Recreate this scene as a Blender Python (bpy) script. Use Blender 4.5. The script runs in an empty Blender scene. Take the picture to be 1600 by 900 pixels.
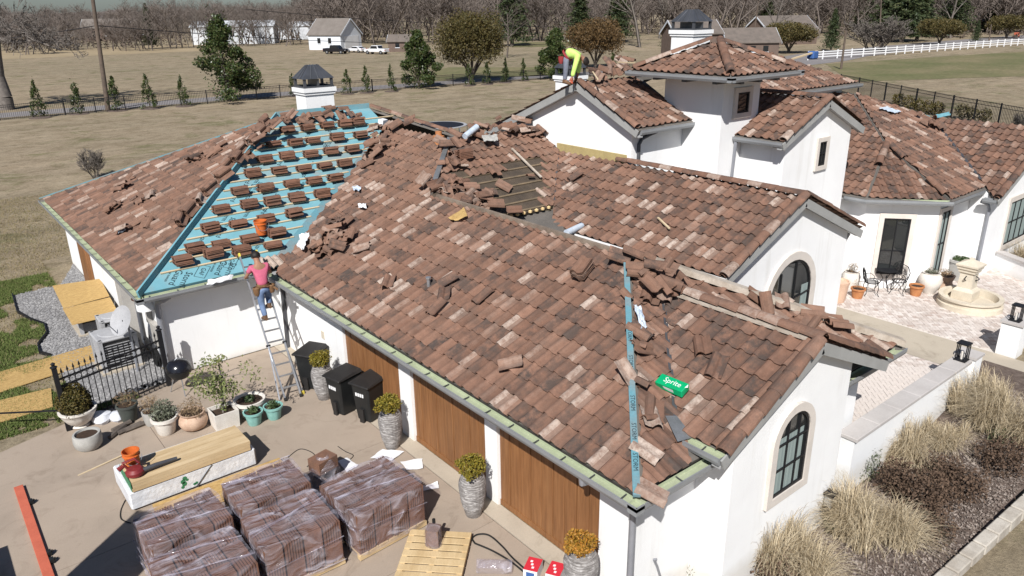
import bpy, bmesh, math, random
import numpy as np
from math import sin, cos, pi, radians, atan2, hypot, sqrt
from mathutils import Vector, Matrix

random.seed(7); RNG = np.random.default_rng(7)
scene = bpy.context.scene
COL = scene.collection

# ------------------------------------------------------------------ camera
CAM_H = 8.8; FPX = 1177.5
PITCH, ROLL, YAW = radians(20.286), radians(-0.830), radians(38.919)
_f = Vector((sin(YAW)*cos(PITCH), cos(YAW)*cos(PITCH), -sin(PITCH)))
_r0 = Vector((cos(YAW), -sin(YAW), 0)); _u0 = _r0.cross(_f)
_r = _r0*cos(ROLL) + _u0*sin(ROLL); _u = -_r0*sin(ROLL) + _u0*cos(ROLL)
CAM = Vector((0, 0, CAM_H))
cam = bpy.data.cameras.new('Camera'); cam_o = bpy.data.objects.new('Camera', cam); COL.objects.link(cam_o)
cam.sensor_width = 36.0; cam.lens = 36.0*FPX/1600.0; cam.clip_start = 0.1; cam.clip_end = 9000
cam_o.matrix_world = Matrix(((_r.x, _u.x, -_f.x, 0), (_r.y, _u.y, -_f.y, 0), (_r.z, _u.z, -_f.z, CAM_H), (0, 0, 0, 1)))
scene.camera = cam_o

# ------------------------------------------------------------------ sky, sun, exposure
SUN_AZ, SUN_EL = radians(51), radians(43)          # direction the light travels (from +y towards +x), elevation
world = bpy.data.worlds.new('World'); scene.world = world; world.use_nodes = True
wn = world.node_tree.nodes; wl = world.node_tree.links
bg = wn['Background']; sky = wn.new('ShaderNodeTexSky'); sky.sky_type = 'NISHITA'; sky.sun_disc = False
sky.sun_elevation = SUN_EL; sky.sun_rotation = SUN_AZ + pi; sky.air_density = 1.0; sky.dust_density = 0.8; sky.altitude = 150; sky.ozone_density = 6.0
wl.new(sky.outputs[0], bg.inputs[0]); bg.inputs[1].default_value = 0.05
sun = bpy.data.lights.new('Sun', 'SUN'); sun.energy = 4.9; sun.angle = radians(0.53); sun.color = (1.0, 0.975, 0.94)
sun_o = bpy.data.objects.new('Sun', sun); COL.objects.link(sun_o)
_sd = Vector((sin(SUN_AZ)*cos(SUN_EL), cos(SUN_AZ)*cos(SUN_EL), -sin(SUN_EL)))
sun_o.rotation_euler = _sd.to_track_quat('-Z', 'Y').to_euler(); sun_o.location = (-20, -20, 40)
scene.view_settings.view_transform = 'Standard'; scene.view_settings.look = 'None'
scene.view_settings.exposure = 0.33; scene.view_settings.gamma = 1.0; scene.view_settings.use_curve_mapping = False

scene.cycles.max_bounces = 5; scene.cycles.diffuse_bounces = 3; scene.cycles.glossy_bounces = 2; scene.cycles.transmission_bounces = 2; scene.cycles.transparent_max_bounces = 10

# ------------------------------------------------------------------ helpers
def ray(px, py): return _f + _r*((px-800)/FPX) - _u*((py-450)/FPX)
def at(px, py, z=0.0):
    d = ray(px, py); return CAM + d*((z-CAM.z)/d.z)
def at_pl(px, py, n, p0):
    d = ray(px, py); n = Vector(n); return CAM + d*(n.dot(Vector(p0)-CAM)/n.dot(d))
def at_y(px, py, y): return at_pl(px, py, (0, 1, 0), (0, y, 0))
def at_x(px, py, x): return at_pl(px, py, (1, 0, 0), (x, 0, 0))
def project(p):
    v = Vector(p)-CAM; z = v.dot(_f); return 800+FPX*v.dot(_r)/z, 450-FPX*v.dot(_u)/z, z

ORD = ['first', 'second', 'third', 'fourth', 'fifth', 'sixth', 'seventh', 'eighth', 'ninth', 'tenth', 'eleventh', 'twelfth',
       'thirteenth', 'fourteenth', 'fifteenth', 'sixteenth', 'seventeenth', 'eighteenth', 'nineteenth', 'twentieth']

ORG = {}
def org(o): return ORG.get(o.name, Vector((0, 0, 0))) if o is not None else Vector((0, 0, 0))

def tag(o, label=None, cat=None, group=None, kind=None):
    if label: o['label'] = label
    if cat: o['category'] = cat
    if group: o['group'] = group
    if kind: o['kind'] = kind
    return o

def thing(name, label, cat, loc=(0, 0, 0), group=None):
    o = bpy.data.objects.new(name, None); COL.objects.link(o); o.empty_display_size = 0.2
    o.location = loc; ORG[o.name] = Vector(loc)
    return tag(o, label, cat, group)

class MB:
    def __init__(s): s.v = []; s.f = []; s.m = []; s.mi = 0
    def mat(s, i): s.mi = i; return s
    def poly(s, pts):
        n = len(s.v); s.v += [tuple(p) for p in pts]; s.f.append(tuple(range(n, n+len(pts)))); s.m.append(s.mi); return s
    def raw(s, vs, fs):
        n = len(s.v); s.v += [tuple(p) for p in vs]
        for f in fs: s.f.append(tuple(i+n for i in f)); s.m.append(s.mi)
        return s
    def box(s, x0, x1, y0, y1, z0, z1):
        return s.raw([(x0, y0, z0), (x1, y0, z0), (x1, y1, z0), (x0, y1, z0), (x0, y0, z1), (x1, y0, z1), (x1, y1, z1), (x0, y1, z1)],
                     [(0, 3, 2, 1), (4, 5, 6, 7), (0, 1, 5, 4), (1, 2, 6, 5), (2, 3, 7, 6), (3, 0, 4, 7)])
    def obox(s, c, ax, ay, az):
        c = Vector(c); ax = Vector(ax); ay = Vector(ay); az = Vector(az)
        vs = [c-ax-ay-az, c+ax-ay-az, c+ax+ay-az, c-ax+ay-az, c-ax-ay+az, c+ax-ay+az, c+ax+ay+az, c-ax+ay+az]
        return s.raw(vs, [(0, 3, 2, 1), (4, 5, 6, 7), (0, 1, 5, 4), (1, 2, 6, 5), (2, 3, 7, 6), (3, 0, 4, 7)])
    def bar(s, p0, p1, w, h, up=(0, 0, 1)):
        p0 = Vector(p0); p1 = Vector(p1); d = p1-p0; L = d.length
        if L < 1e-6: return s
        d /= L; sd = d.cross(Vector(up))
        if sd.length < 1e-4: sd = d.cross(Vector((1, 0, 0)))
        sd.normalize(); u = sd.cross(d)
        return s.obox((p0+p1)/2, d*(L/2), sd*(w/2), u*(h/2))
    def extr(s, pts, vec):
        pts = [Vector(p) for p in pts]; vec = Vector(vec); n = len(pts)
        vs = pts+[p+vec for p in pts]
        fs = [tuple(range(n-1, -1, -1)), tuple(range(n, 2*n))]+[(i, (i+1) % n, n+(i+1) % n, n+i) for i in range(n)]
        return s.raw(vs, fs)
    def tube(s, pts, rad, n=8, caps=True):
        pts = [Vector(p) for p in pts]
        if not isinstance(rad, (list, tuple)): rad = [rad]*len(pts)
        vs = []; prev = None
        for i, p in enumerate(pts):
            d = (pts[min(i+1, len(pts)-1)]-pts[max(i-1, 0)]).normalized()
            if prev is None:
                a = d.cross(Vector((0, 0, 1)))
                if a.length < 1e-3: a = d.cross(Vector((1, 0, 0)))
            else: a = prev-d*prev.dot(d)
            a.normalize(); prev = a; b = d.cross(a)
            for k in range(n):
                t = 2*pi*k/n; vs.append(p+(a*cos(t)+b*sin(t))*rad[i])
        fs = []
        for i in range(len(pts)-1):
            for k in range(n): fs.append((i*n+k, i*n+(k+1) % n, (i+1)*n+(k+1) % n, (i+1)*n+k))
        if caps: fs.append(tuple(range(n-1, -1, -1))); fs.append(tuple(range((len(pts)-1)*n, len(pts)*n)))
        return s.raw(vs, fs)
    def lathe(s, prof, c=(0, 0, 0), n=20, wob=None, capb=True, capt=False):
        c = Vector(c); vs = []
        for i, (r, z) in enumerate(prof):
            for k in range(n):
                t = 2*pi*k/n; rr = r*(1+(wob(i, t) if wob else 0)); vs.append(c+Vector((rr*cos(t), rr*sin(t), z)))
        fs = []
        for i in range(len(prof)-1):
            for k in range(n): fs.append((i*n+k, i*n+(k+1) % n, (i+1)*n+(k+1) % n, (i+1)*n+k))
        if capb: fs.append(tuple(range(n-1, -1, -1)))
        if capt: fs.append(tuple(range((len(prof)-1)*n, len(prof)*n)))
        return s.raw(vs, fs)
    def build(s, name, mats, parent=None, origin=None, smooth=False, bevel=0.0, flat_angle=None):
        if not isinstance(mats, (list, tuple)): mats = [mats]
        o0 = org(parent) if parent is not None else Vector(origin or (0, 0, 0))
        me = bpy.data.meshes.new(name)
        me.from_pydata([(x-o0.x, y-o0.y, z-o0.z) for x, y, z in s.v], [], s.f)
        for m in mats: me.materials.append(m)
        if len(mats) > 1: me.polygons.foreach_set('material_index', s.m)
        if smooth: me.polygons.foreach_set('use_smooth', [True]*len(me.polygons))
        if bevel > 0:
            bm = bmesh.new(); bm.from_mesh(me); bmesh.ops.remove_doubles(bm, verts=bm.verts, dist=1e-5)
            es = [e for e in bm.edges if len(e.link_faces) == 2 and e.calc_face_angle(0) > 0.6]
            bmesh.ops.bevel(bm, geom=es, offset=bevel, segments=1, affect='EDGES', clamp_overlap=True); bm.to_mesh(me); bm.free()
        elif smooth:
            bm = bmesh.new(); bm.from_mesh(me); bmesh.ops.remove_doubles(bm, verts=bm.verts, dist=1e-5); bm.to_mesh(me); bm.free()
        if smooth: me.set_sharp_from_angle(angle=radians(flat_angle or 40))
        me.update()
        return link(name, me, parent, None if parent is not None else o0)

def link(name, me, parent=None, loc=None):
    o = bpy.data.objects.new(name, me); COL.objects.link(o)
    if parent is not None: o.parent = parent; ORG[o.name] = org(parent)
    elif loc is not None: o.location = loc; ORG[o.name] = Vector(loc)
    return o

def np_mesh(name, V, Q, mats, mi=None, smooth=False):
    """V (n,3) array, Q (m,k) array of k-gons"""
    me = bpy.data.meshes.new(name); V = np.asarray(V, np.float32); Q = np.asarray(Q, np.int32)
    k = Q.shape[1]
    me.vertices.add(len(V)); me.vertices.foreach_set('co', V.ravel())
    me.loops.add(Q.size); me.loops.foreach_set('vertex_index', Q.ravel())
    me.polygons.add(len(Q)); me.polygons.foreach_set('loop_start', np.arange(0, Q.size, k, dtype=np.int32))
    for m in (mats if isinstance(mats, (list, tuple)) else [mats]): me.materials.append(m)
    if mi is not None: me.polygons.foreach_set('material_index', np.asarray(mi, np.int32))
    if smooth: me.polygons.foreach_set('use_smooth', np.ones(len(Q), bool))
    me.update(calc_edges=True); me.validate(); return me

def copy_tree(o, loc=None, rz=None, sc=None, parent=None):
    c = o.copy(); COL.objects.link(c)
    if parent is not None: c.parent = parent
    if loc is not None: c.location = loc
    if rz is not None: c.rotation_euler[2] = rz
    if sc is not None: c.scale = sc if isinstance(sc, (tuple, list)) else (sc, sc, sc)
    for ch in list(o.children): copy_tree(ch, parent=c)
    return c

# ------------------------------------------------------------------ materials
def _new(name):
    m = bpy.data.materials.new(name); m.use_nodes = True
    nt = m.node_tree; return m, nt, nt.nodes['Principled BSDF']
def _noise(nt, vec, scale, detail=5, rough=0.6, dist=0.0):
    n = nt.nodes.new('ShaderNodeTexNoise'); n.inputs['Scale'].default_value = scale; n.inputs['Detail'].default_value = detail
    n.inputs['Roughness'].default_value = rough; n.inputs['Distortion'].default_value = dist
    if vec is not None: nt.links.new(vec, n.inputs['Vector'])
    return n.outputs['Fac']
def _ramp(nt, fac, stops):
    r = nt.nodes.new('ShaderNodeValToRGB'); cr = r.color_ramp
    while len(cr.elements) < len(stops): cr.elements.new(0.5)
    for e, (p, c) in zip(cr.elements, stops): e.position = p; e.color = c if len(c) == 4 else (*c, 1)
    nt.links.new(fac, r.inputs[0]); return r.outputs[0]
def _mix(nt, fac, a, b, mode='MIX'):
    n = nt.nodes.new('ShaderNodeMix'); n.data_type = 'RGBA'; n.blend_type = mode
    for s, v in ((0, fac), (6, a), (7, b)):
        if hasattr(v, 'links') or hasattr(v, 'is_linked'): nt.links.new(v, n.inputs[s])
        elif s == 0: n.inputs[0].default_value = v
        else: n.inputs[s].default_value = v if len(v) == 4 else (*v, 1)
    return n.outputs[2]
def _math(nt, op, a, b=0.0):
    n = nt.nodes.new('ShaderNodeMath'); n.operation = op
    for i, v in enumerate((a, b)):
        if hasattr(v, 'is_linked'): nt.links.new(v, n.inputs[i])
        else: n.inputs[i].default_value = v
    return n.outputs[0]
def _vec(nt, coord='Object', scale=None):
    t = nt.nodes.new('ShaderNodeTexCoord'); v = t.outputs[coord]
    if coord == 'World':
        pass
    if scale:
        mp = nt.nodes.new('ShaderNodeMapping'); mp.inputs['Scale'].default_value = scale; nt.links.new(v, mp.inputs['Vector']); v = mp.outputs[0]
    return v
def _bump(nt, p, h, strength, dist=0.02):
    b = nt.nodes.new('ShaderNodeBump'); b.inputs['Strength'].default_value = strength; b.inputs['Distance'].default_value = dist
    nt.links.new(h, b.inputs['Height']); nt.links.new(b.outputs[0], p.inputs['Normal'])
def mat(name, c1, c2=None, scale=4.0, rough=0.75, bump=0.0, bscale=40.0, metal=0.0, vscale=None, detail=6, lo=0.35, hi=0.65, spec=0.35, fine=0.12, bdist=0.01):
    m, nt, p = _new(name); v = _vec(nt, 'Object', vscale)
    c2 = c2 or tuple(x*0.8 for x in c1)
    col = _ramp(nt, _noise(nt, v, scale, detail), [(lo, c1), (hi, c2)])
    if fine:
        g = _ramp(nt, _noise(nt, v, scale*14, 3), [(0.3, (1-fine,)*3), (0.7, (1+fine*0.6,)*3)])
        col = _mix(nt, 1.0, col, g, 'MULTIPLY')
    nt.links.new(col, p.inputs['Base Color']); p.inputs['Roughness'].default_value = rough; p.inputs['Metallic'].default_value = metal
    p.inputs['Specular IOR Level'].default_value = spec
    if bump: _bump(nt, p, _noise(nt, v, bscale, 4), bump, bdist)
    return m

M = {}
M['white'] = mat('white_plaster', (0.83, 0.83, 0.825), (0.78, 0.777, 0.77), 0.9, 0.85, 0.25, 45, fine=0.04)
M['trim'] = mat('limestone_trim', (0.66, 0.60, 0.54), (0.58, 0.53, 0.48), 3, 0.8, 0.1, 40, fine=0.05)
M['stone'] = mat('cast_stone', (0.64, 0.57, 0.46), (0.54, 0.475, 0.375), 3, 0.85, 0.2, 30)
M['gutter'] = mat('gutter_metal', (0.30, 0.31, 0.32), (0.26, 0.27, 0.28), 2, 0.45, metal=0.2, fine=0.04)
M['gutter_in'] = mat('gutter_liner_green', (0.40, 0.44, 0.30), (0.34, 0.38, 0.25), 3, 0.7)
M['fascia'] = mat('fascia_grey', (0.34, 0.34, 0.33), (0.29, 0.29, 0.28), 2, 0.6, fine=0.04)
M['pipe'] = mat('downspout_metal', (0.33, 0.34, 0.37), (0.28, 0.29, 0.32), 3, 0.4, metal=0.35, fine=0.04)
M['pipe_dk'] = mat('downspout_dark', (0.10, 0.105, 0.11), (0.08, 0.08, 0.09), 3, 0.45, metal=0.3, fine=0.04)
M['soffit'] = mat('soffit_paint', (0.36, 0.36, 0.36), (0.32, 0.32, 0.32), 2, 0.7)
M['deckwood'] = mat('old_roof_deck', (0.105, 0.078, 0.055), (0.055, 0.043, 0.033), 2.2, 0.9, 0.3, 30, lo=0.3, hi=0.7, fine=0.25)
M['batten_old'] = mat('old_batten', (0.22, 0.16, 0.10), (0.13, 0.10, 0.065), 3, 0.85)
M['batten'] = mat('new_pine_batten', (0.62, 0.50, 0.33), (0.52, 0.40, 0.25), 3, 0.7, vscale=(0.3, 1, 1))
M['membrane'] = mat('grey_membrane', (0.15, 0.135, 0.12), (0.11, 0.10, 0.09), 1.5, 0.9, 0.2, 60)
M['ridgemortar'] = mat('ridge_mortar', (0.52, 0.46, 0.39), (0.34, 0.28, 0.22), 3, 0.9, 0.4, 25)
M['flash'] = mat('galvanised_flashing', (0.34, 0.35, 0.36), (0.24, 0.25, 0.25), 4, 0.4, metal=0.6)
M['yellowply'] = mat('pale_plywood', (0.46, 0.37, 0.17), (0.38, 0.30, 0.14), 2, 0.8)
M['capmetal'] = mat('chimney_cap_metal', (0.12, 0.125, 0.14), (0.09, 0.095, 0.105), 2, 0.35, metal=0.5, fine=0.03)
M['black'] = mat('black_plastic', (0.012, 0.013, 0.014), (0.02, 0.021, 0.021), 3, 0.42, 0.05, 80)
M['blacklid'] = mat('black_lid', (0.017, 0.016, 0.016), (0.028, 0.026, 0.025), 3, 0.5, 0.05, 80)
M['iron'] = mat('black_iron', (0.012, 0.012, 0.015), (0.02, 0.02, 0.022), 6, 0.5, metal=0.2)
M['glassdark'] = None
M['alu'] = mat('aluminium', (0.50, 0.51, 0.53), (0.40, 0.41, 0.43), 6, 0.35, metal=0.7, fine=0.05)
M['orange'] = mat('orange_plastic', (0.62, 0.15, 0.03), (0.48, 0.11, 0.03), 4, 0.5, fine=0.15)
M['orangedk'] = mat('orange_steel', (0.56, 0.145, 0.085), (0.48, 0.12, 0.07), 3, 0.5, 0.1, 30, fine=0.1)
M['red'] = mat('dark_red_plastic', (0.22, 0.03, 0.03), (0.15, 0.02, 0.025), 5, 0.45)
M['redbox'] = mat('red_card', (0.60, 0.03, 0.05), (0.54, 0.025, 0.04), 5, 0.6, fine=0.05)
M['paper'] = mat('white_paper', (0.78, 0.78, 0.79), (0.70, 0.70, 0.71), 6, 0.8, 0.2, 12)
M['wrapwhite'] = mat('white_lumber_wrap', (0.72, 0.73, 0.75), (0.60, 0.61, 0.64), 5, 0.5, 0.6, 9, bdist=0.03)
M['lumber'] = mat('pine_lumber', (0.60, 0.46, 0.28), (0.46, 0.33, 0.18), 2.5, 0.7, vscale=(0.3, 3, 3), fine=0.1)
M['palletwood'] = mat('pallet_wood', (0.62, 0.47, 0.27), (0.50, 0.36, 0.19), 3, 0.75, 0.2, 40, vscale=(0.5, 2, 2))
M['osb'] = mat('osb_board', (0.56, 0.38, 0.15), (0.36, 0.22, 0.08), 9, 0.75, 0.3, 50, vscale=(1, 2.4, 1), lo=0.3, hi=0.72, fine=0.3)
M['green'] = mat('green_paint', (0.05, 0.22, 0.10), None, 4, 0.6)
M['tealpot'] = mat('teal_glaze', (0.26, 0.50, 0.45), (0.19, 0.40, 0.37), 8, 0.3)
M['terra'] = mat('terracotta', (0.50, 0.22, 0.09), (0.38, 0.15, 0.06), 5, 0.8, 0.1, 40)
M['terrapale'] = mat('pale_terracotta', (0.58, 0.42, 0.31), (0.42, 0.28, 0.20), 4, 0.85, 0.2, 30)
M['terrapink'] = mat('pink_terracotta', (0.68, 0.47, 0.34), (0.58, 0.39, 0.28), 3, 0.8)
M['potwhite'] = mat('white_pot', (0.72, 0.68, 0.62), (0.62, 0.57, 0.51), 4, 0.8, 0.1, 30)
M['potgrey'] = mat('grey_pot', (0.42, 0.41, 0.38), (0.33, 0.32, 0.30), 5, 0.8, 0.15, 30)
M['potdark'] = mat('dark_green_pot', (0.075, 0.085, 0.075), (0.055, 0.06, 0.055), 5, 0.6)
M['soil'] = mat('potting_soil', (0.06, 0.035, 0.022), (0.035, 0.022, 0.015), 12, 0.95, 0.6, 40)
M['copper'] = mat('copper_hood', (0.30, 0.13, 0.08), (0.20, 0.09, 0.06), 4, 0.35, metal=0.8)
M['acgrey'] = mat('hvac_grey', (0.40, 0.40, 0.41), (0.34, 0.34, 0.35), 3, 0.55)
M['acdark'] = mat('hvac_coil', (0.06, 0.06, 0.06), (0.09, 0.085, 0.08), 20, 0.7)
M['boxbeige'] = mat('utility_box', (0.43, 0.41, 0.38), (0.38, 0.36, 0.33), 3, 0.6)
M['rubber'] = mat('black_rubber', (0.015, 0.015, 0.015), None, 6, 0.75)
M['skin'] = mat('skin', (0.36, 0.19, 0.12), (0.30, 0.155, 0.10), 9, 0.6)
M['hair'] = mat('dark_hair', (0.012, 0.009, 0.008), (0.02, 0.015, 0.012), 40, 0.6, 0.4, 90)
M['pink'] = mat('pink_cotton', (0.60, 0.14, 0.22), (0.50, 0.11, 0.18), 5, 0.85, 0.5, 14, bdist=0.02)
M['jeans'] = mat('blue_denim', (0.17, 0.24, 0.38), (0.10, 0.15, 0.26), 6, 0.9, 0.4, 18, bdist=0.02)
M['greyjeans'] = mat('grey_denim', (0.20, 0.21, 0.26), (0.13, 0.14, 0.18), 6, 0.9, 0.4, 18, bdist=0.02)
M['hivis'] = mat('hi_vis_yellow', (0.62, 0.88, 0.22), (0.52, 0.78, 0.18), 5, 0.8, 0.5, 14, bdist=0.02)
M['tan'] = mat('tan_leather', (0.24, 0.13, 0.06), (0.15, 0.08, 0.04), 7, 0.7)
M['redcloth'] = mat('red_cloth', (0.35, 0.05, 0.05), None, 6, 0.85)
M['boot'] = mat('work_boot', (0.16, 0.09, 0.05), None, 8, 0.8)
M['yellow'] = mat('yellow_plastic', (0.70, 0.56, 0.08), None, 6, 0.5)
M['tramp'] = mat('trampoline_mat', (0.012, 0.013, 0.02), None, 4, 0.7)
M['roll'] = mat('underlay_roll', (0.42, 0.50, 0.60), (0.55, 0.60, 0.66), 6, 0.5)
M['sprite'] = mat('green_card', (0.0, 0.36, 0.14), (0.0, 0.30, 0.11), 6, 0.5, fine=0.05)
M['ink'] = mat('black_ink', (0.012, 0.022, 0.03), None, 5, 0.8, fine=0)
M['whiteink'] = mat('white_ink', (0.82, 0.82, 0.82), None, 5, 0.7, fine=0)
M['blueink'] = mat('blue_ink', (0.05, 0.12, 0.32), None, 5, 0.7, fine=0)
M['foam'] = mat('foam_yellow', (0.72, 0.55, 0.30), (0.60, 0.42, 0.2), 8, 0.8)
M['bag'] = mat('white_bag', (0.72, 0.73, 0.76), (0.55, 0.57, 0.62), 4, 0.6, 0.5, 9)
M['bark'] = mat('tree_bark', (0.15, 0.125, 0.105), (0.085, 0.07, 0.06), 5, 0.95, 0.6, 25)
M['barkgrey'] = mat('grey_bark', (0.20, 0.175, 0.155), (0.12, 0.105, 0.095), 4, 0.95, 0.5, 20)
M['twig'] = mat('bare_twigs', (0.17, 0.148, 0.128), (0.13, 0.112, 0.097), 0.5, 0.95)
M['twigred'] = mat('reddish_twigs', (0.172, 0.142, 0.122), (0.128, 0.104, 0.09), 0.3, 0.95)
M['pole'] = mat('pole_wood', (0.14, 0.105, 0.082), (0.09, 0.07, 0.055), 2, 0.9, 0.3, 20)
M['mulch'] = mat('bark_mulch', (0.15, 0.115, 0.095), (0.085, 0.06, 0.048), 8, 0.95, 0.6, 30)
M['roofgrey'] = mat('asphalt_shingle', (0.17, 0.14, 0.12), (0.13, 0.11, 0.095), 1.0, 0.9, 0.2, 8, fine=0.15)
M['roofbrown'] = mat('tan_shingle', (0.195, 0.17, 0.15), (0.16, 0.138, 0.12), 0.6, 0.9, fine=0.15)
M['sidingwhite'] = mat('white_siding', (0.66, 0.69, 0.73), (0.62, 0.65, 0.69), 0.6, 0.7, fine=0.03)
M['brick'] = mat('far_brick', (0.165, 0.118, 0.095), (0.125, 0.09, 0.073), 1.5, 0.9, fine=0.2)
M['metalroof'] = mat('white_metal_roof', (0.62, 0.64, 0.66), (0.55, 0.57, 0.6), 0.2, 0.4, fine=0.03)
M['carblack'] = mat('black_car_paint', (0.012, 0.012, 0.016), None, 3, 0.2, spec=0.6, fine=0)
M['carwhite'] = mat('white_car_paint', (0.75, 0.75, 0.76), None, 3, 0.25, spec=0.6, fine=0)
M['carglass'] = mat('car_glass', (0.015, 0.018, 0.022), None, 3, 0.08, spec=0.6, fine=0)
M['vinyl'] = mat('white_vinyl_fence', (0.80, 0.80, 0.80), (0.76, 0.76, 0.76), 1, 0.5, fine=0.02)
M['road'] = mat('lane_asphalt', (0.24, 0.22, 0.215), (0.20, 0.185, 0.18), 0.4, 0.9, fine=0.1)
M['curbstone'] = mat('pale_curb_stone', (0.50, 0.46, 0.40), (0.36, 0.32, 0.27), 3, 0.9, 0.4, 20)
M['capstone'] = mat('wall_cap_stone', (0.50, 0.47, 0.45), (0.44, 0.41, 0.39), 2, 0.8, 0.1, 30, fine=0.05)
M['castergrey'] = mat('shadow_caster_grey', (0.5, 0.5, 0.5), None, 2, 0.5)

def mat_leaf(name, a, b, c=None, rough=0.55, trans=0.25, scale=1.3):
    m, nt, p = _new(name); v = _vec(nt, 'Object')
    g = nt.nodes.new('ShaderNodeNewGeometry')
    st = [(0.0, a), (0.5, b), (1.0, c or tuple(x*1.25 for x in b))]
    rnd = _math(nt, 'ADD', _math(nt, 'MULTIPLY', g.outputs['Random Per Island'], 0.6), _math(nt, 'MULTIPLY', _noise(nt, v, scale, 3), 0.4))
    nt.links.new(_ramp(nt, rnd, st), p.inputs['Base Color']); p.inputs['Roughness'].default_value = rough
    p.inputs['Specular IOR Level'].default_value = 0.25
    return m
M['magnolia'] = mat_leaf('magnolia_leaf', (0.025, 0.042, 0.014), (0.048, 0.072, 0.022), (0.10, 0.085, 0.035), 0.35)
M['oakleaf'] = mat_leaf('live_oak_leaf', (0.042, 0.042, 0.014), (0.080, 0.066, 0.022), (0.13, 0.088, 0.030))
M['oakbrown'] = mat_leaf('brown_oak_leaf', (0.060, 0.042, 0.018), (0.110, 0.068, 0.028), (0.15, 0.085, 0.035))
M['pine'] = mat_leaf('conifer_foliage', (0.022, 0.036, 0.016), (0.045, 0.062, 0.026), (0.085, 0.085, 0.035))
M['boxwood'] = mat_leaf('boxwood_leaf', (0.045, 0.042, 0.012), (0.085, 0.07, 0.02), (0.13, 0.085, 0.025))
M['goldshrub'] = mat_leaf('golden_shrub_leaf', (0.085, 0.085, 0.014), (0.19, 0.155, 0.022), (0.30, 0.20, 0.03))
M['rustshrub'] = mat_leaf('rusty_shrub_leaf', (0.16, 0.12, 0.02), (0.34, 0.17, 0.025), (0.42, 0.16, 0.03))
M['ficus'] = mat_leaf('ficus_leaf', (0.07, 0.095, 0.028), (0.15, 0.18, 0.06), (0.30, 0.28, 0.12))
M['succulent'] = mat_leaf('succulent_leaf', (0.03, 0.05, 0.02), (0.06, 0.09, 0.035))
M['greyplant'] = mat_leaf('grey_green_leaf', (0.075, 0.085, 0.06), (0.14, 0.15, 0.105))
M['deadplant'] = mat_leaf('dead_plant', (0.13, 0.085, 0.05), (0.24, 0.17, 0.10))
M['rosemary'] = mat_leaf('rosemary_leaf', (0.03, 0.045, 0.018), (0.065, 0.085, 0.035), (0.13, 0.13, 0.06))
M['sedum'] = mat_leaf('dried_sedum', (0.055, 0.036, 0.026), (0.105, 0.068, 0.046), (0.17, 0.115, 0.08), 0.9)
M['strawgrass'] = mat_leaf('ornamental_grass', (0.20, 0.145, 0.082), (0.46, 0.37, 0.24), (0.68, 0.60, 0.45), 0.8)
M['lawnblade'] = mat_leaf('lawn_blade', (0.09, 0.105, 0.03), (0.24, 0.19, 0.10), (0.34, 0.27, 0.16), 0.9, scale=0.35)
M['weed'] = mat_leaf('dry_weeds', (0.16, 0.125, 0.08), (0.25, 0.20, 0.13))
M['pebble'] = mat_leaf('river_gravel', (0.13, 0.125, 0.125), (0.24, 0.235, 0.235), (0.42, 0.41, 0.40), 0.85)

def mat_glass(name, tint, rough=0.03):
    m, nt, p = _new(name)
    p.inputs['Base Color'].default_value = (*tint, 1); p.inputs['Roughness'].default_value = rough; p.inputs['Specular IOR Level'].default_value = 0.9
    return m
M['glassdark'] = mat_glass('window_glass_dark', (0.02, 0.022, 0.022))
M['curtain'] = mat('pale_curtain', (0.30, 0.36, 0.34), (0.22, 0.27, 0.26), 3, 0.8, vscale=(8, 8, 0.3))

def mat_wrap():
    m, nt, p = _new('stretch_film'); out = nt.nodes['Material Output']
    tr = nt.nodes.new('ShaderNodeBsdfTransparent'); tr.inputs[0].default_value = (0.95, 0.94, 0.97, 1)
    p.inputs['Base Color'].default_value = (0.66, 0.63, 0.70, 1); p.inputs['Roughness'].default_value = 0.12; p.inputs['Specular IOR Level'].default_value = 1.0
    ridge = _noise(nt, _vec(nt, 'Object', (0.9, 1.9, 1.6)), 2.3, 1.8, 0.5, 1.1); soft = _noise(nt, _vec(nt, 'Object'), 2.0, 1.0, 0.5, 0.3)
    _bump(nt, p, _math(nt, 'ADD', ridge, soft), 1.0, 0.16)
    f = _ramp(nt, ridge, [(0.36, (0.07,)*3), (0.54, (0.14,)*3), (0.68, (0.38,)*3)])
    mx = nt.nodes.new('ShaderNodeMixShader'); nt.links.new(f, mx.inputs[0]); nt.links.new(tr.outputs[0], mx.inputs[1]); nt.links.new(p.outputs[0], mx.inputs[2])
    nt.links.new(mx.outputs[0], out.inputs[0]); return m
M['wrap'] = mat_wrap()

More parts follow.
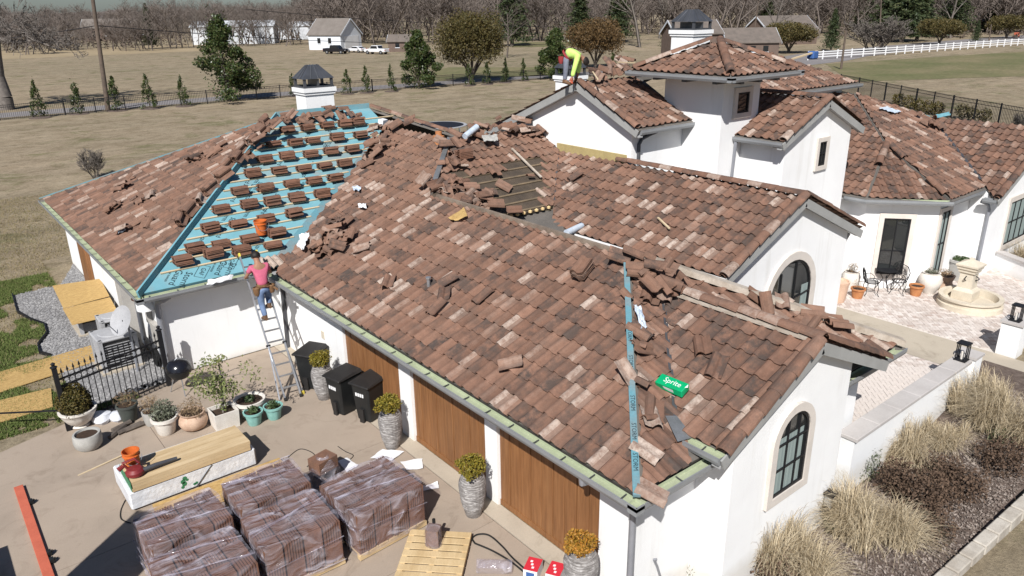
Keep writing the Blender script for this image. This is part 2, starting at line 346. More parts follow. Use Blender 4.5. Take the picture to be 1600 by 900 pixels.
def mat_tile(name, src, pan=False):
    """fired clay; the fourth channel carries weathering: above 0.5 lime bloom, below 0.5 soot"""
    m, nt, p = _new(name)
    if src == 'attr':
        a = nt.nodes.new('ShaderNodeAttribute'); a.attribute_name = 'tc'; col, al = a.outputs['Color'], a.outputs['Alpha']
    else:
        a = nt.nodes.new('ShaderNodeObjectInfo'); col, al = a.outputs['Color'], a.outputs['Alpha']
    g = nt.nodes.new('ShaderNodeNewGeometry'); v = g.outputs['Position']
    def pos(x): n = nt.nodes.new('ShaderNodeMath'); n.operation = 'MULTIPLY'; n.use_clamp = True; nt.links.new(x, n.inputs[0]); n.inputs[1].default_value = 2.0; return n.outputs[0]
    ef = pos(_math(nt, 'SUBTRACT', al, 0.5)); so = pos(_math(nt, 'SUBTRACT', 0.5, al))
    if pan: ef = _math(nt, 'MULTIPLY', ef, 0.12)
    n1 = _ramp(nt, _noise(nt, v, 5.5, 5, 0.65), [(0.28, (0.76,)*3), (0.5, (1.0,)*3), (0.72, (1.18,)*3)])
    c = _mix(nt, 1.0, col, n1, 'MULTIPLY')
    ns = _noise(nt, v, 4.6, 5, 0.68)
    soot = _ramp(nt, ns, [(0.36, (0, 0, 0)), (0.58, (1, 1, 1))])
    c = _mix(nt, _math(nt, 'MULTIPLY', soot, _math(nt, 'MULTIPLY', so, 0.95)), c, (0.058, 0.047, 0.042))
    gen = _ramp(nt, _noise(nt, v, 2.3, 6, 0.7), [(0.48, (0, 0, 0)), (0.72, (0.62,)*3)])
    c = _mix(nt, gen, c, (0.10, 0.072, 0.058))
    eff = _ramp(nt, _noise(nt, v, 9, 5, 0.7), [(0.36, (0.12,)*3), (0.60, (1, 1, 1))])
    c = _mix(nt, _math(nt, 'MULTIPLY', eff, ef), c, (0.47, 0.385, 0.325))
    fine = _ramp(nt, _noise(nt, v, 70, 3), [(0.3, (0.86,)*3), (0.7, (1.1,)*3)])
    c = _mix(nt, 1.0, c, fine, 'MULTIPLY')
    nt.links.new(c, p.inputs['Base Color']); p.inputs['Roughness'].default_value = 0.82; p.inputs['Specular IOR Level'].default_value = 0.3
    _bump(nt, p, _noise(nt, v, 45, 4), 0.35, 0.012)
    return m
M['tile_pan'] = mat_tile('clay_tile_pan', 'obj', True)
M['tile_attr'] = mat_tile('clay_tile_laid', 'attr'); M['tile_obj'] = mat_tile('clay_tile', 'obj')

def mat_lawn():
    m, nt, p = _new('winter_lawn'); g = nt.nodes.new('ShaderNodeNewGeometry'); v = g.outputs['Position']
    straw = _ramp(nt, _noise(nt, v, 0.5, 8, 0.7), [(0.3, (0.225, 0.178, 0.12)), (0.5, (0.30, 0.243, 0.172)), (0.7, (0.365, 0.303, 0.22))])
    gm = _ramp(nt, _noise(nt, v, 0.22, 8, 0.76, 0.6), [(0.53, (0, 0, 0)), (0.66, (1, 1, 1))])
    c = _mix(nt, _math(nt, 'MULTIPLY', gm, 0.72), straw, (0.105, 0.118, 0.042))
    tuft = _ramp(nt, _noise(nt, v, 1.3, 7, 0.75), [(0.52, (1, 1, 1)), (0.68, (0.60, 0.59, 0.55))])
    c = _mix(nt, 1.0, c, tuft, 'MULTIPLY')
    big = _ramp(nt, _noise(nt, v, 0.013, 5, 0.6), [(0.35, (0.86, 0.88, 0.84)), (0.65, (1.1, 1.07, 1.05))])
    c = _mix(nt, 1.0, c, big, 'MULTIPLY')
    mp = nt.nodes.new('ShaderNodeMapping'); mp.inputs['Rotation'].default_value = (0, 0, radians(28)); mp.inputs['Scale'].default_value = (0.02, 0.55, 1); nt.links.new(v, mp.inputs['Vector'])
    mow = _ramp(nt, _noise(nt, mp.outputs[0], 1.0, 4, 0.6), [(0.35, (0.88,)*3), (0.65, (1.1,)*3)]); c = _mix(nt, 1.0, c, mow, 'MULTIPLY')
    fine = _ramp(nt, _noise(nt, v, 9, 5, 0.75), [(0.3, (0.68,)*3), (0.7, (1.22,)*3)])
    c = _mix(nt, 1.0, c, fine, 'MULTIPLY')
    nt.links.new(c, p.inputs['Base Color']); p.inputs['Roughness'].default_value = 0.95; p.inputs['Specular IOR Level'].default_value = 0.1
    _bump(nt, p, _noise(nt, v, 14, 6, 0.8), 0.8, 0.05); return m
M['lawn'] = mat_lawn()
def mat_concrete(name, a, b):
    m, nt, p = _new(name); g = nt.nodes.new('ShaderNodeNewGeometry'); v = g.outputs['Position']
    c = _ramp(nt, _noise(nt, v, 0.55, 8, 0.62, 0.3), [(0.30, b), (0.5, a), (0.72, tuple(x*1.1 for x in a))])
    st = _ramp(nt, _noise(nt, v, 1.7, 6, 0.7, 1.0), [(0.54, (1, 1, 1)), (0.76, (0.72, 0.70, 0.68))])
    c = _mix(nt, 1.0, c, st, 'MULTIPLY')
    fine = _ramp(nt, _noise(nt, v, 40, 5, 0.8), [(0.3, (0.9,)*3), (0.7, (1.07,)*3)])
    c = _mix(nt, 1.0, c, fine, 'MULTIPLY')
    nt.links.new(c, p.inputs['Base Color']); p.inputs['Roughness'].default_value = 0.88; p.inputs['Specular IOR Level'].default_value = 0.2
    _bump(nt, p, _noise(nt, v, 60, 4), 0.2, 0.01); return m
M['concrete'] = mat_concrete('driveway_concrete', (0.345, 0.28, 0.222), (0.295, 0.24, 0.19))
M['concrete2'] = mat_concrete('pale_concrete', (0.43, 0.375, 0.30), (0.36, 0.31, 0.25))
def mat_blue():
    m, nt, p = _new('blue_underlayment'); g = nt.nodes.new('ShaderNodeNewGeometry'); v = g.outputs['Position']
    c = _ramp(nt, _noise(nt, v, 1.2, 5), [(0.35, (0.135, 0.32, 0.375)), (0.65, (0.18, 0.385, 0.44))])
    d = _ramp(nt, _noise(nt, v, 0.55, 6, 0.65, 0.5), [(0.50, (0, 0, 0)), (0.70, (1, 1, 1))])
    c = _mix(nt, _math(nt, 'MULTIPLY', d, 0.75), c, (0.30, 0.27, 0.235))
    nt.links.new(c, p.inputs['Base Color']); p.inputs['Roughness'].default_value = 0.6
    _bump(nt, p, _noise(nt, v, 6, 3), 0.25, 0.02); return m
M['blue'] = mat_blue()
def mat_stucco():
    m, nt, p = _new('white_stucco'); g = nt.nodes.new('ShaderNodeNewGeometry'); v = g.outputs['Position']
    c = _ramp(nt, _noise(nt, v, 0.8, 6, 0.6), [(0.35, (0.79, 0.787, 0.78)), (0.65, (0.84, 0.84, 0.835))])
    mp = nt.nodes.new('ShaderNodeMapping'); mp.inputs['Scale'].default_value = (2.6, 2.6, 0.22); nt.links.new(v, mp.inputs['Vector'])
    st = _ramp(nt, _noise(nt, mp.outputs[0], 1.0, 5, 0.65), [(0.56, (1, 1, 1)), (0.80, (0.86, 0.85, 0.83))])
    c = _mix(nt, 1.0, c, st, 'MULTIPLY')
    sp = nt.nodes.new('ShaderNodeSeparateXYZ'); nt.links.new(v, sp.inputs[0])
    dn = _math(nt, 'ADD', sp.outputs[2], _math(nt, 'MULTIPLY', _noise(nt, v, 3, 4), 0.35))
    dirt = _ramp(nt, dn, [(0.12, (0.80, 0.77, 0.72)), (0.42, (1, 1, 1))])
    c = _mix(nt, 0.8, c, dirt, 'MULTIPLY')
    nt.links.new(c, p.inputs['Base Color']); p.inputs['Roughness'].default_value = 0.88; p.inputs['Specular IOR Level'].default_value = 0.2
    _bump(nt, p, _noise(nt, v, 30, 5, 0.7), 0.35, 0.015); return m
M['white'] = mat_stucco()
M['bluedust'] = mat('dusty_blue_strip', (0.115, 0.27, 0.32), (0.20, 0.235, 0.24), 1.6, 0.7, 0.3, 12, lo=0.4, hi=0.62)
def mat_door():
    m, nt, p = _new('stained_cedar'); v = _vec(nt, 'Object', (9, 9, 0.5))
    c = _ramp(nt, _noise(nt, v, 2.2, 6, 0.65, 0.4), [(0.25, (0.145, 0.060, 0.021)), (0.5, (0.232, 0.102, 0.037)), (0.75, (0.305, 0.146, 0.058))])
    k = _ramp(nt, _noise(nt, _vec(nt, 'Object', (1, 1, 0.4)), 1.3, 4), [(0.3, (0.85,)*3), (0.7, (1.12,)*3)])
    nt.links.new(_mix(nt, 1.0, c, k, 'MULTIPLY'), p.inputs['Base Color']); p.inputs['Roughness'].default_value = 0.6
    _bump(nt, p, _noise(nt, v, 6, 4), 0.2, 0.01); return m
M['door'] = mat_door()
def mat_brickpave():
    m, nt, p = _new('tumbled_paver'); g = nt.nodes.new('ShaderNodeNewGeometry')
    c = _ramp(nt, g.outputs['Random Per Island'], [(0.0, (0.46, 0.39, 0.345)), (0.45, (0.57, 0.505, 0.46)), (0.8, (0.66, 0.60, 0.555)), (1.0, (0.42, 0.33, 0.285))])
    n = _ramp(nt, _noise(nt, g.outputs['Position'], 20, 4), [(0.3, (0.88,)*3), (0.7, (1.08,)*3)])
    nt.links.new(_mix(nt, 1.0, c, n, 'MULTIPLY'), p.inputs['Base Color']); p.inputs['Roughness'].default_value = 0.85; return m
M['paver'] = mat_brickpave()
def mat_jar():
    m, nt, p = _new('ribbed_ceramic'); v = _vec(nt, 'Object', (1, 1, 1)); 
    n = _noise(nt, _vec(nt, 'Object', (2, 2, 9)), 3.0, 6, 0.7, 1.0)
    c = _ramp(nt, n, [(0.3, (0.075, 0.065, 0.06)), (0.5, (0.19, 0.175, 0.165)), (0.68, (0.42, 0.40, 0.385))])
    nt.links.new(c, p.inputs['Base Color']); p.inputs['Roughness'].default_value = 0.6; return m
M['jar'] = mat_jar()
# ================================================================== the setting
def sheet(name, pts, z, m, kind='structure', label=None):
    mb = MB(); mb.poly([(x, y, z) for x, y in pts]); o = mb.build(name, m); tag(o, label, None, None, kind); return o

def bed_z(x, y):
    if y > 6.6: return -0.02
    def s(a, b, t): t = min(1, max(0, (t-a)/(b-a))); return t*t*(3-2*t)
    k = s(7.4, 9.2, x)*(1-s(15.5, 19.0, x))
    return -0.02-0.42*k

# lawn: a graded sheet that reaches the horizon, finer close to the house, dropping along the planting bed
xs = sorted(set([-4000, -1500, -500, -150, -60, -30, -15, -8, -4, 0, 4]+[6+0.5*i for i in range(36)]+[24, 26, 30, 40, 60, 90, 140, 220, 400, 800, 1600, 4000]))
ys = sorted(set([-400, -100, -40, -20, -10, -4, 0, 2, 3, 4, 5, 6.1, 6.6, 7.2, 9, 12, 16, 20, 26, 34, 44, 60, 80, 110, 150, 220, 400, 800, 1600, 4000]))
mb = MB(); vv = [(x, y, bed_z(x, y)) for y in ys for x in xs]; nx = len(xs)
mb.raw(vv, [(j*nx+i, j*nx+i+1, (j+1)*nx+i+1, (j+1)*nx+i) for j in range(len(ys)-1) for i in range(nx-1)])
tag(mb.build('lawn', M['lawn'], smooth=True), kind='structure')

# driveway slabs with saw joints left open between them
dw = MB()
def slab(mb, x0, x1, y0, y1, z=0.0, th=0.06): mb.box(x0+0.006, x1-0.006, y0+0.006, y1-0.006, z-th, z)
drive = thing('driveway', 'tan concrete driveway', 'driveway'); del drive['category']; drive['kind'] = 'structure'; del drive['label']
base = MB(); base.poly([(-14, -12, -0.012), (7.24, -12, -0.012), (7.24, 19.3, -0.012), (2.5, 18.42, -0.012), (-1.0, 17.6, -0.012), (-14, 15.5, -0.012)]); base.build('joint_base', M['mulch'], drive)
for (x0, x1, y0, y1) in [(-14, 3.0, 3, 9.2), (-14, 3.0, 9.2, 12.9), (3.0, 6.92, 3, 9.2), (3.0, 6.92, 9.2, 12.9), (3.0, 6.92, 12.9, 16.2), (3.0, 6.92, 16.2, 19.25), (-14, 6.92, -12, 3)]:
    b = MB(); slab(b, x0, x1, y0, y1, 0.0); b.build('slab', M['concrete'], drive)
b = MB(); b.extr([(-14.0, 12.906, -0.06), (2.994, 12.906, -0.06), (2.994, 18.45, -0.06), (2.5, 18.42, -0.06), (1.7, 18.40, -0.06), (0.2, 17.88, -0.06), (-14, 13.4, -0.06)], (0, 0, 0.06)); b.build('slab', M['concrete'], drive)
b = MB(); b.box(6.932, 7.30, 6.3, 19.25, -0.06, 0.012); b.build('door_apron', M['concrete2'], drive)

# gravel bed beside the left wing
gpoly = [at(20, 462), at(27, 488), at(48, 500), at(70, 508), at(74, 522), at(60, 540), at(62, 552), at(80, 557), at(105, 600), at(130, 640), Vector((4.1, 19.0, 0)), Vector((4.15, 31.5, 0)), at(95, 445)]
o = sheet('gravel_bed_base', [(p.x, p.y) for p in gpoly], 0.0, M['pebble'])
def inpoly(x, y, P):
    c = False; n = len(P)
    for i in range(n):
        a, b2 = P[i], P[(i+1) % n]
        if (a[1] > y) != (b2[1] > y) and x < (b2[0]-a[0])*(y-a[1])/(b2[1]-a[1])+a[0]: c = not c
    return c
G2 = [(p.x, p.y) for p in gpoly]
pts = []
while len(pts) < 6500:
    x = random.uniform(1.4, 4.2); y = random.uniform(18.2, 31.5)
    if inpoly(x, y, G2): pts.append((x, y))
oct_v = np.array([(1, 0, 0), (-1, 0, 0), (0, 1, 0), (0, -1, 0), (0, 0, 1), (0, 0, -1)], float)
oct_f = np.array([(0, 2, 4), (2, 1, 4), (1, 3, 4), (3, 0, 4)])
V = []; Fq = []
for i, (x, y) in enumerate(pts):
    s = random.uniform(0.018, 0.042); a = random.uniform(0, 6.28)
    R = np.array([[cos(a), -sin(a), 0], [sin(a), cos(a), 0], [0, 0, 1]])
    V.append((oct_v*np.array([s*1.3, s, s*0.8])) @ R.T+np.array([x, y, 0.012])); Fq.append(oct_f+6*i)
o = link('gravel', np_mesh('gravel', np.concatenate(V), np.concatenate(Fq), M['pebble']), None, (0, 0, 0)); tag(o, 'grey gravel covering the bed beside the left wing', None, None, 'stuff')
ed = MB(); P = [Vector((p.x, p.y, 0.0)) for p in gpoly[:8]]
for a, b2 in zip(P[:-1], P[1:]): ed.bar(a+Vector((0, 0, .03)), b2+Vector((0, 0, .03)), 0.03, 0.12)
tag(ed.build('bed_edging', M['iron'], origin=P[0]), 'thin dark curved edging between gravel and lawn', 'edging')

# lane beyond the iron fence, road on the right, courtyard walk
def strip(name, pts, w, z, m):
    mb = MB(); P = [Vector((x, y, 0)) for x, y in pts]; L = []; R = []
    for i, p in enumerate(P):
        d = (P[min(i+1, len(P)-1)]-P[max(0, i-1)]).normalized(); n = Vector((-d.y, d.x, 0)); L.append(p+n*w/2); R.append(p-n*w/2)
    for i in range(len(P)-1): mb.poly([(R[i].x, R[i].y, z), (R[i+1].x, R[i+1].y, z), (L[i+1].x, L[i+1].y, z), (L[i].x, L[i].y, z)])
    return tag(mb.build(name, m), kind='structure')
strip('lane', [(-60, 88), (5, 87.5), (34, 86.5), (52, 84.5), (71, 82.0), (90, 79), (110, 75)], 4.4, 0.0, M['road'])
strip('road', [tuple(at(*q))[:2] for q in ((1180, 102), (1262, 93), (1300, 86), (1350, 80.5), (1400, 75.5), (1500, 66.5), (1600, 58.5), (1720, 49))], 13, 0.0, M['road'])
strip('walkway', [(20.6, 11.6), (20.6, 4.6), (22.5, 1.5), (26, -3)], 1.8, 0.002, M['concrete2'])

# courtyard: herringbone pavers, each a slab of its own (the largest 300 as objects, the rest joined)
cy = thing('courtyard_paving', None, None); cy['kind'] = 'structure'
cb = MB(); cb.poly([(13.3, 6.0, -0.012), (29.6, 6.0, -0.012), (29.6, 12.2, -0.012), (13.3, 12.2, -0.012)]); cb.build('joint_base', M['trim'], cy)
bl, bw = 0.21, 0.105; bricks = []
ang = radians(45); ca, sa = cos(ang), sin(ang)
for a_ in range(-110, 110):
    for b_ in range(-110, 110):
        # unit cell vectors of the herringbone: (1,1) and (2,-2) in brick widths
        ux, uy = (a_+2*b_)*bw, (a_-2*b_)*bw
        for (cx0, cy0, rot) in ((ux+bw, uy+bw/2, 0), (ux+bw*2.5, uy+0*bw, 1)):
            x = 21.5+cx0*ca-cy0*sa; y = 8.2+cx0*sa+cy0*ca
            ok = (21.56 < x < 29.4 and 6.35 < y < 11.6) or (13.9 < x < 19.64 and 6.3 < y < 11.0)
            if not ok: continue
            bricks.append((x, y, ang+(pi/2 if rot else 0)))
seen = []
for (x, y, r) in bricks:
    px, py, dz = project((x, y, 0))
    vis = 1310 < px < 1610 and 395 < py < 720
    seen.append((0 if vis else 1, dz))
order = sorted(range(len(bricks)), key=lambda i: seen[i])
bmesh_b = MB(); h = 0.5
bmesh_b.raw([(-bl/2+.004, -bw/2+.004, 0), (bl/2-.004, -bw/2+.004, 0), (bl/2-.004, bw/2-.004, 0), (-bl/2+.004, bw/2-.004, 0),
             (-bl/2+.004, -bw/2+.004, -.012), (bl/2-.004, -bw/2+.004, -.012), (bl/2-.004, bw/2-.004, -.012), (-bl/2+.004, bw/2-.004, -.012)],
            [(0, 1, 2, 3), (4, 5, 1, 0), (5, 6, 2, 1), (6, 7, 3, 2), (7, 4, 0, 3)])
first = bmesh_b.build('paver', M['paver'], cy); bme = first.data
rest = MB()
for n_, i in enumerate(order):
    x, y, r = bricks[i]; z = random.uniform(0.0, 0.006)
    if n_ < 300:
        o = first if n_ == 0 else link('paver', bme, cy)
        o.location = (x, y, z); o.rotation_euler = (random.uniform(-.01, .01), random.uniform(-.01, .01), r)
    else:
        c_, s_ = cos(r), sin(r)
        rest.raw([(x+vx*c_-vy*s_, y+vx*s_+vy*c_, z+vz) for vx, vy, vz in bmesh_b.v], bmesh_b.f)
o = rest.build('paver_field', M['paver'], cy); o['kind'] = 'stuff'

# ================================================================== the house
PT = 0.45                                   # roof pitch (rise per run)
house = thing('house', 'sprawling white stucco house with brown clay tile roofs, partly stripped', 'house', (12, 14, 0))
HO = org(house)

def part(name, mb, m, parent=house, **k): return mb.build(name, m, parent, **k)

# ---- roof tiles -----------------------------------------------------
TW, TE, TL = 0.262, 0.37, 0.45
PROF = [(0.0, 0.004), (0.020, 0.036), (0.052, 0.058), (0.088, 0.058), (0.120, 0.036), (0.142, 0.006), (0.208, 0.0), (0.276, 0.008)]
LPROF = [(0.0, 0.0), (0.022, 0.046), (0.060, 0.078), (0.104, 0.078), (0.142, 0.046), (0.166, 0.006), (0.232, 0.012), (0.30, 0.036)]
def tile_h(b): return 0.046-0.040*(b/TL)        # height of the tile bed above the deck along its length
def tile_faces():
    """list of faces, each a list of (a, b, h)"""
    F = []
    for (s0, h0), (s1, h1) in zip(PROF[:-1], PROF[1:]):
        F.append([(s0, 0, h0+tile_h(0)), (s1, 0, h1+tile_h(0)), (s1, TL, h1+tile_h(TL)), (s0, TL, h0+tile_h(TL))])
        F.append([(s0, 0.004, h0+tile_h(0)-0.024), (s1, 0.004, h1+tile_h(0)-0.024), (s1, 0, h1+tile_h(0)), (s0, 0, h0+tile_h(0))])
    F.append([(0, 0, PROF[0][1]+tile_h(0)), (0, TL, PROF[0][1]+tile_h(TL)), (0, TL, PROF[0][1]+tile_h(TL)-0.02), (0, 0, PROF[0][1]+tile_h(0)-0.024)])
    return F
TF = tile_faces()
tmb = MB()
for fi, f in enumerate(TF): tmb.mat(1 if fi in (10, 11, 12, 13) else 0).poly(f)
TILE_ME = bpy.data.meshes.new('roof_tile'); TILE_ME.from_pydata(tmb.v, [], tmb.f); TILE_ME.materials.append(M['tile_obj']); TILE_ME.materials.append(M['tile_pan']); TILE_ME.polygons.foreach_set('material_index', tmb.m)
def closed_tile():
    mb = MB(); n = len(LPROF); t = 0.016
    vs = [(s-0.15, b-TL/2, h) for b in (0, TL) for (s, h) in LPROF]+[(s-0.15, b-TL/2, h-t) for b in (0, TL) for (s, h) in LPROF]
    fs = []
    for i in range(n-1):
        fs += [(i, i+1, n+i+1, n+i), (2*n+i+1, 2*n+i, 3*n+i, 3*n+i+1), (2*n+i, 2*n+i+1, i+1, i), (n+i, n+i+1, 3*n+i+1, 3*n+i)]
    fs += [(0, n, 3*n, 2*n), (2*n-1, n-1, 3*n-1, 4*n-1)]
    mb.raw(vs, fs); me = bpy.data.meshes.new('loose_tile'); me.from_pydata(mb.v, [], mb.f); me.materials.append(M['tile_obj']); return me
LOOSE_ME = closed_tile()
def half_tile():
    mb = MB(); n = 5; t = 0.016; pr = LPROF[:5]
    vs = [(s-0.08, b-TL*.3, h) for b in (0, TL*.55) for (s, h) in pr]+[(s-0.08, b-TL*.3, h-t) for b in (0, TL*.55) for (s, h) in pr]
    fs = []
    for i in range(n-1):
        fs += [(i, i+1, n+i+1, n+i), (2*n+i+1, 2*n+i, 3*n+i, 3*n+i+1), (2*n+i, 2*n+i+1, i+1, i), (n+i, n+i+1, 3*n+i+1, 3*n+i)]
    fs += [(0, n, 3*n, 2*n), (2*n-1, n-1, 3*n-1, 4*n-1)]
    mb.raw(vs, fs); me = bpy.data.meshes.new('tile_shard'); me.from_pydata(mb.v, [], mb.f); me.materials.append(M['tile_obj']); return me
SHARD_ME = half_tile()

def vnoise(x, y, s=1.0):
    x *= s; y *= s; xi, yi = math.floor(x), math.floor(y); fx, fy = x-xi, y-yi
    def h(a, b): return (math.sin(a*127.1+b*311.7)*43758.5453) % 1.0
    fx = fx*fx*(3-2*fx); fy = fy*fy*(3-2*fy)
    return (h(xi, yi)*(1-fx)+h(xi+1, yi)*fx)*(1-fy)+(h(xi, yi+1)*(1-fx)+h(xi+1, yi+1)*fx)*fy
def tile_colour(p, dusty=0.0):
    k = vnoise(p.x+31, p.y+17, 0.9)*0.6+vnoise(p.x, p.y, 2.3)*0.4
    r = random.random()
    dark = 0.13+0.34*max(0, k-0.40)/0.4; light = 0.075+0.08*max(0, 0.5-k)
    dark *= (1-dusty*0.75); light *= (1-dusty*0.5)
    t = random.random(); c = (0.172+0.052*t, 0.093+0.032*t, 0.063+0.023*t); e = random.uniform(.46, .54)
    if r < dark: e = random.uniform(0.0, 0.2)
    elif r < dark*2.2: e = random.uniform(0.2, 0.42)
    elif r < dark*2.2+light: c = (0.235, 0.150, 0.112); e = random.uniform(0.75, 1.0)
    elif r < dark*2.2+light*2.2: c = (0.220, 0.126, 0.088); e = random.uniform(0.58, 0.75)
    j = random.uniform(0.86, 1.14)
    c = tuple(x*j for x in c)
    if dusty: c = tuple(x*(1-dusty*.55)+d*dusty*.55 for x, d in zip(c, (0.235, 0.140, 0.096)))
    return (*c, e)

def pan_col(c): return (*c[:3], min(c[3], 0.56))
def clip_poly(P, H):
    """clip polygon of (a,b,h) by half planes (nx,ny,d): nx*a+ny*b<=d"""
    for (nx_, ny_, d) in H:
        if not P: return P
        Q = []
        for i in range(len(P)):
            p, q = P[i], P[(i+1) % len(P)]; dp = nx_*p[0]+ny_*p[1]-d; dq = nx_*q[0]+ny_*q[1]-d
            if dp <= 0: Q.append(p)
            if (dp < 0 < dq) or (dq < 0 < dp):
                t = dp/(dp-dq); Q.append(tuple(p[k]+(q[k]-p[k])*t for k in range(3)))
        P = Q
    return P

TILES = []          # whole tiles: (matrix, colour, roof part)
LAID = MB(); LAID_C = []
class Slope:
    """a roof plane: o = point on the eave line, up = horizontal unit vector up the slope"""
    def __init__(s, o, up, pitch=PT):
        s.o = Vector(o); s.up = Vector((up[0], up[1], 0)).normalized(); s.u = s.up.cross(Vector((0, 0, 1))).normalized()
        s.cs = 1/sqrt(1+pitch*pitch); s.v = (s.up+Vector((0, 0, pitch)))*s.cs; s.n = s.u.cross(s.v).normalized()
        if s.n.z < 0: s.n = -s.n
        s.pitch = pitch
    def ab(s, x, y): d = Vector((x, y, 0))-Vector((s.o.x, s.o.y, 0)); return d.dot(s.u), d.dot(s.up)/s.cs
    def pt(s, a, b, h=0): return s.o+s.u*a+s.v*b+s.n*h
    def z(s, x, y): return s.o.z+(Vector((x, y, 0))-Vector((s.o.x, s.o.y, 0))).dot(s.up)*s.pitch
    def px(s, X, Y, h=0.0): return at_pl(X, Y, s.n, s.o+s.n*h)
    def deck(s, poly, name, m, th=0.10, drop=0.0):
        mb = MB(); P = [Vector((x, y, s.z(x, y)))-s.n*drop for x, y in poly]
        nrm = (P[1]-P[0]).cross(P[2]-P[0])
        if nrm.z < 0: P.reverse()
        mb.extr([p-s.n*th for p in P], s.n*th); return part(name, mb, m)
    def tiles(s, polys, roof, skip=None, dusty=None, whole=True):
        pieces = []
        for P in polys:
            Q = [s.ab(x, y) for x, y in P]; ar = sum(Q[i][0]*Q[(i+1) % len(Q)][1]-Q[(i+1) % len(Q)][0]*Q[i][1] for i in range(len(Q)))
            if ar < 0: Q.reverse()
            H = []
            for i in range(len(Q)):
                (a0, b0), (a1, b1) = Q[i], Q[(i+1) % len(Q)]; nx_, ny_ = b1-b0, -(a1-a0); L = hypot(nx_, ny_)
                if L < 1e-6: continue
                H.append((nx_/L, ny_/L, (nx_*a0+ny_*b0)/L))
            pieces.append((Q, H))
        A = [q[0] for Q, _ in pieces for q in Q]; B = [q[1] for Q, _ in pieces for q in Q]
        b0 = min(B); row = 0; b = b0
        while b < max(B):
            off = random.uniform(-.006, .006); a = math.floor(min(A)/TW)*TW-TW+off
            while a < max(A):
                cs_ = [(a+.005, b+.0), (a+TW-.005, b+.0), (a+TW-.005, b+TL), (a+.005, b+TL)]
                ins = [any(all(nx_*x+ny_*y <= d+1e-4 for nx_, ny_, d in H) for _, H in pieces) for x, y in cs_]
                ctr = s.pt(a+TW/2, b+TE/2)
                if (any(ins) or any(all(nx_*(a+TW/2)+ny_*(b+TE/2) <= d for nx_, ny_, d in H) for _, H in pieces)) and not (skip and skip(ctr)):
                    col = tile_colour(ctr, dusty(ctr) if dusty else 0.0)
                    ja, jb, jh = random.gauss(0, .006), random.gauss(0, .008), random.gauss(0, .003)
                    yaw = random.gauss(0, 0.012)
                    if all(ins) and whole:
                        Mx = Matrix((s.u, s.v, s.n)).transposed().to_4x4(); Mx.translation = s.pt(a+ja, b+jb, jh)
                        TILES.append((Mx @ Matrix.Rotation(yaw, 4, 'Z'), col, roof))
                    else:
                        for _, H in pieces:
                            for fi, f in enumerate(TF):
                                g = clip_poly([(x+a+ja, y+b+jb, h+jh) for x, y, h in f], H)
                                if len(g) >= 3: LAID.poly([s.pt(x, y, h) for x, y, h in g]); LAID_C.append((len(g), pan_col(col) if fi in (10, 11, 12, 13) else col))
                a += TW
            b += TE; row += 1

RIDGE_ME = None
def make_ridge():
    mb = MB(); n = 8; L = 0.44; vs = []
    for (y, r) in ((0, 0.125), (L, 0.105)):
        for rr in (r, r-0.018):
            for k in range(n+1):
                t = pi*k/n; vs.append((rr*cos(t)*1.05, y, rr*sin(t)*0.85-0.02))
    m_ = n+1; fs = []
    for k in range(n):
        fs += [(k, k+1, 2*m_+k+1, 2*m_+k), (m_+k+1, m_+k, 3*m_+k, 3*m_+k+1), (k+1, k, m_+k, m_+k+1), (2*m_+k, 2*m_+k+1, 3*m_+k+1, 3*m_+k)]
    fs += [(0, 2*m_, 3*m_, m_), (m_-1, 2*m_-1, 4*m_-1, 3*m_-1)]
    mb.raw(vs, fs); me = bpy.data.meshes.new('ridge_tile'); me.from_pydata(mb.v, [], [tuple(reversed(f)) for f in fs]); me.materials.append(M['tile_obj'])
    for p in me.polygons: p.use_smooth = False
    return me
RIDGE_ME = make_ridge()
def put_tile(name, me, Mx, col, parent):
    o = bpy.data.objects.new(name, me); COL.objects.link(o); o.parent = parent; ORG[o.name] = org(parent)
    o.matrix_basis = Matrix.Translation(-org(parent)) @ Mx; o.color = col; return o
def ridge_caps(p0, p1, parent, lift=0.05, keep=None, step=0.38, side=0.0):
    """half-round cap tiles from the low/near end p0 to p1, each overlapping the one before"""
    p0 = Vector(p0); p1 = Vector(p1); d = p1-p0; L = d.length; d.normalize(); sd = d.cross(Vector((0, 0, 1))).normalized(); up = sd.cross(d)
    n = max(1, int(L/step))
    for i in range(n):
        if keep and not keep(i/n): continue
        q = p0+d*(i*L/n)+up*(lift+random.gauss(0, .004))
        Mx = Matrix((sd, d, up)).transposed().to_4x4(); Mx.translation = q
        put_tile('ridge_tile', RIDGE_ME, Mx @ Matrix.Rotation(random.gauss(0, .02), 4, 'Z') @ Matrix.Rotation(0.03, 4, 'X'), tile_colour(q), parent)

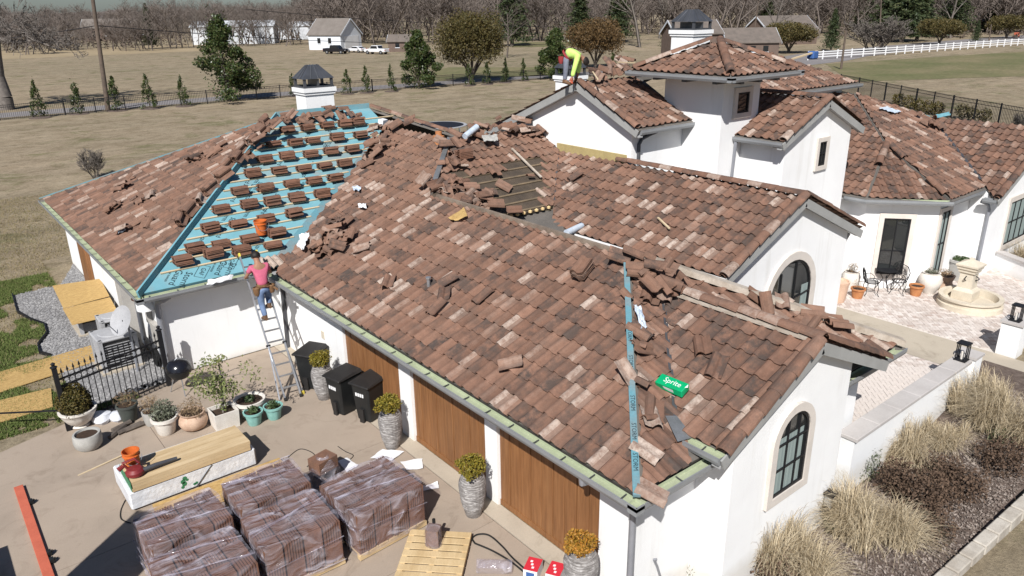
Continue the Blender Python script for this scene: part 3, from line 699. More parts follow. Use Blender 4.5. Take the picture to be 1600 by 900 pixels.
def gutter(p0, p1, inward, straps=True, name='gutter', h=0.13, w=0.17, liner=True):
    p0 = Vector(p0); p1 = Vector(p1); i = Vector((inward[0], inward[1], 0)).normalized(); d = (p1-p0); L = d.length; d.normalize()
    mb = MB(); t = 0.008; Z = Vector((0, 0, 1))
    prof = [(0, 0), (0, -h*.5), (w*.18, -h), (w, -h), (w, 0)]
    for (a0, b0), (a1, b1) in zip(prof[:-1], prof[1:]):
        mb.mat(0).poly([p0+i*a0+Z*b0, p1+i*a0+Z*b0, p1+i*a1+Z*b1, p0+i*a1+Z*b1])
    mb.mat(0).bar(p0+i*0.008, p1+i*0.008, 0.022, 0.016)
    g = [(.022, -.012), (.030, -.030), (w-.01, -.030), (w-.006, 0.02)]
    mb.mat(1 if liner else 0)
    for (a0, b0), (a1, b1) in zip(g[:-1], g[1:]): mb.poly([p0+i*a1+Z*b1, p1+i*a1+Z*b1, p1+i*a0+Z*b0, p0+i*a0+Z*b0])
    mb.mat(0)
    for e in (p0, p1): mb.poly([e+i*a+Z*b for a, b in prof])
    o = part(name, mb, [M['gutter'], M['gutter_in']])
    if straps:
        n = int(L/0.62)
        for k in range(n):
            q = p0+d*(0.3+k*L/n); s = MB(); s.bar(q+i*.005+Z*.006, q+i*(w+.02)-Z*.008+d*.04, 0.022, 0.006); s.build('gutter_strap', M['pipe_dk'], o)
    return o
def soffit(poly, z, th=0.05, m='soffit'): return part('soffit', MB().extr([(x, y, z) for x, y in poly], (0, 0, th)), M[m])
def wall(pts, vec, name='wall', m='white'): return part(name, MB().extr(pts, vec), M[m])
def downspout(pts, r=0.05, m='pipe', n=10):
    o = part('downspout', MB().tube(pts, r, n), M[m], smooth=True)
    return o

# --- planes
S1 = Slope((6.66, 12, 2.4), (1, 0)); SE = Slope((10, 5.62, 2.4), (0, 1)); SR = Slope((14.58, 10, 2.4), (-1, 0))
GL = Slope((8.2, 5.4, 2.66), (1, 0)); GR = Slope((13.16, 5.4, 2.66), (-1, 0))
MB_ = Slope((5, 18.72, 2.4), (0, 1)); ML = Slope((3.58, 25, 2.4), (1, 0)); MK = Slope((8, 32.28, 2.4), (0, -1))
S3 = Slope((12, 16.5-(4.18-2.4)/PT, 2.4), (0, 1)); RB = Slope((12.85+(5.19-2.4)/PT, 20, 2.4), (-1, 0))
W2 = Slope((13.1, 12, 3.27), (1, 0)); W2R = Slope((19.0, 12, 3.27), (-1, 0))
W3 = Slope((17, 14.05, 5.62), (0, 1), 0.46); W3B = Slope((17, 21.0, 4.85), (0, -1), 0.422)
TWR = [Slope((19.2, 12.3, 7.0), (0, 1)), Slope((17.5, 14, 7.0), (1, 0)), Slope((20.87, 14, 7.0), (-1, 0), PT), Slope((19, 16.0, 7.0), (0, -1), PT)]
W4 = Slope((18.93, 12, 5.22), (1, 0)); W4R = Slope((23.4, 12, 5.22), (-1, 0))
KB = 1.027
def kb(P): return [(x*KB, y*KB) for x, y in P]
def kz(z): return 8.8-(8.8-z)*KB
def k3(x, y, z): return (x*KB, y*KB, kz(z))
BL = Slope(k3(22.6, 11, 3.2), (1, 0)); BD = Slope(k3(22.57, 10.67, 3.2), (1, 1)); BY = Slope(k3(25, 8.8, 3.2), (0, 1)); W5 = Slope(k3(26.2, 8.4, 3.0), (1, 0))
W6 = Slope((27, 15.0, 5.88), (0, 1))

def dusty1(p): 
    t = (p.x-8.6)/3.0; t = min(1, max(0, t)); s = 1-min(1, abs(p.y-18)/6.0); return t*max(0, s)*0.9
UL = M['membrane']
# garage wing
r_gar = S1.deck([(6.83, 5.79), (10.62, 9.58), (10.62, 16.5), (12.85, 18.73), (12.85, 22.45), (6.83, 18.15)], 'roof', UL)
tag(r_gar, 'long tiled front slope over the garage doors')
S1.tiles([[(6.81, 5.77), (10.60, 9.56), (10.60, 20.82), (6.81, 18.10)], [(10.60, 16.5), (12.83, 18.73), (12.83, 22.42), (10.60, 20.82)]], r_gar, dusty=dusty1)
r_end = SE.deck([(6.83, 5.79), (14.41, 5.79), (10.62, 9.58)], 'roof', UL); tag(r_end, 'hipped garage end with bare blue hip strip')
def skipE(p):   # tiles torn out beside the blue strip
    return False
SE.tiles([[(6.92, 5.76), (7.95, 5.76), (10.64, 8.58), (10.62, 9.45)], [(10.72, 8.58), (13.42, 5.76), (14.38, 5.76), (10.72, 9.40)]], r_end)
r_gr = SR.deck([(14.58, 5.62), (10.62, 9.58), (10.62, 16.5), (14.58, 16.5)], 'roof', UL)
SR.tiles([[(14.44, 5.80), (10.64, 9.58), (10.64, 14.6), (14.44, 14.6)]], r_gr)
r_g1 = GL.deck([(8.30, 5.36), (10.68, 5.36), (10.68, 8.72), (8.30, 6.34)], 'roof', UL); tag(r_g1, 'small gable roof over the arched window')
GL.tiles([[(8.28, 5.36), (10.65, 5.36), (10.65, 8.62), (8.28, 6.24)]], r_g1)
r_g1r = GR.deck([(13.16, 5.36), (10.68, 5.36), (10.68, 8.72), (13.16, 6.24)], 'roof', UL)
GR.tiles([[(13.08, 5.36), (10.71, 5.36), (10.71, 8.62), (13.08, 6.24)]], r_g1r)
# main left wing: stripped front slope in blue underlayment, tiled left hip, back
r_blue = MB_.deck([(3.76, 18.90), (7.3, 18.90), (13.9, 24.0), (13.9, 25.5), (10.36, 25.5)], 'roof', M['blue']); tag(r_blue, 'stripped slope covered in blue underlayment')
r_left = ML.deck([(3.76, 18.90), (10.36, 25.5), (3.76, 32.10)], 'roof', UL); tag(r_left, 'tiled left hip slope')
ML.tiles([[(3.72, 18.92), (10.24, 25.42), (3.72, 31.94)]], r_left, dusty=lambda p: 0.25)
r_back = MK.deck([(3.58, 32.28), (10.36, 25.5), (13.9, 25.5), (20.68, 32.28)], 'roof', UL)
MR = Slope((20.68, 25.5, 2.4), (-1, 0)); r_mr = MR.deck([(13.9, 25.5), (20.68, 32.28), (20.68, 19.2), (16.3, 21.4), (16.3, 22.6)], 'roof', UL); MR.tiles([[(13.95, 25.5), (16.3, 27.8), (20.4, 31.8), (20.4, 21.0), (16.3, 21.6), (16.3, 22.7)]], r_mr)
RB.deck([(12.85, 18.73), (12.85, 22.4), (14, 24.0), (17, 22), (17, 18.73)], 'roof', UL, drop=0.02)
# torn-up slope, flat roof
r_s3 = S3.deck([(10.62, 16.5), (12.85, 18.73), (16.25, 18.73), (16.1, 17.5), (13.85, 15.25), (11.87, 15.25)], 'roof', M['deckwood']); tag(r_s3, 'half torn-up slope with bare old boards')
S3.tiles([[(10.9, 16.75), (12.85, 18.70), (16.2, 18.70), (16.05, 17.46), (13.85, 15.27), (11.95, 15.27)]], r_s3,
         skip=lambda p: p.y < 17.15+0.25*sin(p.x*2.3) and p.x < p.y-1.95+0.15*sin(p.y*9) , dusty=lambda p: 0.45)
for k in range(7):
    y = 15.32+k*TE*S3.cs*0.98; xl = 27.12-y if y < 16.5 else y-5.6
    b = MB(); x0 = max(xl, 11.9)+0.1; x1 = y-1.55
    b.bar((x0, y, S3.z(x0, y)+.02), (x1, y, S3.z(x1, y)+.02), 0.055, 0.03, S3.n); b.build('batten', M['batten_old'], r_s3)
part('flat_roof', MB().extr([(11.9, 15.28, 3.46), (13.86, 15.28, 3.46), (13.9, 12.0, 3.16), (13.2, 11.2, 2.9), (12.7, 11.2, 2.9)], (0, 0, 0.06)), M['membrane'])
for k in range(8):
    a = at_y(533/1 if False else 785+8.6*k, 340-2.1*k, 15.27)
    MB().lathe([(0.0, -.03), (0.05, -.02), (0.055, 0.03), (0.0, .06)], (12.05+0.225*k, 15.2, S3.z(12, 15.2)+0.03), 7, capb=False).build('foam_plug', M['foam'], house)
# wing with the arched door
r_w2 = W2.deck([(13.1, 8.95), (16.05, 8.95), (16.05, 17.42), (13.85, 15.22), (13.1, 14.5)], 'roof', UL); tag(r_w2, 'tiled slope above the arched door wing')
W2.tiles([[(13.16, 8.95), (16.03, 8.95), (16.03, 17.40), (13.87, 15.24), (13.16, 14.53)]], r_w2)
r_w2r = W2R.deck([(19.0, 8.95), (16.05, 8.95), (16.05, 17.4), (19.0, 17.4)], 'roof', UL)
W2R.tiles([[(18.94, 8.95), (16.07, 8.95), (16.07, 13.0), (18.94, 13.0)]], r_w2r)
# upper gable wing where the second roofer works
r_w3 = W3.deck([(15.85, 14.05), (18.35, 14.05), (18.6, 16.5), (15.85, 16.5)], 'roof', UL); tag(r_w3, 'upper gable roof below the tower')
W3.tiles([[(15.85, 14.12), (18.32, 14.12), (18.32, 16.46), (15.85, 16.46)]], r_w3)
r_w3b = W3B.deck([(15.85, 21.0), (15.85, 16.5), (19.2, 16.5), (19.2, 21.0)], 'roof', UL)
W3B.tiles([[(15.85, 20.9), (15.85, 16.55), (19.1, 16.55), (19.1, 20.9)]], r_w3b)
# tower
cx_, cyt = 19.185, 14.15
tp = [(17.5, 12.3), (20.87, 12.3), (20.87, 16.0), (17.5, 16.0)]
rid = [(19.185, 13.985), (19.185, 14.315)]
r_tw = None
for k, (sl, pl) in enumerate(((TWR[0], [tp[0], tp[1], rid[0]]), (TWR[1], [tp[3], tp[0], rid[0], rid[1]]), (TWR[2], [tp[1], tp[2], rid[1], rid[0]]), (TWR[3], [tp[2], tp[3], rid[1]]))):
    r = sl.deck(pl, 'roof', UL)
    if k == 0: r_tw = r; tag(r, 'pyramid roof of the square tower')
    c = (19.185, 14.15); sh = [((x-c[0])*0.965+c[0], (y-c[1])*0.965+c[1]) for x, y in pl]
    sl.tiles([sh], r)
# wing with the small window, bay, right-hand roofs
r_w4 = W4.deck([(18.93, 11.45), (21.165, 11.45), (21.165, 14.2), (18.93, 13.5)], 'roof', UL); tag(r_w4, 'gable roof right of the tower')
W4.tiles([[(19.0, 11.45), (21.14, 11.45), (21.14, 14.1), (20.2, 14.1), (19.0, 13.1)]], r_w4)
r_w4r = W4R.deck([(23.4, 11.45), (21.165, 11.45), (21.165, 16), (23.4, 16)], 'roof', UL)
W4R.tiles([[(23.33, 11.45), (21.19, 11.45), (21.19, 16), (23.33, 16)]], r_w4r)
r_bl = BL.deck(kb([(22.6, 10.67), (25.3, 11.55), (28.1, 14.35), (28.1, 17), (22.6, 17)]), 'roof', UL)
BL.tiles([kb([(22.66, 10.72), (25.26, 11.57), (28.0, 14.3), (28.0, 16.5), (22.66, 16.5)])], r_bl)
r_bd = BD.deck(kb([(22.57, 10.67), (24.17, 8.88), (25.3, 11.55)]), 'roof', UL); tag(r_bd, 'angled roof face above the bay window')
BD.tiles([kb([(22.66, 10.66), (24.20, 8.97), (25.26, 11.49)])], r_bd)
r_by = BY.deck(kb([(24.17, 8.8), (26.64, 8.8), (30.2, 12.36), (28.1, 14.35), (25.3, 11.55)]), 'roof', UL)
BY.tiles([kb([(24.20, 8.88), (26.66, 8.88), (30.15, 12.36), (28.1, 14.30), (25.32, 11.55)])], r_by)
r_w5 = W5.deck(kb([(26.2, 8.25), (30.2, 8.25), (30.2, 12.36), (26.2, 8.36)]), 'roof', UL)
W5.tiles([kb([(26.26, 8.25), (30.2, 8.25), (30.2, 12.32), (26.26, 8.40)])], r_w5)
W5R = Slope(k3(34.2, 8.4, 3.0), (-1, 0)); W5R.deck(kb([(34.2, 8.25), (30.2, 8.25), (30.2, 12.36), (34.2, 16)]), 'roof', UL)
r_w6 = W6.deck([(23.6, 15.0), (29.9, 15.0), (27.3, 17.6), (23.6, 17.6)], 'roof', UL)
W6.tiles([[(23.6, 15.08), (29.75, 15.08), (27.25, 17.58), (23.6, 17.58)]], r_w6)
W6B = Slope((29.9, 17, 5.88), (-1, 0)); W6B.deck([(29.9, 15.0), (27.3, 17.6), (29.9, 20.2)], 'roof', UL)

# caps
ridge_caps((10.68, 5.36, 3.82), (10.68, 8.5, 3.82), r_g1, 0.05)
ridge_caps((8.24, 5.40, 2.74), (10.64, 5.40, 3.82), r_g1, 0.03); ridge_caps((13.12, 5.40, 2.74), (10.72, 5.40, 3.82), r_g1, 0.03)
ridge_caps((13.12, 9.0, 3.36), (16.02, 9.0, 4.66), r_w2, 0.04); ridge_caps((18.98, 9.0, 3.36), (16.08, 9.0, 4.66), r_w2, 0.04)
ridge_caps((16.05, 8.95, 4.65), (16.05, 14.9, 4.65), r_w2, 0.05)
ridge_caps((15.9, 14.1, 5.70), (15.9, 16.45, 6.79), r_w3, 0.04)
for c in (tp[0],): ridge_caps((c[0]+.15, c[1]+.15, 7.13), (rid[0][0], rid[0][1], 7.88), r_tw, 0.03)
for c, q in ((tp[1], rid[0]), (tp[3], rid[1])): ridge_caps((c[0]*.93+q[0]*.07, c[1]*.93+q[1]*.07, 7.11), (q[0], q[1], 7.88), r_tw, 0.03)
ridge_caps((18.97, 11.5, 5.30), (21.14, 11.5, 6.28), r_w4, 0.04); ridge_caps((23.36, 11.5, 5.30), (21.19, 11.5, 6.28), r_w4, 0.04)
ridge_caps((21.165, 11.5, 6.28), (21.165, 14.1, 6.28), r_w4, 0.04)
ridge_caps(k3(24.30, 9.10, 3.36), k3(25.28, 11.45, 4.48), r_bd, 0.03, keep=lambda t: t < .25 or t > .7)
ridge_caps(k3(22.75, 10.73, 3.36), k3(25.2, 11.52, 4.48), r_bd, 0.03, keep=lambda t: t > 0.45)
ridge_caps(k3(26.24, 8.30, 3.1), k3(30.2, 8.30, 4.88), r_w5, 0.04)

ridge_caps((16.25, 22.75, 4.42), (13.95, 25.45, 5.48), r_mr, 0.04)
# whole tiles: the 300 that show largest become objects, the rest join the laid field
def tile_rank(T):
    p = T[0].translation; px, py, dz = project(p)
    return dz if (-20 < px < 1620 and -20 < py < 920 and T[2] not in (r_gr, r_g1r, r_w2r)) else 1e6+dz
TILES.sort(key=tile_rank)
for i, (Mx, col, roof) in enumerate(TILES):
    if i < 300: put_tile('roof_tile', TILE_ME, Mx, col, roof)
    else:
        for fi, f in enumerate(TF): LAID.poly([Mx @ Vector(q) for q in f]); LAID_C.append((4, pan_col(col) if fi in (10, 11, 12, 13) else col))
laid = LAID.build('roof_tiles', M['tile_attr'], house); laid['kind'] = 'stuff'
ca_ = laid.data.color_attributes.new('tc', 'FLOAT_COLOR', 'CORNER')
arr = np.concatenate([np.tile(np.array(c, np.float32), (n, 1)) for n, c in LAID_C]); ca_.data.foreach_set('color', arr.ravel())

# hip boards, strips, mortar beds
def band(p0, p1, w, h, m, name='hip_strip', up=(0, 0, 1), parent=house): return part(name, MB().bar(p0, p1, w, h, up), m, parent)
def on(sl, x, y, h=0): return Vector((x, y, sl.z(x, y)))+Vector((0, 0, h))
tag(band(on(S1, 6.74, 5.70, .10), on(S1, 10.56, 9.52, .13), 0.105, 0.05, M['bluedust']), 'narrow blue underlayment strip on the bare garage hip')
band(on(SE, 14.50, 5.70, .10), on(SE, 10.70, 9.50, .13), 0.20, 0.12, M['ridgemortar'], 'mortar_bed')
band((10.62, 9.6, 4.26), (10.62, 16.2, 4.26), 0.085, 0.085, mat('ridge_board_wood', (0.27, 0.215, 0.165), (0.17, 0.13, 0.10), 4, .9, .4, 25), 'ridge_board')
band((10.64, 5.6, 3.80), (10.64, 8.4, 3.80), 0.24, 0.04, M['ridgemortar'], 'mortar_bed')
tag(band(on(MB_, 3.66, 18.80, .07), on(MB_, 10.30, 25.44, .10), 0.05, 0.19, M['blue']), 'blue wrapped board standing along the left hip')
band((10.3, 25.5, 5.52), (13.9, 25.5, 5.52), 0.05, 0.20, M['blue'])
band(on(MK, 3.64, 32.2, .06), on(MK, 10.3, 25.56, .03), 0.06, 0.04, M['bluedust'])
band(on(S3, 10.8, 16.7, .08), on(S3, 12.8, 18.7, .08), 0.14, 0.05, M['flash'])
band((13.9, 15.3, W2.z(13.9, 15)+.03), (16.0, 17.4, W2.z(16.0, 17)+.03), 0.06, 0.03, M['pipe_dk'], 'valley_flashing')
band((8.22, 6.22, 2.72), (10.6, 8.6, 3.79), 0.07, 0.03, M['pipe_dk'], 'valley_flashing')
band(on(MB_, 7.35, 18.98, .01), on(MB_, 13.7, 23.95, .01), 0.42, 0.012, M['bluedust'], 'valley_flashing', MB_.n)
band(k3(27.0, 9.15, 3.42), k3(30.1, 12.25, 4.82), 0.10, 0.04, M['pipe_dk'], 'valley_flashing')
band(k3(28.15, 14.35, 5.66), k3(30.2, 12.4, 4.83), 0.14, 0.05, M['blue'])
part('flashing_plate', MB().poly([on(SE, 8.02, 6.05, .12), on(SE, 8.32, 5.98, .14), on(SE, 8.36, 6.36, .16), on(SE, 8.2, 6.45, .14)]), M['flash'])
part('wall_flashing', MB().box(16.02, 16.075, 14.6, 17.5, 4.45, 4.86), M['yellowply'])

# battens on the blue slope
bn = int((25.5-18.72)/MB_.cs/TE)
for k in range(2, bn-1):
    b = k*TE; q = MB_.pt(0, b); y = q.y; xl = 3.58+(y-18.72)+.12; xr = 7.3+(y-18.9)*1.29-.3
    MB().bar((xl, y, q.z+.025), (xr, y, q.z+.025), 0.045, 0.035, MB_.n).build('batten', M['batten'], r_blue)

# ---- gutters
gutter((6.66, 5.62, 2.4), (6.66, 18.72, 2.4), (1, 0)); gutter((6.66, 5.62, 2.4), (8.72, 5.62, 2.4), (0, 1)); gutter((12.16, 5.62, 2.4), (14.58, 5.62, 2.4), (0, 1))
gutter((8.13, 5.40, 2.68), (8.13, 6.05, 2.68), (1, 0)); gutter((13.22, 5.40, 2.68), (13.22, 6.0, 2.68), (-1, 0), False)
gutter((3.58, 18.72, 2.4), (6.9, 18.72, 2.4), (0, 1)); gutter((3.58, 18.72, 2.4), (3.58, 32.28, 2.4), (1, 0))
for (cx0, cy0) in ((6.66, 5.62), (3.58, 18.72)): part('gutter_corner', MB().mat(0).box(cx0+.004, cx0+.172, cy0+.004, cy0+.172, 2.262, 2.368).mat(1).poly([(cx0+.02, cy0+.02, 2.372), (cx0+.18, cy0+.02, 2.372), (cx0+.18, cy0+.18, 2.372), (cx0+.02, cy0+.18, 2.372)]), [M['gutter'], M['gutter_in']])
part('fascia', MB().bar((13.10, 8.95, 3.22), (13.10, 14.4, 3.22), 0.03, 0.20), M['white'])
gutter((16.0, 14.0, 5.62), (18.35, 14.0, 5.62), (0, 1), False, liner=False)
for a, b, i in (((17.44, 12.24), (20.93, 12.24), (0, 1)), ((17.44, 12.24), (17.44, 16.06), (1, 0)), ((20.93, 12.24), (20.93, 16.06), (-1, 0))): gutter((*a, 7.02), (*b, 7.02), i, False, liner=False)
gutter((18.88, 11.48, 5.24), (18.88, 13.08, 5.24), (1, 0), False, liner=False)
gutter(k3(22.52, 10.65, 3.2), k3(22.52, 11.35, 3.2), (1, 0), False); gutter(k3(22.52, 10.65, 3.2), k3(24.14, 8.76, 3.2), (1, 1), False); gutter(k3(24.14, 8.76, 3.2), k3(26.5, 8.76, 3.2), (0, 1), False)
gutter(k3(26.15, 8.3, 3.0), k3(26.15, 8.7, 3.0), (1, 0), False, liner=False); gutter((23.9, 14.95, 5.88), (29.95, 14.95, 5.88), (0, 1), False, liner=False)

# ---- walls (white stucco)
D = Vector
part('wall', MB().box(7.26, 7.46, 15.5, 19.3, 0, 2.35), M['white']); part('wall', MB().box(7.26, 7.46, 12.45, 12.92, 0, 2.35), M['white'])
part('wall', MB().box(7.26, 7.46, 9.50, 9.86, 0, 2.35), M['white']); part('wall', MB().box(7.26, 7.46, 6.2, 6.88, -0.7, 2.35), M['white'])
part('wall', MB().box(7.26, 7.46, 6.88, 15.5, 2.17, 2.36), M['white'])
part('wall', MB().box(7.46, 13.98, 6.2, 6.4, -1.1, 2.40), M['white'])
gw = [(8.75, 5.54, -1.1), (12.14, 5.54, -1.1), (12.14, 5.54, 2.94), (10.68, 5.54, 3.60), (8.75, 5.54, 2.73)]
wall(gw, (0, 0.67, 0))
part('wall', MB().box(4.16, 7.26, 19.3, 19.5, 0, 2.35), M['white']); part('wall', MB().box(4.16, 4.36, 19.5, 31.7, 0, 2.35), M['white'])
wall([(13.5, 9.14, 0), (18.6, 9.14, 0), (18.6, 9.14, 3.34), (16.05, 9.14, 4.50), (13.5, 9.14, 3.34)], (0, 0.46, 0))
part('wall', MB().box(18.4, 18.6, 9.6, 13.2, 0, 3.4), M['white']); part('wall', MB().box(13.5, 13.7, 9.6, 15, 2.2, 3.4), M['white'])
wall([(16.08, 14.45, 3.2), (16.08, 20.6, 3.2), (16.08, 20.6, 4.92), (16.08, 16.5, 6.62), (16.08, 14.45, 5.70)], (0.32, 0, 0))
part('wall', MB().box(16.4, 18.3, 14.45, 14.65, 3.2, 5.7), M['white'])
part('wall', MB().box(18.3, 20.07, 13.1, 15.2, 0, 6.98), M['white'])
wall([(19.35, 11.64, 0), (22.95, 11.64, 0), (22.95, 11.64, 5.32), (21.165, 11.64, 6.10), (19.35, 11.64, 5.32)], (0, 0.36, 0))
part('wall', MB().box(19.35, 19.55, 12.0, 13.1, 0, 5.36), M['white']); part('wall', MB().box(22.75, 22.95, 12.0, 16, 0, 5.3), M['white'])
part('wall', MB().extr([(23.62, 12.0, 0), (23.62, 11.12, 0), (25.02, 9.45, 0), (27.42, 9.45, 0), (27.42, 12.3, 0), (23.62, 12.3, 0)], (0, 0, 3.12)), M['white']); part('wall', MB().box(22.95, 23.62, 12.0, 12.2, 0, 3.6), M['white'])
wall([(27.27, 8.85, 0), (34.7, 8.85, 0), (34.7, 8.85, 2.95), (31.0, 8.85, 4.56), (27.27, 8.85, 2.95)], (0, 0.2, 0)); part('wall', MB().box(27.28, 27.42, 9.05, 9.44, 0, 2.95), M['white'])
part('wall', MB().box(24.0, 29.4, 15.5, 17.0, 3.5, 5.86), M['white'])
# ---- soffits and rakes
soffit([(6.78, 5.75), (7.30, 6.22), (7.30, 19.3), (6.78, 19.3)], 2.27); soffit([(6.78, 5.75), (8.74, 5.75), (8.74, 6.22), (7.30, 6.22)], 2.27); soffit([(12.15, 5.75), (14.5, 5.75), (14.5, 6.22), (12.15, 6.22)], 2.27)
soffit([(3.70, 18.85), (6.78, 18.85), (7.2, 19.32), (4.2, 19.32)], 2.27); soffit([(3.70, 18.85), (4.2, 19.32), (4.2, 32), (3.70, 32)], 2.27)
soffit([(17.56, 12.36), (20.81, 12.36), (20.81, 15.94), (17.56, 15.94)], 6.90)
soffit([(23.25, 11.0), (24.86, 9.12), (27.3, 9.12), (27.3, 9.47), (25.04, 9.48), (23.65, 11.15), (23.65, 11.9), (23.25, 11.9)], 2.92)
def rake(p0, p1, w=0.03, h=0.20, dz=-0.10): part('rake_board', MB().bar(D(p0)+D((0, 0, dz)), D(p1)+D((0, 0, dz)), w, h), M['fascia'])
for a, b, c, y in (((8.2, 2.66), (10.68, 3.776), (13.16, 2.66), 5.37), ((13.1, 3.27), (16.05, 4.60), (19.0, 3.27), 8.96), ((18.93, 5.22), (21.165, 6.22), (23.4, 5.22), 11.46)):
    rake((a[0], y, a[1]), (b[0], y, b[1])); rake((c[0], y, c[1]), (b[0], y, b[1]))
    for q in (a, c): part('soffit', MB().extr([(q[0], y+.03, q[1]-.18), (b[0], y+.03, b[1]-.18), (b[0], y+.03, b[1]-.14), (q[0], y+.03, q[1]-.14)], (0, 0.15, 0)), M['soffit'])
rake((15.86, 14.05, 5.62), (15.86, 16.5, 6.75)); rake((15.86, 21.0, 4.85), (15.86, 16.5, 6.75)); rake(k3(26.2, 8.26, 3.0), k3(30.2, 8.26, 4.8))
for a, b in (((14.05, 5.62), (16.5, 6.75)), ((21.0, 4.85), (16.5, 6.75))):
    part('soffit', MB().extr([(15.9, a[0], a[1]-.2), (15.9, b[0], b[1]-.2), (15.9, b[0], b[1]-.16), (15.9, a[0], a[1]-.16)], (0.18, 0, 0)), M['soffit'])
for k in range(3): part('rafter_tail', MB().box(17.55, 18.3, 12.6+0.0+1.05*k+.2, 12.75+1.05*k+.2, 6.82, 6.9), M['pipe_dk'])
for k in range(3): part('rafter_tail', MB().box(18.0+.85*k, 18.15+.85*k, 12.35, 13.1, 6.82, 6.9), M['pipe_dk'])
for x in (18.97, ): part('rafter_tail', MB().box(19.0, 19.35, 11.7, 11.82, 5.08, 5.15), M['pipe_dk'])

# ---- downspouts
downspout([(6.80, 5.80, 2.30), (7.16, 6.12, 2.18), (7.20, 6.14, 2.0), (7.20, 6.14, -0.3)], 0.055)
part('elbow', MB().tube([(6.74, 6.75, 2.3), (6.74, 6.75, 2.2), (6.95, 6.8, 2.12), (7.22, 6.85, 2.1)], 0.06, 10), M['pipe'], smooth=True)
downspout([(4.35, 18.85, 2.28), (4.22, 18.9, 2.2), (4.14, 19.2, 2.08), (4.12, 19.22, 1.9), (4.12, 19.22, 0.0)], 0.075, 'pipe')
downspout([(18.75, 9.2, 3.2), (18.72, 9.25, 3.05), (18.66, 9.3, 2.75), (18.62, 9.3, 2.6), (18.62, 9.3, 0.0)], 0.07)
downspout([(16.75, 14.1, 5.52), (16.7, 14.35, 5.40), (16.45, 14.4, 5.3), (16.36, 14.42, 5.15), (16.36, 14.42, 4.6)], 0.055, 'pipe_dk')
downspout([(18.95, 13.0, 5.1), (18.95, 13.05, 3.6)], 0.05)
downspout([(27.0, 8.95, 2.8), (27.02, 9.0, 2.7), (27.2, 8.85, 2.6), (27.22, 8.80, 2.45), (27.22, 8.80, 0.0)], 0.05)
downspout([(7.20, 18.75, 2.25), (7.20, 18.8, 2.1), (7.20, 18.95, 0.0)], 0.06, 'pipe_dk')
downspout([(12.22, 6.08, 2.2), (12.22, 6.08, -0.8)], 0.06)

# ---- windows and doors
def arch_pts(x0, x1, z0, zs, n=14):
    r = (x1-x0)/2; c = (x0+x1)/2
    return [(x0, z0), (x1, z0)]+[(c+r*cos(pi*k/n), zs+r*sin(pi*k/n)) for k in range(n+1)]
def ring(mb, outer, inner, y0, y1):
    n = len(outer)
    for i in range(n):
        j = (i+1) % n; (ax, az), (bx, bz), (cx, cz), (dx, dz) = outer[i], outer[j], inner[j], inner[i]
        mb.poly([(ax, y0, az), (bx, y0, bz), (cx, y0, cz), (dx, y0, dz)]); mb.poly([(ax, y1, az), (bx, y1, bz), (bx, y0, bz), (ax, y0, az)]); mb.poly([(dx, y0, dz), (cx, y0, cz), (cx, y1, cz), (dx, y1, dz)])
def offs(P, d):
    n = len(P); out = []
    for i in range(n):
        (ax, az), (bx, bz), (cx, cz) = P[i-1], P[i], P[(i+1) % n]
        d1 = D((bx-ax, bz-az)); d2 = D((cx-bx, cz-bz))
        if d1.length < 1e-6: d1 = d2.copy()
        if d2.length < 1e-6: d2 = d1.copy()
        n1 = D((d1.y, -d1.x)).normalized(); n2 = D((d2.y, -d2.x)).normalized(); m_ = (n1+n2); m_ = m_/max(0.3, m_.dot(n1)); out.append((bx+m_.x*d, bz+m_.y*d))
    return out
def window(P, y, trim=0.13, mull=(), curtain=None, label=None, rect=False):
    """P: outline (x,z) anticlockwise on the wall plane y facing -y"""
    w = part('window', MB().extr([(x, y-.012, z) for x, z in P], (0, 0.02, 0)), M['glassdark'])
    if label: w['label'] = label
    t = MB(); ring(t, offs(P, trim), P, y-.07, y+.02); t.build('trim', M['trim'], w)
    f = MB(); ring(f, P, offs(P, -.05), y-.045, y-.01); f.build('frame', M['iron'], w)
    for (xa, za, xb, zb) in mull: MB().bar((xa, y-.03, za), (xb, y-.03, zb), 0.025, 0.03, (0, 1, 0)).build('glazing_bar', M['iron'], w)
    if curtain:
        c0, c1, z0, z1 = curtain; MB().poly([(c0, y-.016, z0), (c1, y-.016, z0), (c1, y-.016, z1), (c0, y-.016, z1)]).build('curtain', M['curtain'], w)
    return w
P = arch_pts(9.90, 10.84, 1.10, 2.12); window(P, 5.54, 0.15, [(10.21, 1.12, 10.21, 2.5), (10.53, 1.12, 10.53, 2.5), (9.93, 1.6, 10.8, 1.6), (9.93, 2.08, 10.8, 2.08)], (9.96, 10.72, 1.15, 2.2), 'arched window in the garage gable wall')
P = arch_pts(15.15, 16.98, 0.1, 2.15); window(P, 9.14, 0.20, [(15.62, .1, 15.62, 2.8), (16.25, .1, 16.25, 3.0), (15.2, 1.9, 16.95, 2.1)], (16.6, 16.9, .2, 2.3), 'large arched glass door')
def rectP(x0, x1, z0, z1): return [(x0, z0), (x1, z0), (x1, z1), (x0, z1)]
window(rectP(18.93, 19.5, 5.90, 6.48), 13.1, 0.14, label='small square tower window'); window(rectP(21.12, 21.52, 4.28, 5.0), 11.64, 0.13, [(21.32, 4.3, 21.32, 5), (21.14, 4.64, 21.5, 4.64)], label='small tall window under the right gable')
window(rectP(25.15, 25.75, 0.45, 2.6), 9.45, 0.12, [(25.45, .5, 25.45, 2.58), (25.17, 1.5, 25.72, 1.5)], (25.2, 25.7, .5, 2.5), 'narrow bay side window with green curtain')
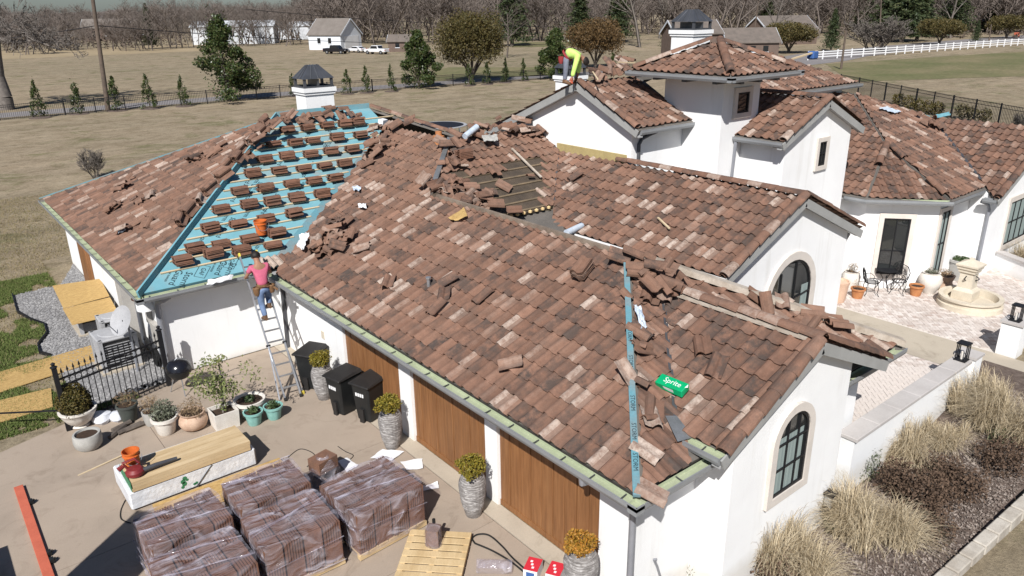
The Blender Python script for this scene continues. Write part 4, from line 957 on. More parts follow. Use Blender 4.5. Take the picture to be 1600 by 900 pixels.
window(rectP(29.2, 31.7, 0.8, 2.35), 8.85, 0.18, [(29.2+.5*k, .82, 29.2+.5*k, 2.33) for k in (1, 2, 3, 4)]+[(29.22, 1.6, 31.7, 1.6)], (29.25, 31.65, .85, 2.3), 'wide window in the far right wall')
# angled bay window: built flat, then turned onto the 45 degree face
bw_ = window(rectP(-0.40, 0.40, 0.50, 2.38), 0.0, 0.15, [(0.0, .52, 0.0, 2.36), (-.38, 1.3, .38, 1.3)], label='tall window on the angled bay face')
e0, e1 = D((23.62, 11.12, 0)), D((25.02, 9.45, 0)); dv = (e1-e0); cen = e0+dv*0.45; bw_.matrix_basis = Matrix.Translation(cen-HO) @ Matrix.Rotation(atan2(dv.y, dv.x), 4, 'Z') @ Matrix.Translation(HO)
# garage doors
for (y0, y1) in ((6.88, 9.50), (9.86, 12.45), (12.92, 15.50)):
    d_ = part('garage_door', MB().box(7.36, 7.42, y0, y1, 0.0, 2.18), M['door'])
    n = 9; w_ = (y1-y0)/n
    for k in range(n): MB().box(7.325+(0.006 if k % 2 else 0), 7.36, y0+k*w_+.009, y0+(k+1)*w_-.009, 0.13, 2.16).build('plank', M['door'], d_, bevel=0.004)
    MB().box(7.312, 7.36, y0+.004, y1-.004, 0.015, 0.125).build('bottom_rail', M['door'], d_)
MB().box(7.235, 7.262, 16.55, 16.68, 1.05, 1.25).build('wall_box', M['stone'], house)

# ---- chimneys with metal caps
def chimney(x, y, wx, wy, z0, z1, label):
    c = part('chimney', MB().box(x-wx/2, x+wx/2, y-wy/2, y+wy/2, z0, z1), M['white']); c['label'] = label
    for (g, a, b) in ((0.05, -.22, -.13), (0.09, -.13, 0.02)): MB().box(x-wx/2-g, x+wx/2+g, y-wy/2-g, y+wy/2+g, z1+a, z1+b).build('crown', M['white'], c)
    cap = MB(); hx, hy = wx/2+.02, wy/2+.02; zb = z1+.02
    for sx in (-1, 1):
        for sy in (-1, 1): cap.bar((x+sx*(hx-.05), y+sy*(hy-.05), zb), (x+sx*(hx-.05), y+sy*(hy-.05), zb+.32), .09, .09, (0, 1, 0))
    for sx in (-1, 1): cap.box(x+sx*hx-.02, x+sx*hx+.02, y-hy, y+hy, zb, zb+.06); cap.box(x-hx, x+hx, y+sx*hy-.02, y+sx*hy+.02, zb, zb+.06)
    cap.box(x-.02, x+.02, y-hy, y+hy, zb, zb+.3)
    e = [(x-hx-.04, y-hy-.04), (x+hx+.04, y-hy-.04), (x+hx+.04, y+hy+.04), (x-hx-.04, y+hy+.04)]; t = [(x-hx*.35, y-hy*.35), (x+hx*.35, y-hy*.35), (x+hx*.35, y+hy*.35), (x-hx*.35, y+hy*.35)]
    za, zt = zb+.32, zb+.78
    for i in range(4):
        j = (i+1) % 4; cap.poly([(*e[i], za), (*e[j], za), (*t[j], zt), (*t[i], zt)])
        for k in range(1, 4): q = k/4; cap.bar((e[i][0]*(1-q)+e[j][0]*q, e[i][1]*(1-q)+e[j][1]*q, za+.01), (t[i][0]*(1-q)+t[j][0]*q, t[i][1]*(1-q)+t[j][1]*q, zt+.01), .02, .03)
    cap.poly([(*q, zt) for q in t]); cap.poly([(*q, za) for q in reversed(e)])
    cap.build('chimney_cap', M['capmetal'], c)
c = at_y(486, 150, 27.0); chimney(c.x+.15, 27.0, 1.12, .85, 4.5, at_y(486, 139, 26.5).z, 'left white chimney with dark metal cap')
c = at_y(1089, 60, 20.5); chimney(c.x+.1, 20.9, 1.12, 1.12, 5, at_y(1089, 48, 20.2).z, 'white chimney behind the tower')
c = at_y(889, 130, 24.5); chimney(c.x+.55, 25.0, .9, .95, 4, at_y(889, 121, 24.4).z, 'white chimney behind the bending roofer')
# ================================================================== loose tiles, stacks, roofers' things
def basis_on(sl, yaw, tilt=0.0, roll=0.0):
    u = sl.u*cos(yaw)+sl.v*sin(yaw); v = -sl.u*sin(yaw)+sl.v*cos(yaw)
    return Matrix((u, v, sl.n)).transposed().to_4x4() @ Matrix.Rotation(tilt, 4, 'X') @ Matrix.Rotation(roll, 4, 'Y')
STK_COL = (0.178, 0.088, 0.056, 0.5)
stack_px = [[(286, 414), (334, 402), (378, 398)], [(306, 394), (346, 386), (427, 388)], [(391, 379), (434, 370)], [(330, 362), (372, 354), (416, 347), (460, 339)],
            [(346, 332), (390, 325), (426, 320), (464, 314), (504, 308)], [(375, 303), (415, 298), (456, 292), (491, 287), (524, 282)],
            [(396, 276), (437, 271), (475, 267), (507, 263), (539, 259)], [(414, 253), (449, 249), (486, 245), (517, 240), (550, 237)],
            [(427, 229), (461, 227), (489, 223), (527, 219), (563, 215)], [(449, 207), (481, 204), (511, 200), (540, 198), (559, 195)]]
ROWN = ['lowest', 'second', 'third', 'fourth', 'fifth', 'sixth', 'seventh', 'eighth', 'ninth', 'topmost']
for ri, row in enumerate(stack_px):
    for ci, (X, Y) in enumerate(row):
        p = MB_.px(X, Y, 0.06); n = random.choice((4, 5, 5, 6))
        pos = 'leftmost' if ci == 0 else 'rightmost' if ci == len(row)-1 else ORD[ci]+' from left'
        rw = ROWN[ri]+(' row' if ri in (0, 9) else ' row from the eave')
        st = thing('tile_stack', f'tile stack on blue slope, {pos} in the {rw}', 'tile stack', p, 'tile stacks on the blue slope')
        y0 = random.gauss(0, 0.06)
        for k in range(n):
            q = p+MB_.n*0.0+Vector((random.gauss(0, .012), random.gauss(0, .012), 0.030+0.038*k))
            Mx = Matrix.Translation(q) @ Matrix.Rotation(pi/2+y0+random.gauss(0, .015), 4, 'Z') @ Matrix.Rotation(0.0, 4, 'X') @ Matrix.Diagonal((0.97, 0.98, 0.66, 1))
            j = random.uniform(.85, 1.12); put_tile('tile', LOOSE_ME, Mx, tuple(c*j for c in STK_COL[:3])+(0.5,), st)

def heap(name, label, sl, spots, n, spread, hmax=0.22, shards=0.3, group='heaps of torn-off tiles', dust=0.5):
    p0 = sl.px(*spots[0]); t = thing(name, label, 'tile heap', p0, group)
    for (X, Y) in spots:
        for k in range(n):
            c = sl.px(X, Y, 0.08)+sl.u*random.gauss(0, spread)+sl.v*random.gauss(0, spread)+sl.n*(random.random()**1.5*hmax+.02)
            me = SHARD_ME if random.random() < shards else LOOSE_ME
            Mx = Matrix.Translation(c) @ basis_on(sl, random.uniform(0, 6.28), random.gauss(0, .2), random.gauss(0, .2))
            put_tile('tile', me, Mx, tile_colour(c+Vector((random.random()*9, 0, 0)), dust), t)
    return t
def leaning(name, label, sl, X, Y, n, yaw, dirn, group='bundles of tiles leaning on the hip', step=0.045):
    p0 = sl.px(X, Y, 0.1); t = thing(name, label, 'tile bundle', p0, group)
    for k in range(n):
        c = p0+dirn*(k*step)+sl.n*(0.16+random.gauss(0, .01))
        Mx = Matrix.Translation(c) @ basis_on(sl, yaw, random.gauss(0, .06), 1.15+random.gauss(0, .08))
        put_tile('tile', LOOSE_ME, Mx, tile_colour(c, 0.35), t)
# along the left hip
lean_px = [(428, 197), (418, 212), (404, 226), (392, 240), (381, 253), (370, 266), (358, 279), (338, 300), (322, 318), (305, 335), (290, 350)]
for i, (X, Y) in enumerate(lean_px):
    leaning('tile_bundle', f'bundle of brown tiles leaning beside the blue left hip, {ORD[i]} from the top', ML, X-10, Y, random.choice((5, 6, 7, 8)), random.uniform(0.2, 1.2), (ML.u*random.choice((-1, 1))*.8+ML.v*.3).normalized())
heap('tile_heap', 'broken tiles heaped at the top of the left hip', ML, [(415, 205), (395, 232)], 7, 0.3)
heap('tile_heap', 'torn tiles lying near the far edge of the left slope', ML, [(310, 246), (330, 238)], 5, 0.25, 0.12)
heap('tile_heap', 'torn tiles loose in the middle of the left slope', ML, [(200, 287), (240, 300)], 4, 0.28, 0.12)
heap('tile_heap', 'loose tiles on the lower left slope beside plastic scrap', ML, [(210, 353), (168, 331)], 4, 0.25, 0.12)
heap('tile_heap', 'row of torn tiles along the main ridge below the left chimney', MB_, [(462, 190), (492, 187), (525, 184), (548, 183)], 5, 0.2, 0.15)
heap('tile_heap', 'broken tiles piled at the top of the valley beside a white box', S1, [(592, 208), (606, 203), (602, 222), (594, 238)], 7, 0.25)
heap('tile_heap', 'large heap of broken tiles beside the valley above the ladder', S1, [(510, 372), (525, 360), (500, 390), (540, 385), (516, 384)], 5, 0.18, 0.24)
heap('tile_heap', 'broken tiles strewn down the bare hip next to the torn slope', S3, [(703, 232), (706, 262), (708, 290), (722, 300), (738, 310), (752, 318), (725, 318), (765, 325), (695, 305), (690, 290), (712, 326)], 5, 0.22, 0.24)
heap('tile_heap', 'torn tiles heaped along the top of the torn slope', S3, [(740, 214), (765, 210), (792, 205), (815, 202), (828, 206)], 5, 0.22, 0.22)
heap('tile_heap', 'single stray tiles left on the bare boards', S3, [(788, 290), (830, 278), (770, 270)], 1, 0.05, 0.05)
heap('tile_heap', 'high heap of stacked broken tiles at the garage ridge end', SE, [(1000, 432), (1012, 450), (1028, 440), (995, 420), (1018, 460)], 5, 0.16, 0.34)
heap('tile_heap', 'tiles piled behind the garage ridge against the white fascia', SR, [(1000, 410), (1035, 422)], 3, 0.16, 0.25)
heap('tile_heap', 'broken tiles along the valley between blue strip and small gable', SE, [(1000, 520), (1003, 552), (1002, 600), (1012, 655)], 2, 0.06, 0.08)
heap('tile_heap', 'loose tiles beside the white mortared hip', SE, [(1185, 466), (1225, 478), (1262, 490), (1310, 505)], 2, 0.12, 0.12)
heap('tile_heap', 'broken tiles heaped on the ridge of the upper gable', W3, [(935, 120), (950, 116), (968, 112), (980, 106)], 5, 0.18, 0.2)
heap('tile_heap', 'torn tiles on the far right roof ridge', BY, [(1445, 193), (1470, 200)], 4, 0.25, 0.15)
t = thing('tile_stack', 'small stack of old tiles on the front slope near the ridge', 'tile stack', S1.px(912, 424), 'old tile stacks'); 
for k in range(6):
    c = S1.px(912, 426, 0.12)+S1.n*(0.036*k)+S1.u*random.gauss(0, .01); put_tile('tile', LOOSE_ME, Matrix.Translation(c) @ basis_on(S1, 0.25+random.gauss(0, .03)) , tile_colour(c, .3), t)
t = thing('tile_stack', 'neat stack of small tiles on the torn slope beside the hip', 'tile stack', S3.px(725, 246), 'old tile stacks')
for k in range(5):
    c = S3.px(725, 246, 0.12)+Vector((0, 0, 0.045*k)); put_tile('tile', LOOSE_ME, Matrix.Translation(c) @ Matrix.Rotation(pi/2, 4, 'Z'), STK_COL, t)
# single loose tiles
singles = [(S1, 607, 440, 'loose tile lying flat on the front slope left of centre'), (S1, 700, 438, 'tilted loose tile on the middle of the front slope'), (S1, 683, 480, 'dark loose tile lying above a broken piece on the front slope'),
           (S1, 694, 460, 'loose grey tile on the front slope above the garage doors'), (S1, 755, 463, 'curled loose tile right of centre on the front slope'), (S1, 575, 256, 'loose tile near the top of the valley'),
           (S1, 565, 388, 'loose tile at the right edge of the big heap'), (GL, 1098, 540, 'upright loose tile on the small gable slope'), (GL, 1120, 572, 'upturned loose tile on the small gable slope'),
           (SE, 1022, 640, 'whole tile lying beside the valley flashing'), (SE, 1010, 705, 'pale loose barrel tile near the end of the blue strip'), (SE, 1018, 770, 'broken tile hanging over the gutter at the corner'),
           (S1, 798, 568, 'small loose shard low on the front slope'), (W2, 900, 275, 'upright orange tile piece on the rear wing slope'), (ML, 180, 325, 'single lifted tile on the left slope'), (GR, 1262, 472, 'upturned tile on the back of the small gable')]
for sl, X, Y, lab in singles:
    c = sl.px(X, Y, 0.11); o = bpy.data.objects.new('loose_tile', LOOSE_ME); COL.objects.link(o)
    o.matrix_world = Matrix.Translation(c) @ basis_on(sl, random.uniform(-.9, .9), random.gauss(.04, .06), random.gauss(0, .07)); o.color = tile_colour(c); tag(o, lab, 'roof tile', 'single loose tiles')
t = thing('tile_row', 'four pale and brown tiles laid side by side beside the roofer on the ladder', 'tile row', MB_.px(440, 410))
for k in range(5):
    c = MB_.px(418+10.5*k, 411-1.8*k, 0.05); put_tile('tile', LOOSE_ME, Matrix.Translation(c) @ basis_on(MB_, 0.15), ((0.30, .23, .18, .9) if k < 3 else (0.18, .10, .07, .5)), t)

# printed lettering: text curves turned into thin meshes
def text_mesh(s, size, m, ext=0.0):
    cu = bpy.data.curves.new('txt', 'FONT'); cu.body = s; cu.size = size; cu.align_x = 'CENTER'; cu.align_y = 'CENTER'; cu.resolution_u = 2
    ob = bpy.data.objects.new('txt', cu); COL.objects.link(ob); dg = bpy.context.evaluated_depsgraph_get()
    me = bpy.data.meshes.new_from_object(ob.evaluated_get(dg)); bpy.data.objects.remove(ob); bpy.data.curves.remove(cu)
    me.materials.clear(); me.materials.append(m); return me
def letter(s, size, Mx, parent, m, name='lettering'):
    me = text_mesh(s, size, m) if isinstance(s, str) else s
    o = bpy.data.objects.new(name, me); COL.objects.link(o); o.parent = parent; o.matrix_basis = Matrix.Translation(-org(parent)) @ Mx; return o
sg = text_mesh('Storm\nGuard', 0.24, M['ink']); lb = text_mesh('LEAK BARRIER', 0.07, M['ink']); gf = text_mesh('GAF', 0.16, M['ink'])
for (X, Y) in ((282, 435), (352, 420)):
    for me_, dx, dy in ((sg, 0, 0), (lb, 0, -.30)):
        letter(me_, 0, Matrix.Translation(MB_.px(X, Y, 0.006)) @ basis_on(MB_, radians(232)) @ Matrix.Translation((dx, dy, 0)), r_blue, M['ink'])
for (X, Y) in ((316, 424), (361, 410)):
    letter(gf, 0, Matrix.Translation(MB_.px(X, Y, 0.006)) @ basis_on(MB_, radians(232)), r_blue, M['ink'])
    fr = MB()
    for (a, b) in (((-.24, -.13), (.24, -.13)), ((.24, -.13), (.24, .13)), ((.24, .13), (-.24, .13)), ((-.24, .13), (-.24, -.13))): fr.bar((*a, 0), (*b, 0), .01, .001)
    o = fr.build('logo_box', M['ink'], r_blue); o.matrix_basis = Matrix.Translation(-HO) @ Matrix.Translation(MB_.px(X, Y, 0.006)) @ basis_on(MB_, radians(232)) @ Matrix.Translation(HO)
sg2 = text_mesh('Storm Guard', 0.19, M['ink'])
for k in range(64):
    a, b = random.uniform(-1, 9), (k//4+3)*TE+random.uniform(.10, .25); q = MB_.pt(-a if MB_.u.x < 0 else a, b)
    X, Y = q.x, q.y
    if X < 3.58+(Y-18.72)+.5 or X > 7.0+(Y-18.9)*1.29-.8: continue
    letter(sg2, 0, Matrix.Translation(Vector((X, Y, MB_.z(X, Y)))+MB_.n*.006) @ basis_on(MB_, radians(225)), r_blue, M['ink'])
hd = (Vector((10.56, 9.52, 4.16))-Vector((6.74, 5.70, 2.44))).normalized(); hs = hd.cross(Vector((0, 0, 1))).normalized(); hn = hs.cross(hd)
for k, f in enumerate((0.10, 0.20, 0.30, 0.46, 0.58)):
    q = Vector((6.74, 5.70, 2.536))*(1-f)+Vector((10.56, 9.52, 4.283))*f+hn*0.030
    letter(text_mesh('STORM', 0.10, M['ink']), 0, Matrix.Translation(q) @ Matrix((-hd, hs, hn)).transposed().to_4x4(), house, M['ink'])

# things on the roof
def bucket(p, label, r=0.15, h=0.36, tilt=0.0, filled=True):
    t = thing('bucket', label, 'bucket', p, 'orange buckets')
    MB().lathe([(r*.80, 0), (r*.93, h*.72), (r*1.06, h*.73), (r*1.06, h*.78), (r*.96, h*.79), (r, h*.92), (r*1.08, h*.93), (r*1.08, h), (r*.98, h), (r*.95, h*.8), (r*.8, h*.25), (0.001, h*.25)], p, 20).build('body', M['orange'], t, smooth=True)
    MB().tube([Vector(p)+Vector((r*1.06*cos(a), r*1.06*sin(a)*.3-r*.9, h*.8-abs(sin(a))*h*.45)) for a in [pi*k/8+pi for k in range(9)]], 0.006, 5).build('handle', M['pipe'], t)
    return t
bucket(MB_.px(409, 366, 0.05), 'orange bucket standing among tile stacks on the blue slope', 0.17, 0.40)
sb = thing('soda_box', 'crumpled green and white soda carton on the small gable slope', 'box', GL.px(1046, 605, .1))
bm_ = Matrix.Translation(GL.px(1046, 604, 0.15)) @ basis_on(GL, -0.92-0.0)
def mbox(mb, Mx, hx, hy, hz): 
    mb.raw([Mx @ Vector(q) for q in ((-hx, -hy, -hz), (hx, -hy, -hz), (hx, hy, -hz), (-hx, hy, -hz), (-hx, -hy, hz), (hx, -hy, hz), (hx, hy, hz), (-hx, hy, hz))], [(0, 3, 2, 1), (4, 5, 6, 7), (0, 1, 5, 4), (1, 2, 6, 5), (2, 3, 7, 6), (3, 0, 4, 7)]); return mb
# orient the carton along the direction it shows in the photograph
a0, a1 = GL.px(1034, 594, .20), GL.px(1068, 608, .20); dx_ = (a1-a0).normalized(); dy_ = GL.n.cross(dx_); bm_ = Matrix((dx_, dy_, GL.n)).transposed().to_4x4(); bm_.translation = (a0+a1)/2
cm = mbox(MB(), bm_, 0.25, 0.105, 0.055); cm.v = [(x+random.gauss(0, .012), y+random.gauss(0, .012), z+(random.gauss(-.01, .015) if i < 4 else 0)) for i, (x, y, z) in enumerate(cm.v)]; cm.build('carton', M['sprite'], sb, bevel=0.012)
letter('Sprite', 0.14, bm_ @ Matrix.Translation((.02, .0, 0.062)), sb, M['whiteink'])
mbox(MB(), bm_ @ Matrix.Translation((-.215, 0.0, .059)), .03, .045, .001).build('blue_patch', M['blueink'], sb)
mbox(MB(), bm_ @ Matrix.Translation((-.02, -.112, -.01)), .11, .001, .03).build('white_patch', M['whiteink'], sb)
mbox(MB(), bm_ @ Matrix.Rotation(.5, 4, 'Z') @ Matrix.Translation((.22, -.09, .05)), .05, .03, .002).build('torn_flap', M['whiteink'], sb)
def scrap(label, pts, m, cat='scrap', lift=0.02, fold=0.05, name='plastic_sheet', n=8):
    """crumpled sheet from a quad of points"""
    P = [Vector(p) for p in pts]; nrm = (P[1]-P[0]).cross(P[3]-P[0]).normalized(); nrm = nrm if nrm.z > 0 else -nrm; mb = MB(); vs = []
    for j in range(n+1):
        for i in range(n+1):
            s, t = i/n, j/n; q = P[0]*(1-s)*(1-t)+P[1]*s*(1-t)+P[2]*s*t+P[3]*(1-s)*t
            vs.append(q+nrm*(lift+random.random()*fold)+(P[1]-P[0])*random.gauss(0, .012))
    mb.raw(vs, [(j*(n+1)+i, j*(n+1)+i+1, (j+1)*(n+1)+i+1, (j+1)*(n+1)+i) for j in range(n) for i in range(n)])
    return tag(mb.build(name, m, origin=P[0], smooth=True), label, cat)
scrap('crumpled pale blue underlayment scrap hanging by the garage hip', [SE.px(988, 478, .15), SE.px(1000, 482, .15), SE.px(1010, 515, .15), SE.px(1000, 517, .15)], M['roll'], name='underlayment_scrap')
scrap('white crumpled plastic left at the lower valley beside the tile heap', [S1.px(470, 372, .2), S1.px(488, 366, .2), S1.px(476, 392, .2), S1.px(466, 390, .2)], M['paper'], fold=.12)
scrap('small white paper wad on the upper front slope', [S1.px(561, 322, .1), S1.px(575, 320, .1), S1.px(573, 327, .1), S1.px(562, 328, .1)], M['paper'], n=5, fold=.08)
scrap('clear plastic wad on the upper front slope', [S1.px(552, 294, .1), S1.px(566, 293, .1), S1.px(563, 300, .1), S1.px(554, 300, .1)], M['roll'], n=5, fold=.08)
scrap('tan paper scrap near the hip heap', [S1.px(700, 343, .1), S1.px(726, 326, .1), S1.px(732, 341, .1), S1.px(712, 347, .1)], M['osb'], n=5, fold=.05)
scrap('clear plastic scrap on the left slope', [ML.px(184, 361, .1), ML.px(200, 355, .1), ML.px(198, 362, .1), ML.px(186, 366, .1)], M['roll'], n=5)
scrap('white plastic sheet along the stripped eave', [MB_.px(325, 440, .1), MB_.px(365, 431, .1), MB_.px(362, 438, .1), MB_.px(322, 449, .1)], M['paper'], fold=.06)
scrap('torn grey scrap on the far right roof', [BY.px(1372, 170, .1), BY.px(1385, 168, .1), BY.px(1407, 176, .1), BY.px(1395, 178, .1)], M['roll'])
scrap('blue underlayment scrap on the far right ridge', [BY.px(1456, 182, .15), BY.px(1482, 176, .15), BY.px(1484, 181, .15), BY.px(1462, 186, .15)], M['blue'])
scrap('white crumpled fill bag scrap on the torn ridge', [S3.px(752, 214, .25), S3.px(776, 211, .25), S3.px(778, 222, .25), S3.px(755, 222, .25)], M['potgrey'])
def roll_(p0, p1, r, label): 
    t = thing('underlayment_roll', label, 'roll', p0); MB().tube([p0, p1], r, 14).build('roll', M['roll'], t, smooth=True); d = (Vector(p1)-Vector(p0)).normalized()
    MB().tube([Vector(p1)+d*.002, Vector(p1)+d*.012], r*.4, 10).build('core', M['pipe_dk'], t)
roll_(Vector((12.75, 13.55, 3.42)), Vector((13.55, 13.75, 3.44)), 0.085, 'pale blue underlayment roll lying on the flat roof')
q = S3.px(738, 208, .3); roll_(q-Vector((.35, .1, .05)), q+Vector((.25, .1, .15)), 0.09, 'blue and white roll propped at the hip peak')
t = thing('vent_pipe', 'short orange clay vent pipe at the ridge', 'vent', S1.px(686, 222)); MB().lathe([(.14, -.1), (.14, .16), (.17, .17), (.17, .22), (.1, .24), (.1, .36), (.0, .37)], S1.px(686, 224), 12).build('pipe', M['terra'], t, smooth=True)
t = thing('vent_pipe', 'small steel vent on the lower front slope', 'vent', S1.px(670, 447)); MB().lathe([(.04, 0), (.04, .2), (.06, .2), (.06, .24), (0.001, .25)], S1.px(670, 449), 10).build('pipe', M['alu'], t)
t = thing('cardboard_box', 'small white box on tiles at the top of the valley', 'box', S1.px(598, 190)); mbox(MB(), Matrix.Translation(S1.px(598, 192, .15)) @ Matrix.Rotation(.4, 4, 'Z') @ Matrix.Rotation(.2, 4, 'X'), .13, .1, .12).build('box', M['paper'], t)
def stick(p0, p1, label, w=.05, m='batten', name='batten_stick'): tag(MB().bar(p0, p1, w, w*.6).build(name, M[m], origin=p0), label, 'stick')
stick(W2.px(1028, 340, .12), W2.px(1046, 357, .12), 'pale wood offcut lying on the rear wing slope')
stick(S3.px(800, 232, .14), S3.px(846, 277, .14), 'long pale batten lying down the torn slope', .06, 'ridgemortar')
stick(W3.px(966, 97, .3), W3.px(992, 98, .3), 'pale batten across the tiles left of the tower')
stick(W6.px(1238, 92, .1), W6.px(1277, 80, .3), 'pale board on the roof right of the tower', .09)
t = thing('tool_bag', 'blue bag on the roof right of the tower', 'bag', W6.px(1272, 88)); mbox(MB(), Matrix.Translation(W6.px(1270, 86, .15)), .2, .15, .15).build('bag', M['blueink'], t, bevel=.04)
stick(at_y(926, 112, 16.4), at_y(934, 124, 15.6), 'pale stick leaning at the upper gable peak', .04)

# ================================================================== people
def skin_mesh(name, verts, edges, radii, m, parent, root=0, sub=2):
    me = bpy.data.meshes.new(name); me.from_pydata(verts, edges, []); ob = bpy.data.objects.new(name, me); COL.objects.link(ob)
    md = ob.modifiers.new('s', 'SKIN'); md.use_smooth_shade = True
    sk = me.skin_vertices[0].data if me.skin_vertices else None
    if sk is None:
        bm = bmesh.new(); bm.from_mesh(me); bm.verts.layers.skin.verify(); bm.to_mesh(me); bm.free(); sk = me.skin_vertices[0].data
    for i, r in enumerate(radii): sk[i].radius = (r, r) if not isinstance(r, tuple) else r; sk[i].use_root = (i == root)
    md2 = ob.modifiers.new('d', 'SUBSURF'); md2.levels = sub; md2.render_levels = sub
    dg = bpy.context.evaluated_depsgraph_get(); out = bpy.data.meshes.new_from_object(ob.evaluated_get(dg)); bpy.data.objects.remove(ob); bpy.data.meshes.remove(me)
    out.materials.clear(); out.materials.append(m)
    for p in out.polygons: p.use_smooth = True
    o = bpy.data.objects.new(name, out); COL.objects.link(o); o.parent = parent; return o
def fingers(mb, wrist, fwd, side, curl, s=1.0):
    w = Vector(wrist); f = Vector(fwd).normalized(); sd = Vector(side).normalized(); dn = Vector(curl).normalized()
    mb.obox(w+f*.05*s, f*.05*s, sd*.042*s, dn*.014*s)
    for k, L in enumerate((.066, .075, .07, .055)):
        b = w+f*.095*s+sd*(.032-.021*k)*s; m1 = b+f*L*.5*s+dn*L*.25*s; m2 = m1+f*L*.25*s+dn*L*.45*s; mb.tube([b-f*.02*s, m1, m2], [.0095*s, .009*s, .007*s], 6)
    b = w+f*.03*s+sd*.04*s; mb.tube([b, b+sd*.03*s+f*.03*s, b+sd*.035*s+f*.06*s+dn*.015*s], [.011*s, .010*s, .008*s], 6)
def person(name, label, loc, J, cloth, rz=0.0):
    """J: joint dict in local metres; cloth: materials"""
    t = thing(name, label, 'person', (0, 0, 0))
    names = ['pelvis', 'waist', 'chest', 'neck', 'head', 'crown', 'shL', 'elL', 'wrL', 'haL', 'shR', 'elR', 'wrR', 'haR', 'hipL', 'knL', 'anL', 'toL', 'hipR', 'knR', 'anR', 'toR']
    idx = {n: i for i, n in enumerate(names)}
    E_ = [('pelvis', 'waist'), ('waist', 'chest'), ('chest', 'neck'), ('neck', 'head'), ('head', 'crown'), ('chest', 'shL'), ('shL', 'elL'), ('elL', 'wrL'), ('wrL', 'haL'), ('chest', 'shR'), ('shR', 'elR'), ('elR', 'wrR'), ('wrR', 'haR'),
          ('pelvis', 'hipL'), ('hipL', 'knL'), ('knL', 'anL'), ('anL', 'toL'), ('pelvis', 'hipR'), ('hipR', 'knR'), ('knR', 'anR'), ('anR', 'toR')]
    rad = dict(pelvis=(.135, .10), waist=(.125, .095), chest=(.15, .105), neck=.055, head=.088, crown=.075, shL=.062, elL=.043, wrL=.030, haL=.026, shR=.062, elR=.043, wrR=.030, haR=.026, hipL=.085, knL=.058, anL=.042, toL=.038, hipR=.085, knR=.058, anR=.042, toR=.038)
    V_ = [J[n] for n in names]; Ei = [(idx[a], idx[b]) for a, b in E_]
    body = skin_mesh('body', V_, Ei, [rad[n] for n in names], M['skin'], t)
    def sub(nm, keep, edges, grow, m, over={}):
        k = {n: i for i, n in enumerate(keep)}; rr = []
        for n in keep:
            r = over.get(n, rad[n]); rr.append((r[0]+grow, r[1]+grow) if isinstance(r, tuple) else r+grow)
        return skin_mesh(nm, [J[n] for n in keep], [(k[a], k[b]) for a, b in edges], rr, m, t)
    J['slL'] = tuple(Vector(J['shL']).lerp(Vector(J['elL']), cloth.get('sleeve', .7))); J['slR'] = tuple(Vector(J['shR']).lerp(Vector(J['elR']), cloth.get('sleeve', .7))); rad['slL'] = rad['slR'] = .050
    if cloth.get('sleeve', .7) > 1: J['slL'] = tuple(Vector(J['elL']).lerp(Vector(J['wrL']), .95)); J['slR'] = tuple(Vector(J['elR']).lerp(Vector(J['wrR']), .95)); rad['slL'] = rad['slR'] = .036
    if cloth.get('sleeve', .7) > 1: sub('shirt', ['pelvis', 'waist', 'chest', 'shL', 'elL', 'slL', 'shR', 'elR', 'slR'], [('pelvis', 'waist'), ('waist', 'chest'), ('chest', 'shL'), ('shL', 'elL'), ('elL', 'slL'), ('chest', 'shR'), ('shR', 'elR'), ('elR', 'slR')], .030, cloth['shirt'], dict(waist=(.17, .16), chest=(.235, .21), pelvis=(.15, .13)))
    else: sub('shirt', ['pelvis', 'waist', 'chest', 'shL', 'slL', 'shR', 'slR'], [('pelvis', 'waist'), ('waist', 'chest'), ('chest', 'shL'), ('shL', 'slL'), ('chest', 'shR'), ('shR', 'slR')], .020, cloth['shirt'])
    J['pv'] = tuple(Vector(J['pelvis']).lerp(Vector(J['waist']), .25)); rad['pv'] = (.140, .105)
    sub('trousers', ['pv', 'pelvis', 'hipL', 'knL', 'anL', 'hipR', 'knR', 'anR'], [('pv', 'pelvis'), ('pelvis', 'hipL'), ('hipL', 'knL'), ('knL', 'anL'), ('pelvis', 'hipR'), ('hipR', 'knR'), ('knR', 'anR')], .024, cloth['legs'])
    for s in 'LR':
        a, b = Vector(J['an'+s]), Vector(J['to'+s]); mb = MB(); d = (b-a); d.z *= .4; d.normalize()
        heel = Vector((a.x, a.y, b.z))-d*.06; mb.tube([heel+Vector((0, 0, .012)), heel+d*.12+Vector((0, 0, .02)), heel+d*.24+Vector((0, 0, .008)), heel+d*.29], [.045, .052, .048, .025], 10); mb.tube([a+Vector((0, 0, .05)), Vector((a.x, a.y, b.z+.02))], [.052, .055], 10)
        mb.build('boot', M['boot'], t, smooth=True)
    hd_, cr = Vector(J['head']), Vector(J['crown']); up = (cr-hd_).normalized(); face = Vector(cloth['face']).normalized()
    hm = MB(); n1, n2 = 10, 14; c0 = (hd_+cr)/2+up*.012-face*.014; sd = up.cross(face).normalized(); vs = []
    for i in range(n1+1):
        for j in range(n2):
            th = (pi*.62)*i/n1; ph = 2*pi*j/n2; dirv = up*cos(th)+(face*cos(ph)+sd*sin(ph))*sin(th)
            front = max(0, dirv.dot(face)); vs.append(c0+dirv*(.116 if front < .55 else .096)*(1+random.gauss(0, .02)))
    hm.raw(vs, [(i*n2+j, i*n2+(j+1) % n2, (i+1)*n2+(j+1) % n2, (i+1)*n2+j) for i in range(n1) for j in range(n2)]); hm.build('hair', M['hair'], t, smooth=True)
    fm = MB(); c1 = hd_+up*.02
    fm.tube([c1+face*.085+up*.015, c1+face*.115-up*.02, c1+face*.085-up*.03], [.010, .016, .012], 7)
